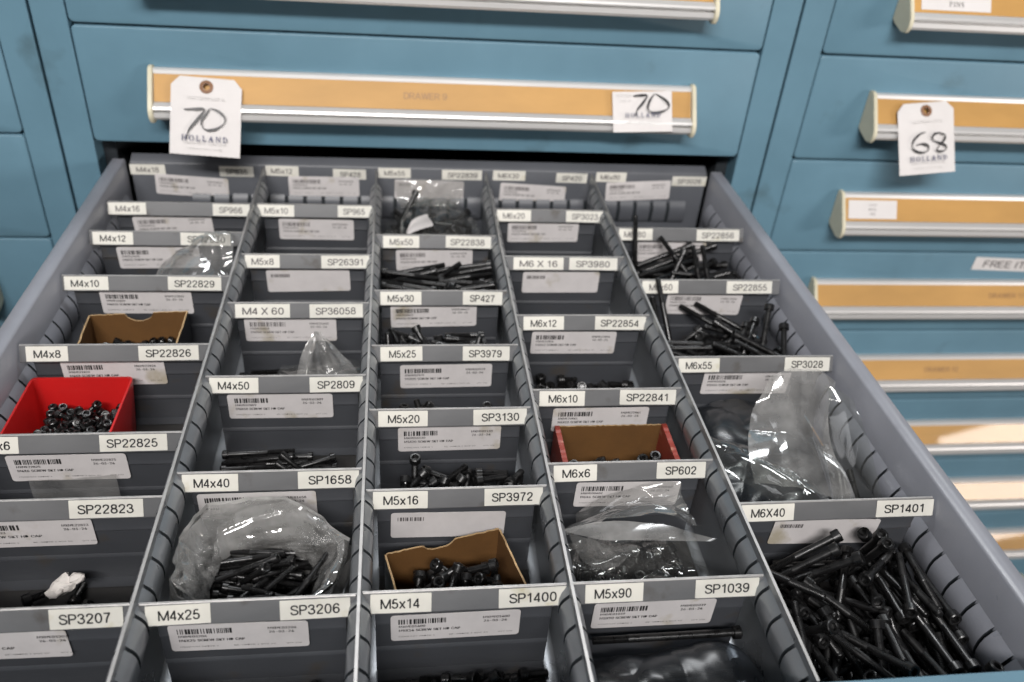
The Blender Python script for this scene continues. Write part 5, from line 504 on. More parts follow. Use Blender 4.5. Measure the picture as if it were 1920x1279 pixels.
def film_mat(name, tint=(.9, .92, .9), haze=.10, rough=.12, gloss=1.0, milk=(.80, .79, .77)):
    """clear polythene: mostly see-through, a little milky, strong glints"""
    m = bpy.data.materials.new(name); m.use_nodes = True; nt = m.node_tree; N = nt.nodes; L = nt.links
    out = N['Material Output']; N.remove(N['Principled BSDF'])
    tr = N.new('ShaderNodeBsdfTransparent'); tr.inputs['Color'].default_value = (*tint, 1)
    df = N.new('ShaderNodeBsdfDiffuse'); df.inputs['Color'].default_value = (*milk, 1)
    tl = N.new('ShaderNodeBsdfTranslucent'); tl.inputs['Color'].default_value = (*milk, 1)
    dm = N.new('ShaderNodeMixShader'); dm.inputs['Fac'].default_value = .4; L.new(df.outputs[0], dm.inputs[1]); L.new(tl.outputs[0], dm.inputs[2])
    gl = N.new('ShaderNodeBsdfGlossy'); gl.inputs['Roughness'].default_value = rough
    lw = N.new('ShaderNodeLayerWeight'); lw.inputs['Blend'].default_value = .32
    ns = N.new('ShaderNodeTexNoise'); ns.inputs['Scale'].default_value = 38; ns.inputs['Detail'].default_value = 6
    tc = N.new('ShaderNodeTexCoord'); L.new(tc.outputs['Object'], ns.inputs['Vector'])
    h1 = N.new('ShaderNodeMapRange'); h1.inputs['From Min'].default_value = .35; h1.inputs['From Max'].default_value = .75
    h1.inputs['To Min'].default_value = haze * .45; h1.inputs['To Max'].default_value = haze * 1.6; L.new(ns.outputs['Fac'], h1.inputs['Value'])
    m1 = N.new('ShaderNodeMixShader'); L.new(h1.outputs[0], m1.inputs['Fac']); L.new(tr.outputs[0], m1.inputs[1]); L.new(dm.outputs[0], m1.inputs[2])
    f = N.new('ShaderNodeMapRange'); f.inputs['To Min'].default_value = .07 * gloss; f.inputs['To Max'].default_value = .75 * gloss; L.new(lw.outputs['Facing'], f.inputs['Value'])
    m2 = N.new('ShaderNodeMixShader'); L.new(f.outputs[0], m2.inputs['Fac']); L.new(m1.outputs[0], m2.inputs[1]); L.new(gl.outputs[0], m2.inputs[2])
    L.new(m2.outputs[0], out.inputs['Surface'])
    return m

M = {
 'teal': mat('teal_paint', (.116, .222, .290), .42, var=.10, vscale=6, bump=.10, bscale=900, rvar=.06, spots=((.075, .135, .165), 14, .63)),
 'gap': mat('dark_interior_slot_shade', (.012, .016, .02), .8),  # dark cabinet inside; on slot faces it paints the shade of the hollow
 'grey': mat('grey_enamel', (.255, .268, .285), .31, metal=.55, var=.10, vscale=14, bump=.06, bscale=700, rvar=.08, spots=((.09, .085, .075), 40, .70)),
 'wall': mat('drawer_enamel', (.235, .242, .272), .34, var=.10, vscale=9, bump=.05, bscale=800, rvar=.08, spots=((.12, .12, .12), 30, .70)),
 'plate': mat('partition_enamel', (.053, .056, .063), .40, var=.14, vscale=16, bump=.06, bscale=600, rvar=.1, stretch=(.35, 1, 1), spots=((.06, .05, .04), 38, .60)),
 'backgrey': mat('dark_back_enamel', (.085, .090, .102), .42, var=.12, vscale=12, bump=.05, bscale=700, spots=((.05, .05, .05), 30, .7)),  # dark bluish enamel of the drawer's back panel
 'floor': mat('dark_drawer_bottom', (.040, .038, .037), .45, var=.35, vscale=25, rvar=.12),  # very dark bottom, mottled at random
 'rail': mat('lit_strip_enamel', (.128, .130, .134), .42, var=.16, vscale=22, bump=.05, bscale=600, rvar=.08, stretch=(.4, 1, 1), spots=((.06, .05, .04), 42, .60)),  # lighter plate enamel: extra light on the tilted strip put into its colour
 'edge': mat('pale_metal_edge', (.40, .39, .38), .42, metal=.6, var=.2, vscale=60),  # lighter metal along plate and divider top edges
 'alu': mat('brushed_aluminium', (.66, .65, .64), .36, metal=.35, var=.08, vscale=30, stretch=(.05, 1, 1), rvar=.06),
 'cap': mat('ivory_plastic', (.62, .58, .44), .45, var=.06, vscale=30),
 'amber': mat('amber_label_strip', (.50, .28, .088), .5, spec=.3, coat=.5, var=.14, vscale=12, stretch=(.4, 1, 1)),
 'strip_print': mat('faded_print', (.30, .16, .06), .5),
 'card': mat('white_card', (.64, .615, .605), .65, var=.04, vscale=30),
 'tape': mat('label_tape', (.66, .645, .585), .5, var=.05, vscale=60, spots=((.50, .46, .30), 50, .64)),
 'paper': mat('sticker_paper', (.62, .59, .585), .55, var=.08, vscale=40, spots=((.36, .31, .20), 34, .60)),
 'ink': mat('black_print', (.02, .02, .02), .5),
 'ink_soft': mat('worn_print', (.12, .11, .11), .6),
 'ink_pale': mat('pale_print', (.55, .53, .52), .6),
 'ink_blue': mat('navy_print', (.08, .085, .15), .6),
 'pen': mat('marker_ink', (.02, .02, .022), .45),
 'eyelet': mat('brown_fibre_ring', (.24, .12, .06), .6, var=.15, vscale=200),
 'screw': mat('black_oxide_steel', (.008, .0078, .0080), .33, metal=.1, spec=.6, var=.35, vscale=150, rvar=.12),
 'red': mat('red_plastic', (.50, .011, .011), .35, var=.05, vscale=30, bump=.04, bscale=400),
 'redcard': mat('red_printed_card', (.27, .042, .028), .45, var=.12, vscale=60, spots=((.45, .2, .13), 90, .62)),
 'board': mat('kraft_board', (.125, .056, .013), .75, var=.15, vscale=25, bump=.15, bscale=500),
 'boardedge': mat('kraft_board_edge', (.42, .28, .14), .8, var=.25, vscale=120),
 'darkcard': mat('black_printed_card', (.015, .016, .02), .45),
 'scrap': mat('white_tissue', (.72, .68, .64), .8, var=.1, vscale=60),
 'film': film_mat('clear_polythene', haze=.05, rough=.09, gloss=.75),
 'film_grey': film_mat('dusty_polythene', (.86, .86, .85), .20, .11, .9),
 'film_dark': film_mat('oily_polythene', (.34, .37, .40), .30, .28, .38, (.065, .075, .09)),
 'film_amber': film_mat('yellowed_polythene', (.90, .89, .84), .16, .2, .6, (.62, .60, .54)),
 'milky': film_mat('milky_polythene', (.86, .86, .85), .30, .10, 1.35),
 'rim_glint': film_mat('polythene_rim_glint', (.86, .86, .85), .75, .12, 1.4),  # dense haze paints the bright glints along a bag's rim
 'zip': film_mat('milky_zip_strip', (.80, .81, .80), .30, .2, .7),
}

# ------------------------------------------------------------------ helpers
def put(name, me, parent=None):
    o = bpy.data.objects.new(name, me); C.objects.link(o)
    if parent: o.parent = parent
    return o
def finish(name, bm, mats, parent=None, smooth=False, angle=35):
    me = bpy.data.meshes.new(name); bm.normal_update(); bm.to_mesh(me); bm.free()
    for m in (mats if isinstance(mats, (list, tuple)) else [mats]): me.materials.append(M[m])
    if smooth:
        for p in me.polygons: p.use_smooth = True
        me.set_sharp_from_angle(angle=R(angle))
    return put(name, me, parent)
def tag(o, label=None, cat=None, group=None, kind=None):
    if label: o['label'] = label
    if cat: o['category'] = cat
    if group: o['group'] = group
    if kind: o['kind'] = kind
    return o
def empty(name, loc, label, cat, group=None):
    o = bpy.data.objects.new(name, None); C.objects.link(o); o.location = loc; o.empty_display_size = .02
    return tag(o, label, cat, group)
def box(bm, x0, x1, y0, y1, z0, z1, mi=0, bev=0):
    r = bmesh.ops.create_cube(bm, size=1); vs = r['verts']
    bmesh.ops.scale(bm, vec=(x1 - x0, y1 - y0, z1 - z0), verts=vs)
    bmesh.ops.translate(bm, vec=((x0 + x1) / 2, (y0 + y1) / 2, (z0 + z1) / 2), verts=vs)
    fs = {f for v in vs for f in v.link_faces}
    for f in fs: f.material_index = mi
    if bev:
        es = list({e for v in vs for e in v.link_edges})
        bmesh.ops.bevel(bm, geom=es, offset=bev, segments=2, affect='EDGES', profile=.6)
def prism(bm, prof, x0, x1, axis='x', mi=0, mis=None, closed=True, cap=None):
    """extrude a closed profile. axis x: profile (y,z); axis y: profile (x,z)"""
    def P(p, t): return (t, p[0], p[1]) if axis == 'x' else (p[0], t, p[1])
    a = [bm.verts.new(P(p, x0)) for p in prof]; b = [bm.verts.new(P(p, x1)) for p in prof]
    n = len(prof)
    for i in range(n if closed else n - 1):
        f = bm.faces.new((a[i], a[(i + 1) % n], b[(i + 1) % n], b[i])); f.material_index = mis[i] if mis else mi
    if closed:
        f = bm.faces.new(a[::-1]); f.material_index = mi if cap is None else cap; f = bm.faces.new(b); f.material_index = mi if cap is None else cap
def recalc(bm): bmesh.ops.recalc_face_normals(bm, faces=bm.faces)
def rquad(bm, w, h, r, T, mi=0, thick=.00025, rough=0, bend=0):
    """a thin rounded sheet centred on T's origin, lying in T's xz plane, facing -y"""
    pts = []
    for cx, cz, a0 in ((w / 2 - r, h / 2 - r, 0), (-w / 2 + r, h / 2 - r, 90), (-w / 2 + r, -h / 2 + r, 180), (w / 2 - r, -h / 2 + r, 270)):
        for k in range(4 if r > 0 else 1):
            a = R(a0 + k * 30); pts.append((cx + r * math.cos(a), cz + r * math.sin(a)))
    fr = [bm.verts.new(T @ Vector((x, -thick, z))) for x, z in pts]; bk = [bm.verts.new(T @ Vector((x, 0, z))) for x, z in pts]
    fs = [bm.faces.new(fr)]
    for i in range(len(pts)): fs.append(bm.faces.new((fr[i], bk[i], bk[(i + 1) % len(pts)], fr[(i + 1) % len(pts)])))
    for f in fs: f.material_index = mi
GL = {}
for _k, (_a, _v, _t) in FONT.items():
    GL[_k] = (_a, [tuple(map(int, p.split(','))) for p in _v.split()], [tuple(map(int, p.split(','))) for p in _t.split()])
SK = {  # plain sans lettering drawn as centre lines on a unit capital height: ('l', corner points) or ('c', curve points)
 'M': [('l', (0, 0), (0, 1)), ('l', (0, .99), (.41, .03)), ('l', (.41, .03), (.82, .99)), ('l', (.82, 0), (.82, 1))],
 'S': [('c', (.58, .71), (.51, .88), (.31, .945), (.11, .88), (.05, .73), (.13, .60), (.32, .52), (.51, .44), (.60, .29), (.52, .12), (.31, .055), (.10, .11), (.02, .30))],
 'P': [('l', (0, 0), (0, 1)), ('c', (0, .945), (.28, .945), (.46, .90), (.54, .72), (.46, .53), (.28, .475), (0, .475))],
 'x': [('l', (0, 0), (.48, .72)), ('l', (0, .72), (.48, 0))], 'X': [('l', (0, 0), (.62, 1)), ('l', (0, 1), (.62, 0))],
 '0': [('c', (.27, .945), (.10, .84), (.03, .50), (.10, .16), (.27, .055), (.44, .16), (.51, .50), (.44, .84), (.27, .945))],
 '1': [('l', (.05, .76), (.20, .80), (.30, .96)), ('l', (.31, 0), (.31, 1))],
 '2': [('c', (.03, .68), (.09, .87), (.27, .945), (.45, .87), (.49, .70), (.39, .49), (.17, .27), (.04, .06)), ('l', (.0, .055), (.53, .055))],
 '3': [('c', (.03, .72), (.10, .89), (.26, .945), (.43, .88), (.46, .71), (.37, .57), (.20, .53)), ('c', (.20, .53), (.39, .50), (.51, .37), (.50, .18), (.37, .07), (.22, .055), (.07, .13), (.01, .30))],
 '4': [('l', (.41, 0), (.41, .98)), ('l', (.41, .95), (.02, .26)), ('l', (-.02, .25), (.55, .25))],
 '5': [('l', (.48, .945), (.13, .945), (.06, .48)), ('c', (.06, .48), (.16, .57), (.29, .60), (.45, .51), (.51, .32), (.43, .12), (.26, .055), (.09, .12), (.02, .27))],
 '6': [('c', (.48, .74), (.42, .90), (.28, .945), (.12, .86), (.04, .62), (.03, .36), (.09, .14), (.26, .055), (.43, .12), (.50, .31), (.43, .51), (.28, .58), (.13, .52), (.05, .38))],
 '7': [('l', (.0, .945), (.53, .945)), ('c', (.50, .93), (.36, .70), (.25, .40), (.19, 0))],
 '8': [('c', (.27, .945), (.11, .89), (.07, .73), (.13, .58), (.27, .53), (.41, .58), (.47, .73), (.43, .89), (.27, .945)), ('c', (.27, .53), (.09, .46), (.02, .29), (.09, .11), (.27, .055), (.45, .11), (.52, .29), (.45, .46), (.27, .53))],
}
SK.update({'D': [('l', (0, 0), (0, 1)), ('c', (0, .945), (.26, .945), (.48, .83), (.58, .5), (.48, .17), (.26, .055), (0, .055))],
 'R': SK['P'] + [('l', (.28, .48), (.58, 0))], 'A': [('l', (0, 0), (.33, 1)), ('l', (.33, 1), (.66, 0)), ('l', (.12, .33), (.54, .33))],
 'W': [('l', (0, 1), (.22, 0)), ('l', (.22, 0), (.45, .98)), ('l', (.45, .98), (.68, 0)), ('l', (.68, 0), (.90, 1))],
 'E': [('l', (0, 0), (0, 1)), ('l', (0, .945), (.52, .945)), ('l', (0, .52), (.48, .52)), ('l', (0, .055), (.54, .055))],
 'F': [('l', (0, 0), (0, 1)), ('l', (0, .945), (.50, .945)), ('l', (0, .50), (.44, .50))], 'I': [('l', (.06, 0), (.06, 1))],
 'T': [('l', (.3, 0), (.3, 1)), ('l', (0, .945), (.6, .945))]})
SK['9'] = [('c',) + tuple((.53 - x, 1 - y) for x, y in SK['6'][0][1:])]
SKW = {'M': .82, 'S': .62, 'P': .54, 'x': .48, 'X': .62, '1': .44, 'D': .58, 'R': .58, 'A': .66, 'W': .90, 'I': .12, 'T': .6}
def label_text(bm, s, T, cap, width, wt=.150, mi=1, off=.0004):
    gap = .17; tot = 0
    for c in s: tot += .30 if c == ' ' else SKW.get(c, .54) + gap
    tot -= gap; sx = width / (tot * cap); x = -tot / 2; h = wt / 2
    def V(px, pz): return bm.verts.new(T @ Vector((px * cap * sx, -off, (pz - .5) * cap)))
    def ribbon(P, ext):
        L_ = []
        for i, p in enumerate(P):
            d = (P[min(i + 1, len(P) - 1)] - P[max(0, i - 1)]).normalized(); n = Vector((-d.y, d.x)) * h
            q = p - d * ext if i == 0 else p + d * ext if i == len(P) - 1 else p
            L_.append((V(x + q.x + n.x, q.y + n.y), V(x + q.x - n.x, q.y - n.y)))
        for a, b in zip(L_, L_[1:]): bm.faces.new((a[0], a[1], b[1], b[0])).material_index = mi
    for c in s:
        if c == ' ': x += .30; continue
        for st in SK[c]:
            pts = [Vector(p) for p in st[1:]]
            if st[0] == 'l':
                for a, b in zip(pts, pts[1:]): ribbon([a, b], 0)
            else:
                P = []
                n = len(pts); loop_ = (pts[0] - pts[-1]).length < 1e-6
                for i in range(n - 1):
                    p0 = pts[i - 1] if i else (pts[-2] if loop_ else pts[0]); p3 = pts[i + 2] if i + 2 < n else (pts[1] if loop_ else pts[-1])
                    for k in range(4):
                        t = k / 4; p1, p2 = pts[i], pts[i + 1]
                        P.append(.5 * ((2 * p1) + (p2 - p0) * t + (2 * p0 - 5 * p1 + 4 * p2 - p3) * t * t + (3 * p1 - p0 - 3 * p2 + p3) * t ** 3))
                P.append(pts[-1]); ribbon(P, 0)
        x += SKW.get(c, .54) + gap
def text_width(s): return sum(62 if c == ' ' else GL[c][0] for c in s)
def text(bm, s, T, cap, width=None, mi=1, align='c', off=.0004, jit=0, slant=0, bold=0):
    """lettering as flat shapes just in front of T's xz plane; cap = capital height, width = forced overall width"""
    k = cap / 127; tw = text_width(s) * k; sx = (width / tw) if width else 1
    x = -tw * sx / 2 if align == 'c' else 0
    for c in s:
        if c == ' ': x += 62 * k * sx; continue
        a, vs, ts = GL[c]
        dz = random.uniform(-jit, jit)
        for dx in ((0, bold) if bold else (0,)):
            vv = [bm.verts.new(T @ Vector((x + dx + (p[0] + slant * p[1]) * k * sx, -off - dx * .01, p[1] * k - cap / 2 + dz))) for p in vs]
            for t in ts:
                try: f = bm.faces.new([vv[i] for i in t])
                except ValueError: continue
                f.material_index = mi
        x += a * k * sx
def place(x, y, z, rot=0, lean=0):
    return Matrix.Translation((x, y, z)) @ Matrix.Rotation(R(lean), 4, 'X') @ Matrix.Rotation(-R(rot), 4, 'Y')
def stroke(bm, pts, T, wd, mi=1, off=.0005, warp=None):
    """one marker stroke through pts (x,z), width varying along it"""
    P = []
    n = len(pts)
    for i in range(n - 1):
        p0 = Vector(pts[max(0, i - 1)]); p1 = Vector(pts[i]); p2 = Vector(pts[i + 1]); p3 = Vector(pts[min(n - 1, i + 2)])
        for k in range(6):
            t = k / 6
            P.append(.5 * ((2 * p1) + (p2 - p0) * t + (2 * p0 - 5 * p1 + 4 * p2 - p3) * t * t + (3 * p1 - p0 - 3 * p2 + p3) * t ** 3))
    P.append(Vector(pts[-1])); prev = None
    for i, p in enumerate(P):
        d = (P[min(i + 1, len(P) - 1)] - P[max(0, i - 1)]); d.normalize() if d.length else None
        nn = Vector((-d.y, d.x)); ww = wd * (.8 + .35 * math.sin(i * .35 + len(P)))
        V_ = lambda k: (warp(p.x + nn.x * k, p.y + nn.y * k) + Vector((0, -off - i * 2e-6, 0))) if warp else T @ Vector((p.x + nn.x * k, -off - i * 2e-7, p.y + nn.y * k))
        a = bm.verts.new(V_(ww / 2)); b = bm.verts.new(V_(-ww / 2))
        if prev:
            f = bm.faces.new((prev[0], prev[1], b, a)); f.material_index = mi
        prev = (a, b)

SERIF = {  # plain slab-serif capitals on a 100-unit em, as lists of boxes / polygons
 'H': [[(0, 0), (30, 0), (30, 8), (22, 8), (22, 46), (62, 46), (62, 8), (54, 8), (54, 0), (84, 0), (84, 8), (77, 8), (77, 92), (84, 92), (84, 100), (54, 100), (54, 92), (62, 92), (62, 55), (22, 55), (22, 92), (30, 92), (30, 100), (0, 100), (0, 92), (7, 92), (7, 8), (0, 8)]],
 'L': [[(0, 0), (66, 0), (68, 32), (60, 32), (54, 9), (24, 9), (24, 92), (34, 92), (34, 100), (0, 100), (0, 92), (8, 92), (8, 8), (0, 8)]],
 'A': [[(0, 0), (26, 0), (26, 8), (18, 8), (24, 28), (55, 28), (60, 8), (50, 8), (50, 0), (88, 0), (88, 8), (80, 8), (50, 102), (40, 102), (8, 8), (0, 8)]],
 'N': [[(0, 0), (26, 0), (26, 8), (18, 8), (18, 78), (68, 0), (78, 0), (78, 92), (86, 92), (86, 100), (58, 100), (58, 92), (68, 92), (68, 28), (22, 100), (0, 100), (0, 92), (8, 92), (8, 8), (0, 8)]],
}
def _ring(ax, az, bx, bz, half=False):
    out = []
    for i in range(20):
        a0 = 2 * math.pi * i / 20; a1 = 2 * math.pi * (i + 1) / 20
        out.append([(45 + ax * math.cos(a0), 50 + az * math.sin(a0)), (45 + ax * math.cos(a1), 50 + az * math.sin(a1)), (45 + bx * math.cos(a1), 50 + bz * math.sin(a1)), (45 + bx * math.cos(a0), 50 + bz * math.sin(a0))])
    return out
SERIF['O'] = _ring(43, 51, 26, 44)
SERIF['D'] = [[(0, 0), (26, 0), (26, 100), (0, 100), (0, 92), (8, 92), (8, 8), (0, 8)]] + [[(26 + 52 * math.sin(a), 50 - 50 * math.cos(a)), (26 + 52 * math.sin(b), 50 - 50 * math.cos(b)), (26 + 36 * math.sin(b), 50 - 42 * math.cos(b)), (26 + 36 * math.sin(a), 50 - 42 * math.cos(a))] for a, b in [(math.pi * i / 10, math.pi * (i + 1) / 10) for i in range(10)]]
SERIF['P'] = [[(0, 0), (34, 0), (34, 8), (24, 8), (24, 100), (0, 100), (0, 92), (8, 92), (8, 8), (0, 8)]] + [[(24 + 44 * math.sin(a), 72 - 28 * math.cos(a)), (24 + 44 * math.sin(b), 72 - 28 * math.cos(b)), (24 + 30 * math.sin(b), 72 - 20 * math.cos(b)), (24 + 30 * math.sin(a), 72 - 20 * math.cos(a))] for a, b in [(math.pi * i / 10, math.pi * (i + 1) / 10) for i in range(10)]]
SERIF['I'] = [[(0, 0), (34, 0), (34, 8), (25, 8), (25, 92), (34, 92), (34, 100), (0, 100), (0, 92), (9, 92), (9, 8), (0, 8)]]
SERIF['S'] = [[(6, 0), (16, 8), (34, 4), (44, 16), (40, 30), (14, 46), (4, 70), (14, 92), (34, 102), (48, 94), (54, 100), (54, 70), (48, 70), (38, 92), (24, 90), (20, 74), (28, 64), (52, 50), (62, 28), (52, 6), (34, -2), (18, 2)]]
SW = {'H': 84, 'L': 68, 'A': 88, 'N': 86, 'O': 90, 'D': 82, 'P': 72, 'I': 34, 'S': 62}
def serif(bm, s, T, cap, gap=.35, mi=1, off=.0004):
    k = cap / 100; tot = sum(SW[c] * k for c in s) + gap * cap * (len(s) - 1); x = -tot / 2
    for c in s:
        for poly in SERIF[c]:
            vs = [bm.verts.new(T @ Vector((x + p[0] * k, -off, p[1] * k - cap / 2))) for p in poly]
            for t in tessellate_polygon([[Vector((p[0], p[1], 0)) for p in poly]]):
                try: bm.faces.new([vs[i] for i in t]).material_index = mi
                except ValueError: pass
        x += SW[c] * k + gap * cap
def barcode(bm, T, x0, x1, z0, z1, seed, mi=1, off=.0004):
    rr = random.Random(seed); x = x0
    while x < x1 - .001:
        ww = rr.choice((.0005, .0005, .0009, .0013)); 
        vs = [bm.verts.new(T @ Vector((a, -off, b))) for a, b in ((x, z0), (x + ww, z0), (x + ww, z1), (x, z1))]
        bm.faces.new(vs).material_index = mi
        x += ww + rr.choice((.0004, .0004, .0006, .0011))
def sticker(name, x, z, rot, y, size, code, seed, worn, parent, lean=0, wide=.0785, tall=.0238, dirty=False):
    bm = bmesh.new(); T = place(x, y, z, rot, lean)
    rquad(bm, wide, tall, .0022, T)
    if worn < 2:
        barcode(bm, T, -.0345, -.004 - .002 * (seed % 3), .0036, .0082, seed)
        digits = ''.join(c for c in code if c.isdigit()); num = 'MXME' + digits.zfill(5)
        text(bm, num, T @ Matrix.Translation((-.0345, 0, .0015)), .0018, .016, align='l', bold=.00022)
        text(bm, size.replace(' ', '').upper() + ' SCREW SKT HD CAP', T @ Matrix.Translation((-.0345, 0, -.0022)), .0021, .037, align='l', bold=.00024)
        text(bm, num, T @ Matrix.Translation((.016, 0, .0066)), .0020, .0165, align='l', bold=.0002)
        text(bm, '26-03-24', T @ Matrix.Translation((.0165, 0, .0032)), .0020, .0145, align='l', bold=.0002)
        text(bm, 'MINIMUM ORDER 1', T @ Matrix.Translation((-.0345, 0, -.0080)), .0009, .022, align='l')
        text(bm, 'RE-ORDER 1 BOX 50', T @ Matrix.Translation((-.004, 0, -.0080)), .0009, .024, align='l')
        text(bm, 'QTY 100', T @ Matrix.Translation((.026, 0, -.0080)), .0009, .009, align='l')
    else:
        barcode(bm, T, -.0345, -.016, .0042, .0078, seed)
    o = finish(name, bm, ['paper', 'ink' if worn == 0 else 'ink_soft'], parent)
    return o
def tape(name, s, x0, x1, ztop, y, parent, seed, lean=0, worn=False):
    rr = random.Random(seed); h = .0119; bm = bmesh.new(); w_ = x1 - x0
    zc_ = -.01100 if lean else ztop - h / 2
    T = place((x0 + x1) / 2, y, zc_ + rr.uniform(-.0002, .0002), rr.uniform(-.7, .7), lean)
    rquad(bm, w_, h, .0004, T)
    tw = w_ * (.62 if len(s) <= 5 else .69 if len(s) == 6 else .74)
    label_text(bm, s, T @ Matrix.Translation((rr.uniform(-.001, .001), 0, -.0002)), .0060, tw)
    return finish(name, bm, ['tape', 'ink_soft' if worn else 'ink'], parent)

# ------------------------------------------------------------------ teal drawer cabinets
PITCH = .7845; HW = .3585
def handle(drawer, xl, xr, ztop, print_txt=None, print_x=None, card=None, free=None):
    """aluminium label-holder pull across a drawer front"""
    z0 = ztop - .0388
    bm = bmesh.new()
    prof = [(0, -.001), (-.0065, .0002), (-.0092, -.0012), (-.0102, -.0046), (-.0085, -.0052), (-.0235, -.0295), (-.0258, -.0288), (-.0318, -.0318), (-.0330, -.0338), (-.0328, -.0350), (-.0280, -.0354), (-.0280, -.0374), (-.0326, -.0378), (-.0328, -.0425), (-.0305, -.0455), (-.0262, -.0462), (-.0258, -.0430), (0, -.012)]
    prism(bm, [(y, z0 + z) for y, z in prof], xl + .004, xr - .004); recalc(bm)
    h = finish('handle', bm, 'alu', drawer, True, 25)
    bm = bmesh.new()
    a = Vector((0, -.0089, z0 - .0050)); b = Vector((0, -.0241, z0 - .0294)); d = (b - a).normalized(); nrm = Vector((0, d.z, -d.y)) * 1.0
    if nrm.y > 0: nrm = -nrm
    q = [a + d * .0002, b - d * .0002]
    pr = [(q[0].y, q[0].z), (q[1].y, q[1].z), (q[1].y + nrm.y * .0008, q[1].z + nrm.z * .0008), (q[0].y + nrm.y * .0008, q[0].z + nrm.z * .0008)]
    prism(bm, pr, xl + .005, xr - .005); recalc(bm)
    lean = -math.degrees(math.atan2(a.y - b.y, a.z - b.z)); mid = (a + b) / 2 + nrm * .0009
    if print_txt: label_text(bm, print_txt, place(print_x, mid.y, mid.z, 0, lean), .0066, .0056 * len(print_txt), off=.0002)
    finish('label_strip', bm, ['amber', 'strip_print'], drawer)
    cp = [(0, .0012), (-.0065, .0026), (-.0112, .0008), (-.0348, -.0322), (-.0366, -.0380), (-.0356, -.0440), (-.0318, -.0488), (-.0240, -.0502), (-.0060, -.0455), (0, -.0420)]
    for x0, x1 in ((xl, xl + .0045), (xr - .0045, xr)):
        bm = bmesh.new(); prism(bm, [(y, z0 + z) for y, z in cp], x0, x1); recalc(bm)
        bmesh.ops.bevel(bm, geom=[e for e in bm.edges], offset=.0007, segments=2, affect='EDGES')
        finish('end_cap', bm, 'cap', drawer, True, 40)
    if card:
        x0, x1, lines = card
        bm = bmesh.new(); T = place((x0 + x1) / 2, mid.y, mid.z, 0, lean); rquad(bm, x1 - x0, .0225, 0, T, thick=.0006)
        for i, (ln, zz, cap, ser) in enumerate(lines):
            if ser: serif(bm, ln, T @ Matrix.Translation((0, 0, zz)), cap, .22, off=.0009)
            else: text(bm, ln, T @ Matrix.Translation((0, 0, zz)), cap, off=.0009)
        finish('paper_card', bm, ['card', 'ink_soft'], drawer)
    return h
def drawer_front(cab, xc, ztop, zbot, **kw):
    bm = bmesh.new(); x0, x1 = xc - HW + .0013, xc + HW - .0013
    g = .0014
    r = .005; pts = []
    for cx, cz, a0 in ((x1 - r, ztop - g - r, 0), (x0 + r, ztop - g - r, 90), (x0 + r, zbot + g + r, 180), (x1 - r, zbot + g + r, 270)):
        for k in range(5): a = R(a0 + k * 22.5); pts.append((cx + r * math.cos(a), cz + r * math.sin(a)))
    e = .0012
    def ringv(inset, y):
        out = []
        for (x, z) in pts: out.append(bm.verts.new((x - inset * (1 if x > xc else -1), y, z - inset * (1 if z > (ztop + zbot) / 2 else -1))))
        return out
    A = ringv(e, 0.0); B = ringv(e * .3, e * .3); D = ringv(0, e); E_ = ringv(0, .020)
    bm.faces.new(A)
    for p, q in ((A, B), (B, D), (D, E_)):
        for i in range(len(pts)): bm.faces.new((p[i], p[(i + 1) % len(pts)], q[(i + 1) % len(pts)], q[i]))
    recalc(bm)
    d = finish('drawer', bm, 'teal', cab, True, 50)
    handle(d, xc - .288, xc + .288, ztop, **kw)
    return d
def cabinet(name, xc, label, zs, kws, open_slot=None, ztop=.40, zlow=-.95):
    cab = empty(name, (xc, .3, zlow), label, 'drawer cabinet', 'row of teal drawer cabinets')
    cab.matrix_world = Matrix.Translation((xc, .3, zlow)); off = Matrix.Translation((-xc, -.3, -zlow))
    bm = bmesh.new(); ow = PITCH / 2 - .0014
    for s in (-1, 1):
        a, b = sorted((xc + s * HW, xc + s * ow)); box(bm, a, b, 0, .62, zlow, ztop, bev=.0012)
    box(bm, xc - HW, xc + HW, .60, .62, zlow, ztop, mi=1); box(bm, xc - HW, xc + HW, .001, .60, ztop - .02, ztop)
    box(bm, xc - HW, xc + HW, .02, .60, zlow, zlow + .02, mi=1)
    for s in (-1, 1): a, b = sorted((xc + s * (HW - .0005), xc + s * (HW - .014))); box(bm, a, b, .024, .60, zlow + .02, ztop - .02, mi=1)
    finish('frame', bm, ['teal', 'gap'], cab)
    for i in range(len(zs) - 1):
        if open_slot == i: continue
        drawer_front(cab, xc, zs[i], zs[i + 1], **kws.get(i, {}))
    for o in [o for o in C.objects if o.parent == cab]: o.matrix_parent_inverse = off.copy()
    return cab
zc = [.391, .2684, .1457, .0226, -.1010, -.2242, -.3474, -.4706, -.5938, -.717, -.8402]
cabinet('drawer_cabinet', 0, 'teal cabinet whose packed screw drawer stands pulled open below a tagged drawer', zc,
        {1: dict(print_txt='DRAWER 8', print_x=0), 2: dict(print_txt='DRAWER 9', print_x=-.008)}, open_slot=3)
cabinet('drawer_cabinet', PITCH, 'teal cabinet of closed drawers behind the lot 68 tag', zc,
        {1: dict(card=(.512, .592, [('PINS', -.0045, .0052, True)])),
         3: dict(card=(.507, .570, [('M6X20', .0055, .0022, False), ('DOWEL', 0, .0022, False), ('PINS', -.0055, .0022, False)])),
         4: dict(print_txt='DRAWER 11', print_x=.772), 5: dict(print_txt='DRAWER 12', print_x=.725), 6: dict(print_txt='DRAWER 13', print_x=.70), 7: dict(print_txt='DRAWER 14', print_x=.70), 8: dict(print_txt='DRAWER 15', print_x=.72)})
zl = [.391, .275, .152, .0295, -.0935, -.2165, -.3395, -.4625, -.586, -.709, -.832]
cabinet('drawer_cabinet', -PITCH, 'teal cabinet of closed drawers left of the pulled open drawer', zl, {})
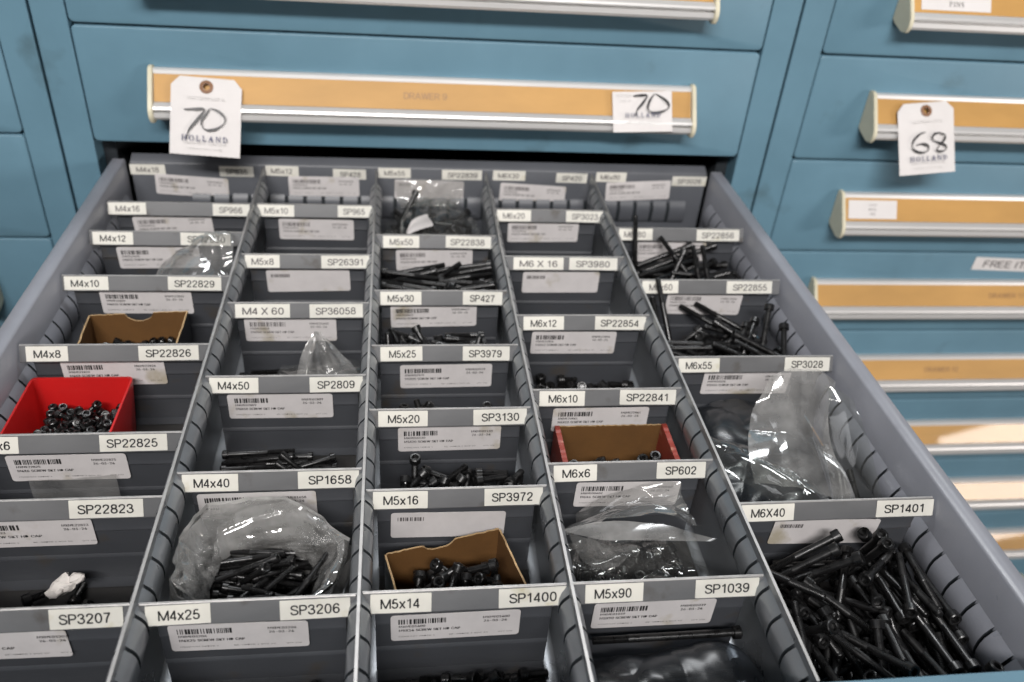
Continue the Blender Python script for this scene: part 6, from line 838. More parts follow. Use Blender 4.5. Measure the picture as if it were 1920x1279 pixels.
# "FREE ITEM" sticker belongs to the drawer it is stuck on
def on_drawer(xc, ztop):
    for o in C.objects:
        if o.name.startswith('drawer') and o.type == 'MESH' and o.parent and abs(o.parent.location.x - xc) < .01:
            if abs(max(v.co.z for v in o.data.vertices) - ztop) < .004: return o
dr = on_drawer(PITCH, zc[4])
bm = bmesh.new(); T = place(.775, -.0004, -.1185, -2); rquad(bm, .115, .019, 0, T); label_text(bm, "FREE ITEM", T, .0100, .084)
fs_ = finish('sticker', bm, ['card', 'ink_soft'], dr); fs_.matrix_parent_inverse = Matrix.Identity(4)

# ------------------------------------------------------------------ lot tags
def lot_tag(name, label, x, ztop, wid, hei, rot, y, lean, digits, eye=True, small=False):
    t = empty(name, (x, y, ztop), label, 'tag', 'white auction lot tags')
    t.rotation_euler = (Matrix.Rotation(R(lean), 3, 'X') @ Matrix.Rotation(-R(rot), 3, 'Y')).to_euler()
    bm = bmesh.new(); c = .009 if eye else .0006
    pts = [(-wid / 2, -hei), (wid / 2, -hei), (wid / 2, -c), (wid / 2 - c * .9, 0), (-wid / 2 + c * .9, 0), (-wid / 2, -c)]
    if eye:                                                 # torn, perforated lower edge
        n = 26; pts = [(-wid / 2 + wid * i / n, -hei + (.0004 if i % 2 else 0)) for i in range(n + 1)] + pts[2:]
    cur = .004
    def Q(xx, zz, dy): return Vector((xx, dy - cur * math.sin(math.pi * min(1, -zz / hei)) - .0015 * math.cos(xx / wid * 2.2), zz))
    hz = -.0095; hr = .0034
    f_ = [bm.verts.new(Q(a, b, 0)) for a, b in pts]; bk = [bm.verts.new(Q(a, b, .0004)) for a, b in pts]
    if eye:
        outer = f_; ring = [bm.verts.new(Q(hr * math.cos(2 * math.pi * i / 16), hz + hr * math.sin(2 * math.pi * i / 16), 0)) for i in range(16)]
        es = [bm.edges.new((outer[i], outer[(i + 1) % len(outer)])) for i in range(len(outer))] + [bm.edges.new((ring[i], ring[(i + 1) % 16])) for i in range(16)]
        bmesh.ops.triangle_fill(bm, edges=es, use_beauty=True)
    else: bm.faces.new(f_)
    for i in range(len(pts)): bm.faces.new((f_[i], bk[i], bk[(i + 1) % len(pts)], f_[(i + 1) % len(pts)]))
    recalc(bm)
    def TT(xx, zz): return Matrix.Translation(Q(xx, zz, 0) + Vector((0, -.0001, 0)))
    if eye:
        text(bm, 'AUCTION LOT #', TT(0, -hei * .27), .0030, wid * .52, mi=3, off=.0012)
        serif(bm, 'HOLLAND', TT(.0, -hei * .785), .0058, .36, mi=2, off=.0004)
        text(bm, 'INDUSTRIAL SERVICES', TT(0, -hei * .845), .0018, wid * .62, mi=3, off=.0010)
        text(bm, 'WWW.HOLLAND', TT(0, -hei * .915), .0014, wid * .5, mi=3, off=.0010)
    else:
        text(bm, 'AUCTION', TT(-wid * .32, -hei * .10), .0026, .017, mi=3, off=.0012); text(bm, 'LOT #', TT(-wid * .30, -hei * .23), .0026, .012, mi=3, off=.0012)
        serif(bm, 'HOLLAND', TT(-.001, -hei * .60), .0050, .36, mi=2, off=.0004)
        text(bm, 'INDUSTRIAL SERVICES', TT(0, -hei * .76), .0016, wid * .62, mi=3, off=.0010)
    for st in digits:
        stroke(bm, [(a * wid, -b * hei) for a, b in st], None, .0023, mi=1, off=.0003, warp=lambda a, b: Q(a, b, 0))
    finish('paper', bm, ['card', 'pen', 'ink_blue', 'ink_pale'], t)
    if eye:
        bm = bmesh.new(); seg = 24
        prof = [(.0034, .0006), (.0036, -.0010), (.0058, -.0010), (.0068, -.0004), (.0068, .0002)]
        rows = [[bm.verts.new(Q(r_ * math.cos(2 * math.pi * i / seg), hz + r_ * math.sin(2 * math.pi * i / seg), dy)) for i in range(seg)] for r_, dy in prof]
        for a in range(len(rows) - 1):
            for i in range(seg): bm.faces.new((rows[a][i], rows[a][(i + 1) % seg], rows[a + 1][(i + 1) % seg], rows[a + 1][i]))
        recalc(bm); finish('eyelet', bm, 'eyelet', t, True)
    return t
seven_zero = [[(-.30, .43), (-.12, .415), (-.03, .405), (-.02, .43), (-.12, .56), (-.22, .68), (-.25, .76), (-.27, .80)],
              [(.06, .40), (.02, .46), (-.05, .56), (-.03, .64), (.04, .675), (.16, .65), (.27, .57), (.27, .49), (.18, .42), (.07, .395)]]
lot_tag('lot_tag', 'white lot 70 tag with brown eyelet hanging at left of the drawer pull', -.2296, .1010, .0696, .0785, -3.0, -.0150, -30, seven_zero)
seven_zero2 = [[(-.16, .12), (-.02, .10), (.06, .10), (.07, .13), (.0, .28), (-.10, .45), (-.13, .56), (-.14, .60)],
               [(.20, .07), (.12, .22), (.07, .40), (.10, .50), (.18, .545), (.30, .52), (.41, .44), (.43, .34), (.36, .20), (.22, .07)]]
lot_tag('lot_card', 'white lot 70 card stuck over the right end of the drawer pull', .2262, .1025, .0664, .0432, 2.4, -.0150, -30, seven_zero2, eye=False)
six_eight = [[(.05, .40), (-.05, .42), (-.16, .50), (-.19, .58), (-.15, .64), (-.03, .68), (.08, .66), (.09, .60), (.02, .56), (-.09, .565), (-.12, .58)],
             [(.37, .45), (.30, .42), (.20, .44), (.165, .50), (.25, .545), (.36, .58), (.42, .63), (.38, .675), (.28, .68), (.25, .65), (.30, .585), (.38, .52), (.40, .46), (.35, .43)]]
lot_tag('lot_tag', 'white lot 68 tag with brown eyelet on the right cabinet', .5581, .1010, .0686, .0805, 5.5, -.0150, -30, [[(a - .10, b + .02) for a, b in s_] for s_ in six_eight])

# ------------------------------------------------------------------ the open drawer
DRW = empty('open_drawer', (0, -.33, -.09), 'open grey drawer divided into rows of labelled screw compartments', 'drawer')
DOFF = Matrix.Translation((0, .33, .09))
def dpart(o): o.parent = DRW; o.matrix_parent_inverse = DOFF.copy(); return o
YB, YF = .003, -.663; ZW = .0032; FLOOR = -.082
PH = .0205; Y0S = -.6142
SLOTS = [Y0S + PH * k for k in range(-2, 30)]
def slot_rail(bm, prof, ylist, y0, y1, gap=.0024, mi=0, cap=None):
    """a bulged rail cut through by regular slots: profile (x,z) closed"""
    ys = [y0] + [y for y in sorted(ylist) if y0 + .003 < y < y1 - .003] + [y1]
    for i in range(len(ys) - 1):
        a = ys[i] + (gap / 2 if i else 0); b = ys[i + 1] - (gap / 2 if i < len(ys) - 2 else 0)
        prism(bm, prof, a, b, 'y', mi, cap=cap)  # dark caps paint the shade inside the slots
for s, nm in ((-1, 'side_wall'), (1, 'side_wall')):
    xi, xo = .3309, .3454
    bm = bmesh.new()
    top = [(xi, ZW - .0016), (xi + .0016, ZW), (xo - .002, ZW), (xo, ZW - .002), (xo, -.088), (xo - .0015, -.088), (xo - .0015, ZW - .004), (xi + .0016, ZW - .004), (xi + .0012, FLOOR), (xi, FLOOR)]
    prism(bm, [(s * x, z) for x, z in top], YF, YB, 'y')
    b_ = [(0, -.0285), (-.0025, -.0315), (-.0052, -.0365), (-.0064, -.0420), (-.0064, -.0490), (-.0050, -.0540), (-.0025, -.0575), (0, -.0600)]
    slot_rail(bm, [(s * (xi + .0003 + x), z) for x, z in b_], SLOTS, YF + .004, -.018, cap=1)
    prism(bm, [(s * (xi + .0003 + x * .5), z) for x, z in b_[1:-1]] , YF + .0045, -.0185, 'y', mi=1)
    recalc(bm); dpart(finish(nm, bm, ['wall', 'gap'], None, True, 50))
bm = bmesh.new()
prism(bm, [(.0, -.0006), (.0, FLOOR), (.0015, FLOOR), (.0015, -.001), (.0120, .0050), (.0118, .0064), (.0010, .0012)], -.3255, .3255)
rb = [(-.0003, -.034), (-.0028, -.037), (-.0050, -.042), (-.0056, -.047), (-.0050, -.056), (-.0032, -.0605), (-.0003, -.063)]
for lo, hi in ((-.265, .306),):
    xs = [lo] + [.3045 - .0203 * k for k in range(0, 40) if lo + .004 < .3045 - .0203 * k < hi - .004][::-1] + [hi]
    for i in range(len(xs) - 1): prism(bm, [(y + .0002, z) for y, z in rb], xs[i] + (.0021 if i else 0), xs[i + 1] - (.0021 if i < len(xs) - 2 else 0), cap=1)
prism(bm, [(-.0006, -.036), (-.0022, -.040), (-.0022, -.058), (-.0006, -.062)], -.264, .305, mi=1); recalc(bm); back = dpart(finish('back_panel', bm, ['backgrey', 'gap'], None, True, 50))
bm = bmesh.new(); box(bm, -.3300, .3300, YF + .0005, -.0005, FLOOR - .002, FLOOR); dpart(finish('bottom_panel', bm, 'floor'))
bm = bmesh.new()
prism(bm, [(YF, ZW - .001), (YF - .001, ZW), (YF - .0185, ZW), (YF - .020, ZW - .0015), (YF - .020, -.115), (YF - .0185, -.115), (YF - .0185, -.004), (YF - .0012, -.004), (YF - .0012, -.088), (YF, -.088)], -.3572, .3572); recalc(bm)
fp = dpart(finish('front_panel', bm, 'teal', None, True, 40))

def strip_labels(rec, owner, ystrip, lean, yst):
    k, t1, r1, t2, r2, st, y = rec
    for nm, t, r in (('size_label', t1, r1), ('code_label', t2, r2)):
        if not r: continue
        zt = (r[2] + r[3]) / 2e4
        o = tape(nm, t, r[0] / 1e4, r[1] / 1e4, min(zt, -.0050 if y else .001), ystrip, None, hash_(k + t), lean, worn=(k in WORN))
        o.parent = owner
    xm = (st[0] + st[2]) / 2e4; rot = math.degrees(math.atan2(st[3] - st[1], st[2] - st[0])); zt = (st[1] + st[3]) / 2e4
    w_ = min(.0800, math.hypot(st[2] - st[0], st[3] - st[1]) / 1e4)
    o = sticker('barcode_sticker', xm + .0119 * math.sin(R(rot)), zt - .0119, rot, yst, t1, t2, hash_(k), 2 if k in FADED else (1 if k in WORN else 0), None, wide=w_)
    o.parent = owner
def hash_(s): return sum((i + 3) * ord(c) for i, c in enumerate(s)) % 9973
WORN = {'A16', 'B10', 'B8', 'D20', 'E80', 'AB', 'BB', 'CB', 'DB', 'EB', 'C50', 'D16', 'B60', 'E60'}
FADED = {'B8', 'C16', 'D16', 'E40', 'CB'}
class _H: pass
for rec in PLATES:
    if rec[0] in ('AB', 'BB', 'CB', 'DB', 'EB'):
        holder = []
        k = rec[0]
        strip_labels(rec, back, -.0002, 0, -.0006)
# the labels on the back panel sit in the panel's own space (the panel mesh is in world coordinates)

# ------------------------------------------------------------------ long dividers
DX = (-.1845, -.0615, .0618, .1850)
def divider_mesh():
    bm = bmesh.new()
    core = [(.0007, 0), (.0012, -.0055), (.0012, FLOOR), (-.0012, FLOOR), (-.0012, -.0055), (-.0007, 0)]
    prism(bm, core, YF + .002, -.0065, 'y')
    for s in (-1, 1): prism(bm, [(s * .0010, -.0064), (s * .0017, -.0068), (s * .0030, -.0100), (s * .0034, -.0150), (s * .0034, -.0205), (s * .0028, -.0265), (s * .0017, -.0300), (s * .0010, -.0304)], YF + .0035, -.0305, 'y', mi=2)
    half = [(.0011, -.0048), (.0026, -.0066), (.0046, -.0090), (.0060, -.0118), (.0066, -.0150), (.0066, -.0205), (.0060, -.0240), (.0046, -.0275), (.0028, -.0300), (.0011, -.0315)]
    for s in (-1, 1): slot_rail(bm, [(s * x, z) for x, z in half], SLOTS, YF + .003, -.030, cap=2)
    # folded foot along the drawer bottom
    for s in (-1, 1): prism(bm, [(s * .0010, FLOOR + .0005), (s * .0090, FLOOR + .0005), (s * .0090, FLOOR + .0017), (s * .0022, FLOOR + .0017), (s * .0010, FLOOR + .0030)], YF + .004, -.030, 'y')
    prism(bm, [(.0009, -.0002), (.0009, .0005), (-.0009, .0005), (-.0009, -.0002)], YF + .002, -.0065, 'y', mi=1)
    recalc(bm); return bm
NB = ('M4x8 and M4x50', 'M4x50 and M5x20', 'M5x20 and M6x10', 'M6x10 and M6x55')
d0 = None
for x, nb in zip(DX, NB):
    if d0 is None: d0 = finish('drawer_divider', divider_mesh(), ['grey', 'edge', 'gap'], None, True, 50); o = d0
    else: o = d0.copy(); C.objects.link(o)
    o.location.x = x
    tag(o, 'long slotted grey divider between the %s plates' % nb, 'divider', 'long dividers in the open drawer')

# ------------------------------------------------------------------ cross plates
COLX = {'A': (-.3285, -.1862), 'B': (-.1828, -.0632), 'C': (-.0598, .0601), 'D': (.0635, .1833), 'E': (.1867, .3288)}
YOFF = {}
def plate_mesh(x0, x1, seed):
    rr = random.Random(seed); bm = bmesh.new()
    t = .0009; zt = -.0048
    F_ = [(.0009, zt), (.0003, zt - .0003), (-.0051, zt - .0119), (-.0050, zt - .0127), (.0009, zt - .0140), (.0012, -.0310), (.0004, -.0325), (.0002, -.0338), (.0012, -.0352), (.0014, -.0565), (.0005, -.0580), (.0003, -.0592), (.0014, -.0606), (.0016, FLOOR + .0015), (-.0060, FLOOR + .0006)]
    # wide label strip on top, narrower body between the bulges below
    nb = 5
    def sheet(prof, a, b, mi0=0, m=0):
        pts = prof + [(y + t, z - (.0003 if i else 0)) for i, (y, z) in reversed(list(enumerate(prof)))]
        mis = [m] * len(pts); 
        if mi0: mis[len(pts) - 1] = 1
        prism(bm, pts, a, b, mis=mis)
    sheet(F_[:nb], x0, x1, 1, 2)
    inset = .0068 if True else 0
    sheet([(.0009, zt - .0136)] + F_[nb:], x0 + inset, x1 - inset)
    # lighter top edge
    prism(bm, [(.0012, zt + .0001), (.0007, zt + .0002), (.0001, zt - .0002), (.0006, zt - .0005)], x0 + .0004, x1 - .0004, mi=1)
    recalc(bm); return bm
for rec in PLATES:
    k, t1, r1, t2, r2, st, y = rec
    if y == 0: continue
    y = y / 1e4; x0, x1 = COLX[k[0]]
    nm = ('marked ' + (t1 + ' and ' if t1 != '-' else '') + t2)
    p = empty('partition_plate', (0, y, 0), 'grey cross plate ' + nm, 'partition', 'labelled cross plates in the open drawer')
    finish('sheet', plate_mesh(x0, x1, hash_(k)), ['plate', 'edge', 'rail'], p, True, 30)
    strip_labels(rec, p, -.0026, -24.96, .0000)


# ------------------------------------------------------------------ containers in the compartments
def wall(bm, p0, p1, nrm, t, z0, top, mi=(0, 1, 2)):
    """upright board from p0 to p1 (xy); top = [(fraction, z)...]; inner face on the p0-p1 line, thickness t along nrm"""
    p0 = Vector((*p0, 0)); p1 = Vector((*p1, 0)); n = Vector((*nrm, 0)).normalized() * t
    pts = [(0, z0)] + top + [(1, z0)]
    def V(f, z, o): q = p0.lerp(p1, f) + n * o; return bm.verts.new((q.x, q.y, z))
    a = [V(f, z, 0) for f, z in pts]; b = [V(f, z, 1) for f, z in pts]
    fa = bm.faces.new(a); fa.material_index = mi[0]; fb = bm.faces.new(b[::-1]); fb.material_index = mi[1]
    for i in range(len(pts)):
        j = (i + 1) % len(pts); f = bm.faces.new((a[i], b[i], b[j], a[j])); f.material_index = mi[2] if 0 < i < len(pts) - 2 else mi[1]
    fa.normal_update(); fb.normal_update(); bmesh.ops.triangulate(bm, faces=[fa, fb], ngon_method='EAR_CLIP')
def toprow(z0, z1, n, amp, seed, notch=None):
    rr = random.Random(seed); out = []
    for i in range(n + 1):
        f = i / n; z = z0 + (z1 - z0) * f + rr.uniform(-amp, amp)
        if notch and notch[0] < f < notch[1]:
            g = (f - notch[0]) / (notch[1] - notch[0]); z -= notch[2] * math.sqrt(max(0, 1 - (2 * g - 1) ** 2))
        out.append((f, z))
    return out
def board_box(name, label, cat, BL, BR, FR, FL, zb, ztop, t=.0013, notch=None, mats=('board', 'darkcard', 'boardedge'), side_t=None, side_mi=None, ztl=None, seed=1):
    o_ = empty(name, ((BL[0] + FR[0]) / 2, (BL[1] + FR[1]) / 2, zb), label, cat)
    bm = bmesh.new(); ztl = ztl or ztop; st = side_t or t
    wall(bm, BL, BR, (0, 1), t, zb, toprow(ztl, ztop, 40, .00040, seed, notch))
    wall(bm, FL, FR, (0, -1), t, zb, toprow(ztl - .006, ztop - .006, 12, .0003, seed + 1))
    f = [bm.verts.new((*p, zb + .0008)) for p in (BL, BR, FR, FL)]; bm.faces.new(f).material_index = 0
    if not side_mi:
        wall(bm, BL, FL, (-1, -.05), st, zb, toprow(ztl, ztl, 14, .0009, seed + 2)); wall(bm, BR, FR, (1, .1), st, zb, toprow(ztop, ztop - .002, 14, .0007, seed + 3))
    recalc(bm); b = finish('body', bm, list(mats), o_); b.location = (-o_.location.x, -o_.location.y, -o_.location.z)
    if side_mi:
        for A_, B_, n_ in ((BL, FL, (-1, 0)), (BR, FR, (1, 0))):
            bm = bmesh.new(); wall(bm, A_, B_, n_, st, zb, toprow(ztop + .0012, ztop + .0006, 24, .0003, seed + 5), (0, 0, 0)); recalc(bm)
            b = finish('side_panel', bm, [side_mi], o_); b.location = (-o_.location.x, -o_.location.y, -o_.location.z)
    return o_
board_box('cardboard_box', 'small brown cardboard box with notched back behind the M4x8 plate', 'box', (-.3055, -.249), (-.2250, -.2455), (-.2250, -.331), (-.3005, -.331), FLOOR + .0006, -.0325, notch=(.36, .64, .008), ztl=-.0345, seed=3)
board_box('cardboard_box', 'tilted brown cardboard box of screws behind the M5x14 plate', 'box', (-.0470, -.5262), (.0292, -.5085), (.0478, -.5795), (-.0345, -.5795), FLOOR + .0006, -.0395, notch=(.32, .60, .0055), ztl=-.0405, seed=8)
board_box('cardboard_box', 'brown box with red side panels behind the M6x6 plate', 'box', (.0868, -.4085), (.1695, -.4085), (.1695, -.4755), (.0868, -.4755), FLOOR + .0006, -.0345, side_t=.0040, side_mi='redcard', seed=12)

tub = empty('plastic_tub', (-.2845, -.387, FLOOR), 'red plastic tub of tiny screws behind the M4x6 plate', 'tub')
bm = bmesh.new()
def loop(x0, x1, y0, y1, z, r=.004):
    out = []
    for cx, cy, a0 in ((x1 - r, y1 - r, 0), (x0 + r, y1 - r, 90), (x0 + r, y0 + r, 180), (x1 - r, y0 + r, 270)):
        for k in range(5): a = R(a0 + k * 22.5); out.append(bm.verts.new((cx + r * math.cos(a), cy + r * math.sin(a), z)))
    return out
X0, X1, Y0, Y1 = -.3225, -.2462, -.4310, -.3435
L_ = [loop(X0 + .005, X1 - .005, Y0 + .005, Y1 - .004, FLOOR + .0006), loop(X0, X1, Y0, Y1, -.0305), loop(X0 + .0002, X1 - .0002, Y0 + .0002, Y1 - .0002, -.0299), loop(X0 + .0017, X1 - .0017, Y0 + .0017, Y1 - .0017, -.0299), loop(X0 + .0019, X1 - .0019, Y0 + .0019, Y1 - .0019, -.0305), loop(X0 + .0066, X1 - .0066, Y0 + .0066, Y1 - .0060, FLOOR + .003)]
for p, q in zip(L_, L_[1:]):
    for i in range(len(p)): bm.faces.new((p[i], p[(i + 1) % len(p)], q[(i + 1) % len(p)], q[i]))
bm.faces.new(L_[0]); bm.faces.new(L_[-1]); recalc(bm)
b = finish('body', bm, 'red', tub, True, 45); b.location = (.2845, .387, -FLOOR)

# ------------------------------------------------------------------ socket head screws
SIZ = {'M4': (.0040, .0070, .0040, .0007), 'M5': (.0050, .0085, .0050, .0008), 'M6': (.0053, .0092, .0057, .0010)}
_sm = {}
def screw_mesh(d, L, fine=True):
    if (d, L, fine) in _sm: return _sm[(d, L, fine)]
    ds, dh, h, pitch = SIZ[d]; l = L / 1000; rs = ds / 2; rh = dh / 2; hx = dh * .27
    zt = l / 2 + h; zb = l / 2
    prof = [(0, zt - h * .55), (hx, zt - h * .5), (hx, zt - .0002), (hx + .0004, zt), (rh - .0006, zt), (rh, zt - .0006), (rh, zb + .0001), (rh - .0002, zb), (rs, zb)]
    thr = min(l - .001, {'M4': .020, 'M5': .022, 'M6': .024}[d]); z = -l / 2 + thr
    if l - thr > .002: prof += [(rs, z + .0004)]
    while fine and z > -l / 2 + pitch:
        prof += [(rs * .86, z), (rs, z - pitch * .5)]; z -= pitch
    prof += [(rs * .84, -l / 2 + .0003), (rs * .7, -l / 2), (0, -l / 2)]
    n = 20 if fine else 9; bm = bmesh.new(); rows = []
    for r, zz in prof:
        if r == 0: rows.append([bm.verts.new((0, 0, zz))]); continue
        hexy = abs(r - hx) < 1e-6; head = r > rs * 1.25 and not hexy and r > hx + .0005
        row = []
        for i in range(n * 2 if False else n):
            a = 2 * math.pi * i / n; rr = r
            if hexy: rr = r / max(.866, math.cos((a % (math.pi / 3)) - math.pi / 6)) * .93
            if head: rr = r * (1 if i % 2 else .965)
            row.append(bm.verts.new((rr * math.cos(a), rr * math.sin(a), zz)))
        rows.append(row)
    for A_, B_ in zip(rows, rows[1:]):
        for i in range(n):
            if len(A_) == 1: bm.faces.new((A_[0], B_[i], B_[(i + 1) % n]))
            elif len(B_) == 1: bm.faces.new((A_[i], B_[0], A_[(i + 1) % n]))
            else: bm.faces.new((A_[i], B_[i], B_[(i + 1) % n], A_[(i + 1) % n]))
    recalc(bm); me = bpy.data.meshes.new('socket_screw'); bm.to_mesh(me); bm.free(); me.materials.append(M['screw'])
    for p in me.polygons: p.use_smooth = True
    me.set_sharp_from_angle(angle=R(38)); _sm[(d, L, fine)] = me
    return me
PILE = {
 'E40': 'long black socket screw in the loose heap in front of the M6X40 plate',
 'E60': 'black socket screw in the tangled heap between the M6x60 and M6x55 plates',
 'E80': 'black socket screw in the heap between the M6x80 and M6x60 plates',
 'E55': 'black socket screw lying beside the plastic bags in front of the M6x55 plate',
 'C50': 'black socket screw in the heap between the M5x50 and M5x30 plates',
 'C30': 'black socket screw in the heap between the M5x30 and M5x25 plates',
 'C25': 'black socket screw in the heap between the M5x25 and M5x20 plates',
 'C20': 'black socket screw in the heap between the M5x20 and M5x16 plates',
 'C14': 'black socket screw on the dark floor in front of the M5x14 plate',
 'BXC': 'black socket screw inside the tilted cardboard box behind the M5x14 plate',
 'D12': 'short black socket screw on the floor between the M6x12 and M6x10 plates',
 'D16': 'lone black socket screw in the nearly empty compartment below the M6 X 16 plate',
 'BXD': 'short black screw inside the box with red side panels',
 'D6': 'short black screw under the zip bag between the M6x6 and M5x90 plates',
 'B60': 'thin black screw on the floor between the M4 X 60 and M4x50 plates',
 'B50': 'thin black screw lying between the M4x50 and M4x40 plates',
 'B40': 'thin black screw inside the open clear bag behind the M4x25 plate',
 'B25': 'short thin black screw on the floor in front of the M4x25 plate',
 'TUB': 'tiny black screw inside the red plastic tub',
 'BXA': 'tiny black screw inside the cardboard box behind the M4x8 plate',
 'A23': 'black screw beside the white tissue scrap behind the SP3207 plate',
 'D90': 'very long black screw under the dark bag in front of the M5x90 plate',
 'C55': 'black screw in the bag at the back below the M5x55 label',
}
ZMAX = {'E60': -330, 'E80': -350, 'C55': -330, 'E40': -385, 'C50': -250, 'C30': -290, 'C25': -440, 'C20': -380, 'BXC': -430, 'BXD': -520, 'B40': -400, 'B50': -560, 'D90': -470, 'TUB': -470}
SHOWN = set(VISIBLE)
rest = bmesh.new(); sid = 0
def add_screw(k, d, L, loc, q, label=None):
    global sid
    sid += 1; low = bool(SHOWN) and sid not in SHOWN; me = screw_mesh(d, L, not low)
    if low:
        n0 = len(rest.verts); rest.from_mesh(me); rest.verts.ensure_lookup_table()
        bmesh.ops.transform(rest, matrix=Matrix.Translation(loc) @ q.to_matrix().to_4x4(), verts=rest.verts[n0:])
        return None
    o = bpy.data.objects.new('socket_screw', me); C.objects.link(o); o.location = loc; o.rotation_mode = 'QUATERNION'; o.rotation_quaternion = q
    o['_sid'] = sid
    tag(o, label or PILE[k], 'screw', 'screws: ' + PILE[k].split(' screw ')[1] if not label else None)
    return o
for k, v in PILES.items():
    for p in v['p']:
        if p[2] > ZMAX.get(k, -440): continue
        q = Quaternion(p[3:7]); q.normalize()
        if k in ('E60', 'E80') and abs((q @ Vector((0, 0, 1))).z) > .55: continue
        add_screw(k, v['d'], v['L'], Vector(p[:3]) / 1e4, q)
def lean_screw(k, d, L, head, tip, label):
    h = Vector(head); t = Vector(tip); dv = (h - t).normalized(); l = L / 1000
    add_screw(k, d, L, h - dv * (l / 2 + SIZ[d][2]), dv.to_track_quat('Z', 'Y'), label)
lean_screw('E80', 'M6', 80, (.2135, -.150, -.072), (.2085, -.1345, -.010), 'black screw standing tip up in front of the M6x80 label')
lean_screw('E80', 'M6', 80, (.2555, -.1600, -.0125), (.2300, -.190, -.060), 'black screw leaning head up over the M6x80 barcode sticker')
lean_screw('E80', 'M6', 80, (.2850, -.182, -.062), (.2455, -.148, -.021), 'black screw leaning tip up left below the tall M6x80 screw head')
lean_screw('E80', 'M6', 60, (.2735, -.200, -.058), (.2600, -.172, -.006), 'left of two parallel black screws propped tip up before the M6x60 plate')
lean_screw('E80', 'M6', 60, (.2825, -.200, -.058), (.2695, -.172, -.004), 'right of two parallel black screws propped tip up before the M6x60 plate')
lean_screw('E60', 'M6', 80, (.2190, -.290, -.066), (.2070, -.2385, -.008), 'tall black screw propped tip up across the M6x60 label')
lean_screw('E60', 'M6', 60, (.2110, -.285, -.066), (.2025, -.2415, -.022), 'shorter black screw propped tip up left of the tall M6x60 one')
lean_screw('E60', 'M6', 60, (.3100, -.262, -.0140), (.2960, -.300, -.0520), 'shiny black screw leaning head up at the right side wall')
lean_screw('E60', 'M6', 60, (.2840, -.275, -.045), (.2400, -.242, -.0340), 'black screw lying tip up left over the M6x60 barcode sticker')
lean_screw('E60', 'M6', 60, (.3010, -.270, -.046), (.2560, -.2415, -.0320), 'black screw resting tip up on the M6x60 plate right of its sticker')
for i in range(14):
    if i < 13: add_screw('D90', 'M5', 90, Vector((.124 + .006 * ((i * 7) % 3 - 1), -.6085 - .0088 * (i % 5), -.0775 + .0082 * (i // 5) )), Vector((1 if i % 3 else -1, .03 * ((i * 5) % 4 - 1.5), 0)).to_track_quat('Z', 'Y'))
lean_screw('D90', 'M5', 90, (.1735, -.5965, -.0440), (.0800, -.5965, -.0450), 'very long black screw lying against the foot of the M5x90 plate')
if SHOWN:
    recalc(rest); me = bpy.data.meshes.new('screw_heap'); rest.to_mesh(me); me.materials.append(M['screw'])
    for p in me.polygons: p.use_smooth = True
    me.set_sharp_from_angle(angle=R(32))
    tag(put('screw_heap', me), 'mass of further black screws deep in the compartment heaps', 'screws', kind='stuff')

# ------------------------------------------------------------------ plastic bags and scraps
def cr(p0, p1, p2, p3, t):
    return .5 * ((2 * p1) + (p2 - p0) * t + (2 * p0 - 5 * p1 + 4 * p2 - p3) * t * t + (3 * p1 - p0 - 3 * p2 + p3) * t ** 3)
def spline(pts, f, closed=False):
    n = len(pts)
    if closed: x = f * n; i = int(math.floor(x)); t = x - i; g = lambda j: pts[j % n]
    else: x = min(f, .99999) * (n - 1); i = int(math.floor(x)); t = x - i; g = lambda j: pts[max(0, min(n - 1, j))]
    return cr(g(i - 1), g(i), g(i + 1), g(i + 2), t)
def straight(pts, f, closed=False):
    n = len(pts)
    if closed: x = f * n; i = int(math.floor(x)); t = x - i; a, b = pts[i % n], pts[(i + 1) % n]
    else: x = min(f, .99999) * (n - 1); i = int(x); t = x - i; a, b = pts[i], pts[i + 1]
    return a.lerp(b, t)
def film(name, ctrl, nu, nv, m, parent, amp=.0025, freq=55, seed=1, closed=False, folds=6, fine=.1, smooth=True, along=None, lin=False):
    rr = random.Random(seed); dirs = []
    for i in range(3):
        d = Vector(along) if along else Vector((rr.gauss(0, 1), rr.gauss(0, 1), rr.gauss(0, 1)))
        d = (d.normalized() + Vector((rr.gauss(0, .35), rr.gauss(0, .35), rr.gauss(0, .35)))).normalized()
        dirs.append((d, freq * (.55, 1.0, 1.9)[i], Vector((rr.random() * 50, rr.random() * 50, rr.random() * 50)), (1.0, .62, .30)[i]))
    def crease(p):
        s = 0
        for d, f, o_, a in dirs:
            q = (p - d * p.dot(d) * .84) * f + o_
            s += a * (.40 - 1.9 * abs(noise.noise(q)) ** .85 + .25 * noise.noise(q * .5 + o_))
        return s + fine * .3 * noise.noise(p * freq * 3.2)
    rows = [[Vector(p) for p in r] for r in ctrl]; bm = bmesh.new(); G = []
    for j in range(nv + 1):
        row = [spline([(straight if lin else spline)(r, i / nu, closed) for r in rows], j / nv) for i in range(nu if closed else nu + 1)]
        G.append(row)
    W = len(G[0]); V = []
    for j in range(nv + 1):
        out = []
        for i in range(W):
            a = G[j][(i + 1) % W] if closed else G[j][min(W - 1, i + 1)]; b_ = G[j][(i - 1) % W] if closed else G[j][max(0, i - 1)]
            c = G[min(nv, j + 1)][i]; d = G[max(0, j - 1)][i]
            n = (a - b_).cross(c - d)
            n = n.normalized() if n.length > 1e-12 else Vector((0, 0, 1))
            out.append(bm.verts.new(G[j][i] + n * crease(G[j][i]) * amp))
        V.append(out)
    for j in range(nv):
        for i in range(W if closed else W - 1):
            bm.faces.new((V[j][i], V[j][(i + 1) % W], V[j + 1][(i + 1) % W], V[j + 1][i]))
    o = finish(name, bm, m, parent, smooth, 28)
    if parent: o.location = -parent.location
    return o
def bag(label, loc): return empty('plastic_bag', loc, label, 'bag')

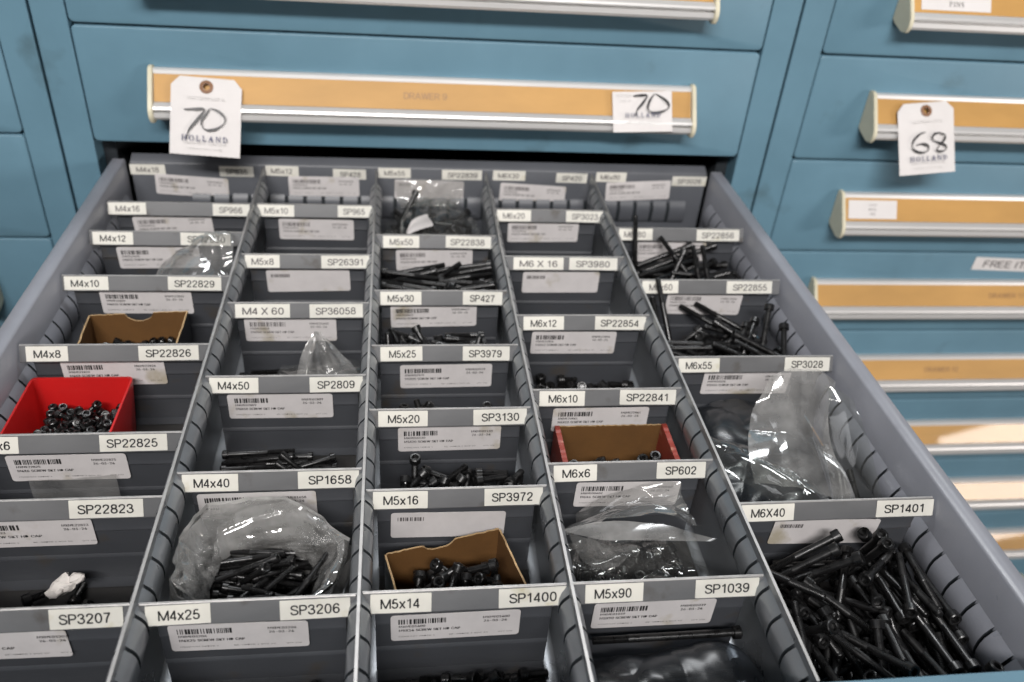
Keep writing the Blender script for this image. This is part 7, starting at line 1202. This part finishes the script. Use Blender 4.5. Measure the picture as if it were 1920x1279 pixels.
b = bag('open clear bag of thin screws standing behind the M4x25 plate', (-.122, -.54, FLOOR))
rim = [(-.1745, -.530, -.014), (-.1600, -.5035, -.0125), (-.1370, -.4985, -.0115), (-.1130, -.5000, -.0115), (-.0890, -.5115, -.0185), (-.0690, -.5330, -.0165), (-.0760, -.5610, -.0200), (-.0900, -.5795, -.0200), (-.120, -.5825, -.022), (-.155, -.5815, -.016), (-.1735, -.565, -.012)]
cx, cy = -.122, -.545
def shrink(k, z, pts): return [(cx + (x - cx) * k, cy + (y - cy) * k, z + .15 * (zz - z)) for x, y, zz in pts]
film('bag_wall', [rim, shrink(.97, -.030, rim), shrink(.90, -.048, rim), shrink(.84, -.064, rim), shrink(.80, -.080, rim)], 200, 40, 'milky', b, amp=.0050, freq=26, seed=5, closed=True, fine=.04, lin=True, along=(.2, .2, 1))
film('bag_lining', [[(cx + (x - cx) * .985, cy + (y - cy) * .985, z - .001) for x, y, z in rim], shrink(.90, -.022, rim), shrink(.76, -.036, rim), shrink(.66, -.050, rim)], 200, 40, 'milky', b, amp=.0040, freq=44, seed=15, closed=True, fine=.04, lin=True, along=(1, .3, .2))
film('bag_outer', [[(cx + (x - cx) * 1.0, cy + (y - cy) * 1.0, z - .010) for x, y, z in rim], shrink(1.0, -.040, rim), shrink(.95, -.060, rim), shrink(.88, -.080, rim)], 150, 26, 'film_grey', b, amp=.0050, freq=26, seed=19, closed=True, fine=.03, lin=True, along=(.6, .2, .8))
film('bag_rim_glint', [[(x, y, z + .0006) for x, y, z in rim], [(cx + (x - cx) * .992, cy + (y - cy) * .992, z - .0024) for x, y, z in rim]], 200, 3, 'rim_glint', b, amp=.0050, freq=26, seed=5, closed=True, fine=.04, lin=True, along=(.2, .2, 1))  # hazy ribbon added to paint glints along the bag's rim

b = bag('crumpled clear bag over the right end of the M4x12 plate', (-.225, -.19, FLOOR))
film('bag_wall', [[(-.262, -.1535, -.040), (-.240, -.1535, -.026), (-.216, -.1545, -.012), (-.196, -.1545, -.006)], [(-.266, -.165, -.036), (-.243, -.163, -.020), (-.216, -.160, -.001), (-.194, -.161, -.004)], [(-.268, -.192, -.050), (-.245, -.192, -.034), (-.217, -.188, -.018), (-.193, -.186, -.020)], [(-.270, -.224, -.070), (-.245, -.224, -.056), (-.218, -.222, -.040), (-.194, -.222, -.044)]], 90, 90, 'film_grey', b, amp=.0075, freq=36, seed=11, fine=.03)

b = bag('folded clear bag standing at the right behind the M4x50 plate', (-.088, -.335, FLOOR))
film('bag_wall', [[(-.1135, -.306, -.0215), (-.1100, -.303, -.0160), (-.1068, -.307, -.0120), (-.1040, -.303, -.0150), (-.1005, -.307, -.0190), (-.0985, -.303, -.0225)],
 [(-.1210, -.318, -.0360), (-.1130, -.312, -.0330), (-.1055, -.322, -.0290), (-.0990, -.312, -.0310), (-.0920, -.320, -.0330), (-.0860, -.311, -.0360)],
 [(-.1250, -.334, -.0560), (-.1150, -.326, -.0520), (-.1040, -.338, -.0470), (-.0940, -.326, -.0470), (-.0830, -.334, -.0470), (-.0740, -.322, -.0500)],
 [(-.1270, -.352, -.0780), (-.1150, -.346, -.0760), (-.1020, -.358, -.0720), (-.0900, -.346, -.0720), (-.0780, -.352, -.0700), (-.0680, -.342, -.0720)]], 100, 80, 'milky', b, amp=.0035, freq=34, seed=21, fine=.02, along=(.1, .2, 1), lin=True)
film('bag_base', [[(-.140, -.290, -.060), (-.110, -.290, -.056), (-.072, -.292, -.058)], [(-.145, -.330, -.058), (-.115, -.330, -.054), (-.070, -.330, -.050)], [(-.145, -.372, -.070), (-.115, -.372, -.066), (-.068, -.372, -.066)]], 60, 60, 'film', b, amp=.006, freq=36, seed=23, fine=.03)

b = bag('dark crumpled bag of screws at the back below the M5x55 label', (0, -.08, FLOOR))
film('bag_wall', [[(-.050, -.016, -.060), (-.022, -.012, -.034), (.012, -.012, -.032), (.048, -.018, -.050)], [(-.052, -.050, -.052), (-.022, -.048, -.030), (.014, -.048, -.030), (.050, -.050, -.046)], [(-.052, -.095, -.055), (-.022, -.092, -.036), (.014, -.092, -.038), (.050, -.095, -.050)], [(-.052, -.138, -.070), (-.022, -.140, -.058), (.014, -.140, -.060), (.050, -.138, -.066)]], 120, 120, 'film', b, amp=.006, freq=60, seed=31, fine=.05)
film('bag_flap', [[(-.0415, -.0035, -.0120), (-.010, -.004, -.0108), (.0375, -.0035, -.0125)], [(-.0410, -.008, -.024), (-.010, -.010, -.022), (.037, -.008, -.024)], [(-.034, -.020, -.038), (-.010, -.024, -.034), (.030, -.020, -.036)]], 60, 40, 'film_grey', b, amp=.004, freq=45, seed=33)
bm = bmesh.new(); cl = [[Vector(p) for p in r] for r in ([(-.0330, -.0985, -.0375), (-.0285, -.0880, -.0325)], [(-.0245, -.0930, -.0330), (-.0225, -.0745, -.0270)], [(-.0130, -.0900, -.0290), (-.0120, -.0650, -.0255)], [(.0000, -.0840, -.0280), (-.0055, -.0590, -.0270)])]
vv = [[bm.verts.new(spline(cl[0], 0) * 0 + spline([r[0] for r in cl], i / 16).lerp(spline([r[1] for r in cl], i / 16), j / 4) + Vector((0, 0, .0012 * math.sin(j * 1.6)))) for j in range(5)] for i in range(17)]
for i in range(16):
    for j in range(4): bm.faces.new((vv[i][j], vv[i + 1][j], vv[i + 1][j + 1], vv[i][j + 1]))
o = finish('paper_slip', bm, 'card', b, True); o.location = -b.location

b = bag('clear zip bag of short screws sagging behind the M5x90 plate', (.125, -.54, FLOOR))
film('bag_wall', [[(.0745, -.512, -.056), (.105, -.506, -.050), (.135, -.504, -.050), (.172, -.510, -.058)], [(.0740, -.540, -.054), (.105, -.536, -.046), (.140, -.536, -.047), (.176, -.540, -.055)], [(.0740, -.560, -.060), (.105, -.562, -.054), (.140, -.562, -.054), (.176, -.560, -.060)], [(.0760, -.580, -.074), (.105, -.581, -.066), (.140, -.581, -.066), (.174, -.580, -.074)]], 110, 90, 'film', b, amp=.0060, freq=38, seed=41, fine=.03)
film('bag_flap', [[(.0905, -.4895, -.052), (.1130, -.4880, -.036), (.1330, -.4875, -.0225), (.1600, -.4880, -.0215)], [(.0830, -.506, -.046), (.1080, -.505, -.033), (.1330, -.503, -.026), (.1600, -.502, -.026)], [(.0730, -.526, -.030), (.1000, -.524, -.024), (.1300, -.522, -.021), (.1590, -.526, -.026)], [(.0690, -.5335, -.0155), (.100, -.5300, -.0150), (.130, -.5310, -.0150), (.1610, -.5400, -.0170)]], 110, 70, 'film_grey', b, amp=.0075, freq=32, seed=43, fine=.03, lin=True, along=(.8, .1, .5))
film('zip_strip', [[(.0672, -.5330, -.0146), (.0877, -.5300, -.0128), (.1100, -.5300, -.0122), (.1350, -.5330, -.0136), (.1535, -.5405, -.0148), (.1690, -.5446, -.0156)], [(.0676, -.5336, -.0150), (.0885, -.5352, -.0150), (.1100, -.5362, -.0146), (.1350, -.5385, -.0152), (.1525, -.5425, -.0156), (.1670, -.5452, -.0158)], [(.0682, -.5342, -.0154), (.0900, -.5408, -.0172), (.1110, -.5422, -.0172), (.1350, -.5440, -.0170), (.1510, -.5450, -.0168), (.1645, -.5460, -.0162)]], 90, 20, 'zip', b, amp=.0016, freq=45, seed=45, along=(1, -.1, 0))
film('bag_corner', [[(.0690, -.5355, -.0160), (.0880, -.5430, -.0180), (.1150, -.5470, -.0190)], [(.0760, -.5390, -.028), (.0930, -.5440, -.028), (.1130, -.5450, -.028)], [(.0830, -.5390, -.042), (.0950, -.5420, -.043), (.1060, -.5440, -.042)]], 60, 50, 'film_grey', b, amp=.005, freq=40, seed=47, fine=.03)
bm = bmesh.new(); seg = 28
for i in range(seg):
    pass
prof = [(.0032, 0), (.0034, .0005), (.0046, .0005), (.0048, 0), (.0046, -.0004), (.0034, -.0004)]
rows = [[bm.verts.new((r_ * math.cos(2 * math.pi * i / seg), r_ * math.sin(2 * math.pi * i / seg), z)) for i in range(seg)] for r_, z in prof]
for a in range(len(prof)):
    for i in range(seg): bm.faces.new((rows[a][i], rows[a][(i + 1) % seg], rows[(a + 1) % len(prof)][(i + 1) % seg], rows[(a + 1) % len(prof)][i]))
recalc(bm); o = finish('head_rim_ring', bm, 'edge', None, True); o.location = (.1125, -.5590, -.0445); o.rotation_euler = (.55, 0, .2)  # ring added for the shiny rim of a screw head seen end-on
tag(o, 'bright ring added as a screw head rim in the zip bag behind the M5x90 plate', 'head_rim_ring')

b = bag('big clear folded bag filling the compartment in front of the M6x55 plate', (.262, -.44, FLOOR))
film('bag_wall', [[(.1950, -.366, -.062), (.218, -.364, -.052), (.250, -.364, -.048), (.285, -.366, -.055)], [(.1950, -.400, -.054), (.218, -.404, -.042), (.250, -.405, -.038), (.290, -.404, -.046)], [(.1960, -.440, -.056), (.225, -.446, -.044), (.258, -.448, -.038), (.292, -.446, -.046)], [(.1990, -.480, -.062), (.228, -.484, -.050), (.262, -.486, -.046), (.294, -.482, -.054)], [(.202, -.520, -.074), (.230, -.521, -.066), (.262, -.521, -.062), (.296, -.520, -.070)]], 120, 130, 'film_dark', b, amp=.0065, freq=24, seed=51, fine=.03)
film('bag_flap', [[(.2540, -.392, .003), (.272, -.390, .006), (.2960, -.392, .006), (.312, -.396, -.004)], [(.2480, -.402, -.018), (.268, -.406, -.010), (.290, -.410, -.010), (.304, -.412, -.018)], [(.2400, -.418, -.030), (.262, -.426, -.022), (.284, -.430, -.022), (.298, -.438, -.030)], [(.2300, -.446, -.036), (.256, -.452, -.028), (.280, -.458, -.028), (.2985, -.468, -.036)], [(.2270, -.474, -.044), (.254, -.482, -.036), (.280, -.490, -.036), (.300, -.500, -.044)]], 110, 120, 'milky', b, amp=.0080, freq=17, seed=53, fine=.02, lin=True, along=(-.3, -1, -.5))
film('bag_side', [[(.3010, -.400, -.002), (.314, -.406, -.004), (.3255, -.412, -.010)], [(.3020, -.420, -.024), (.314, -.432, -.020), (.3240, -.446, -.022)], [(.3010, -.446, -.042), (.312, -.462, -.038), (.3215, -.480, -.036)], [(.302, -.480, -.060), (.312, -.498, -.056), (.320, -.515, -.054)]], 60, 90, 'film', b, amp=.0050, freq=22, seed=55, fine=.02, lin=True, along=(.1, -1, -.4))
film('bag_roll', [[(.2040, -.410, -.046), (.2180, -.428, -.040), (.2400, -.452, -.038), (.2660, -.480, -.040), (.285, -.516, -.046)], [(.1990, -.418, -.038), (.2140, -.440, -.032), (.2340, -.466, -.030), (.2580, -.496, -.032), (.270, -.520, -.040)], [(.1970, -.430, -.046), (.2080, -.452, -.042), (.2260, -.480, -.040), (.2440, -.508, -.042), (.250, -.520, -.050)]], 100, 50, 'film', b, amp=.0050, freq=34, seed=57, fine=.02, along=(.5, -1, 0))

b = bag('dark oily bag of long screws in front of the M5x90 plate', (.125, -.625, FLOOR))
film('bag_wall', [[(.069, -.600, -.066), (.095, -.601, -.056), (.130, -.600, -.054), (.160, -.600, -.056), (.178, -.601, -.064)], [(.068, -.614, -.056), (.095, -.614, -.047), (.130, -.612, -.044), (.160, -.612, -.044), (.178, -.612, -.056)], [(.068, -.634, -.054), (.095, -.634, -.044), (.130, -.634, -.043), (.160, -.634, -.043), (.179, -.632, -.054)], [(.069, -.658, -.060), (.095, -.658, -.052), (.130, -.658, -.050), (.160, -.658, -.050), (.178, -.658, -.060)]], 130, 80, 'film_dark', b, amp=.0034, freq=42, seed=61, fine=.22)

b = bag('flat clear sleeve hanging below the SP22825 sticker', (-.264, -.446, -.05))
film('sleeve', [[(-.2955, -.4440, -.0440), (-.266, -.4445, -.0425), (-.2365, -.4440, -.0400)], [(-.2945, -.4460, -.0520), (-.266, -.4470, -.0505), (-.2360, -.4460, -.0490)], [(-.2925, -.4490, -.0600), (-.266, -.4500, -.0590), (-.2350, -.4490, -.0570)]], 60, 26, 'film_grey', b, amp=.0013, freq=60, seed=71, fine=.1)

# crumpled white tissue
bm = bmesh.new(); bmesh.ops.create_icosphere(bm, subdivisions=4, radius=1)
rr = random.Random(4); dirs = [(Vector((rr.gauss(0, 1), rr.gauss(0, 1), rr.gauss(0, 1))).normalized(), rr.uniform(.55, 1)) for _ in range(16)]
for v in bm.verts:
    p = v.co.copy(); d = min((h / max(.05, p.dot(n))) for n, h in dirs if p.dot(n) > .05); d = min(d, 1.5)
    q = p * d; q += noise.noise_vector(q * 3.1) * .22
    tail = max(0, q.x - .55) * .5
    v.co = Vector((q.x * .0105, q.y * .0065 * (1 - .3 * tail), q.z * .0072 * (1 - .3 * tail)))
o = finish('tissue_scrap', bm, 'scrap', None, True, 25); o.location = (-.2575, -.5185, -.0690); o.rotation_euler = (.2, -.28, .15)
tag(o, 'crumpled white tissue scrap behind the SP3207 plate', 'paper scrap')
bm = bmesh.new(); bmesh.ops.create_icosphere(bm, subdivisions=3, radius=.0036)
for v in bm.verts: v.co += noise.noise_vector(v.co * 400) * .0012
for v in bm.verts: v.co.x *= 1.5
o2 = finish('knot', bm, 'scrap', o, True, 25); o2.location = (.0125, .0005, .0030)
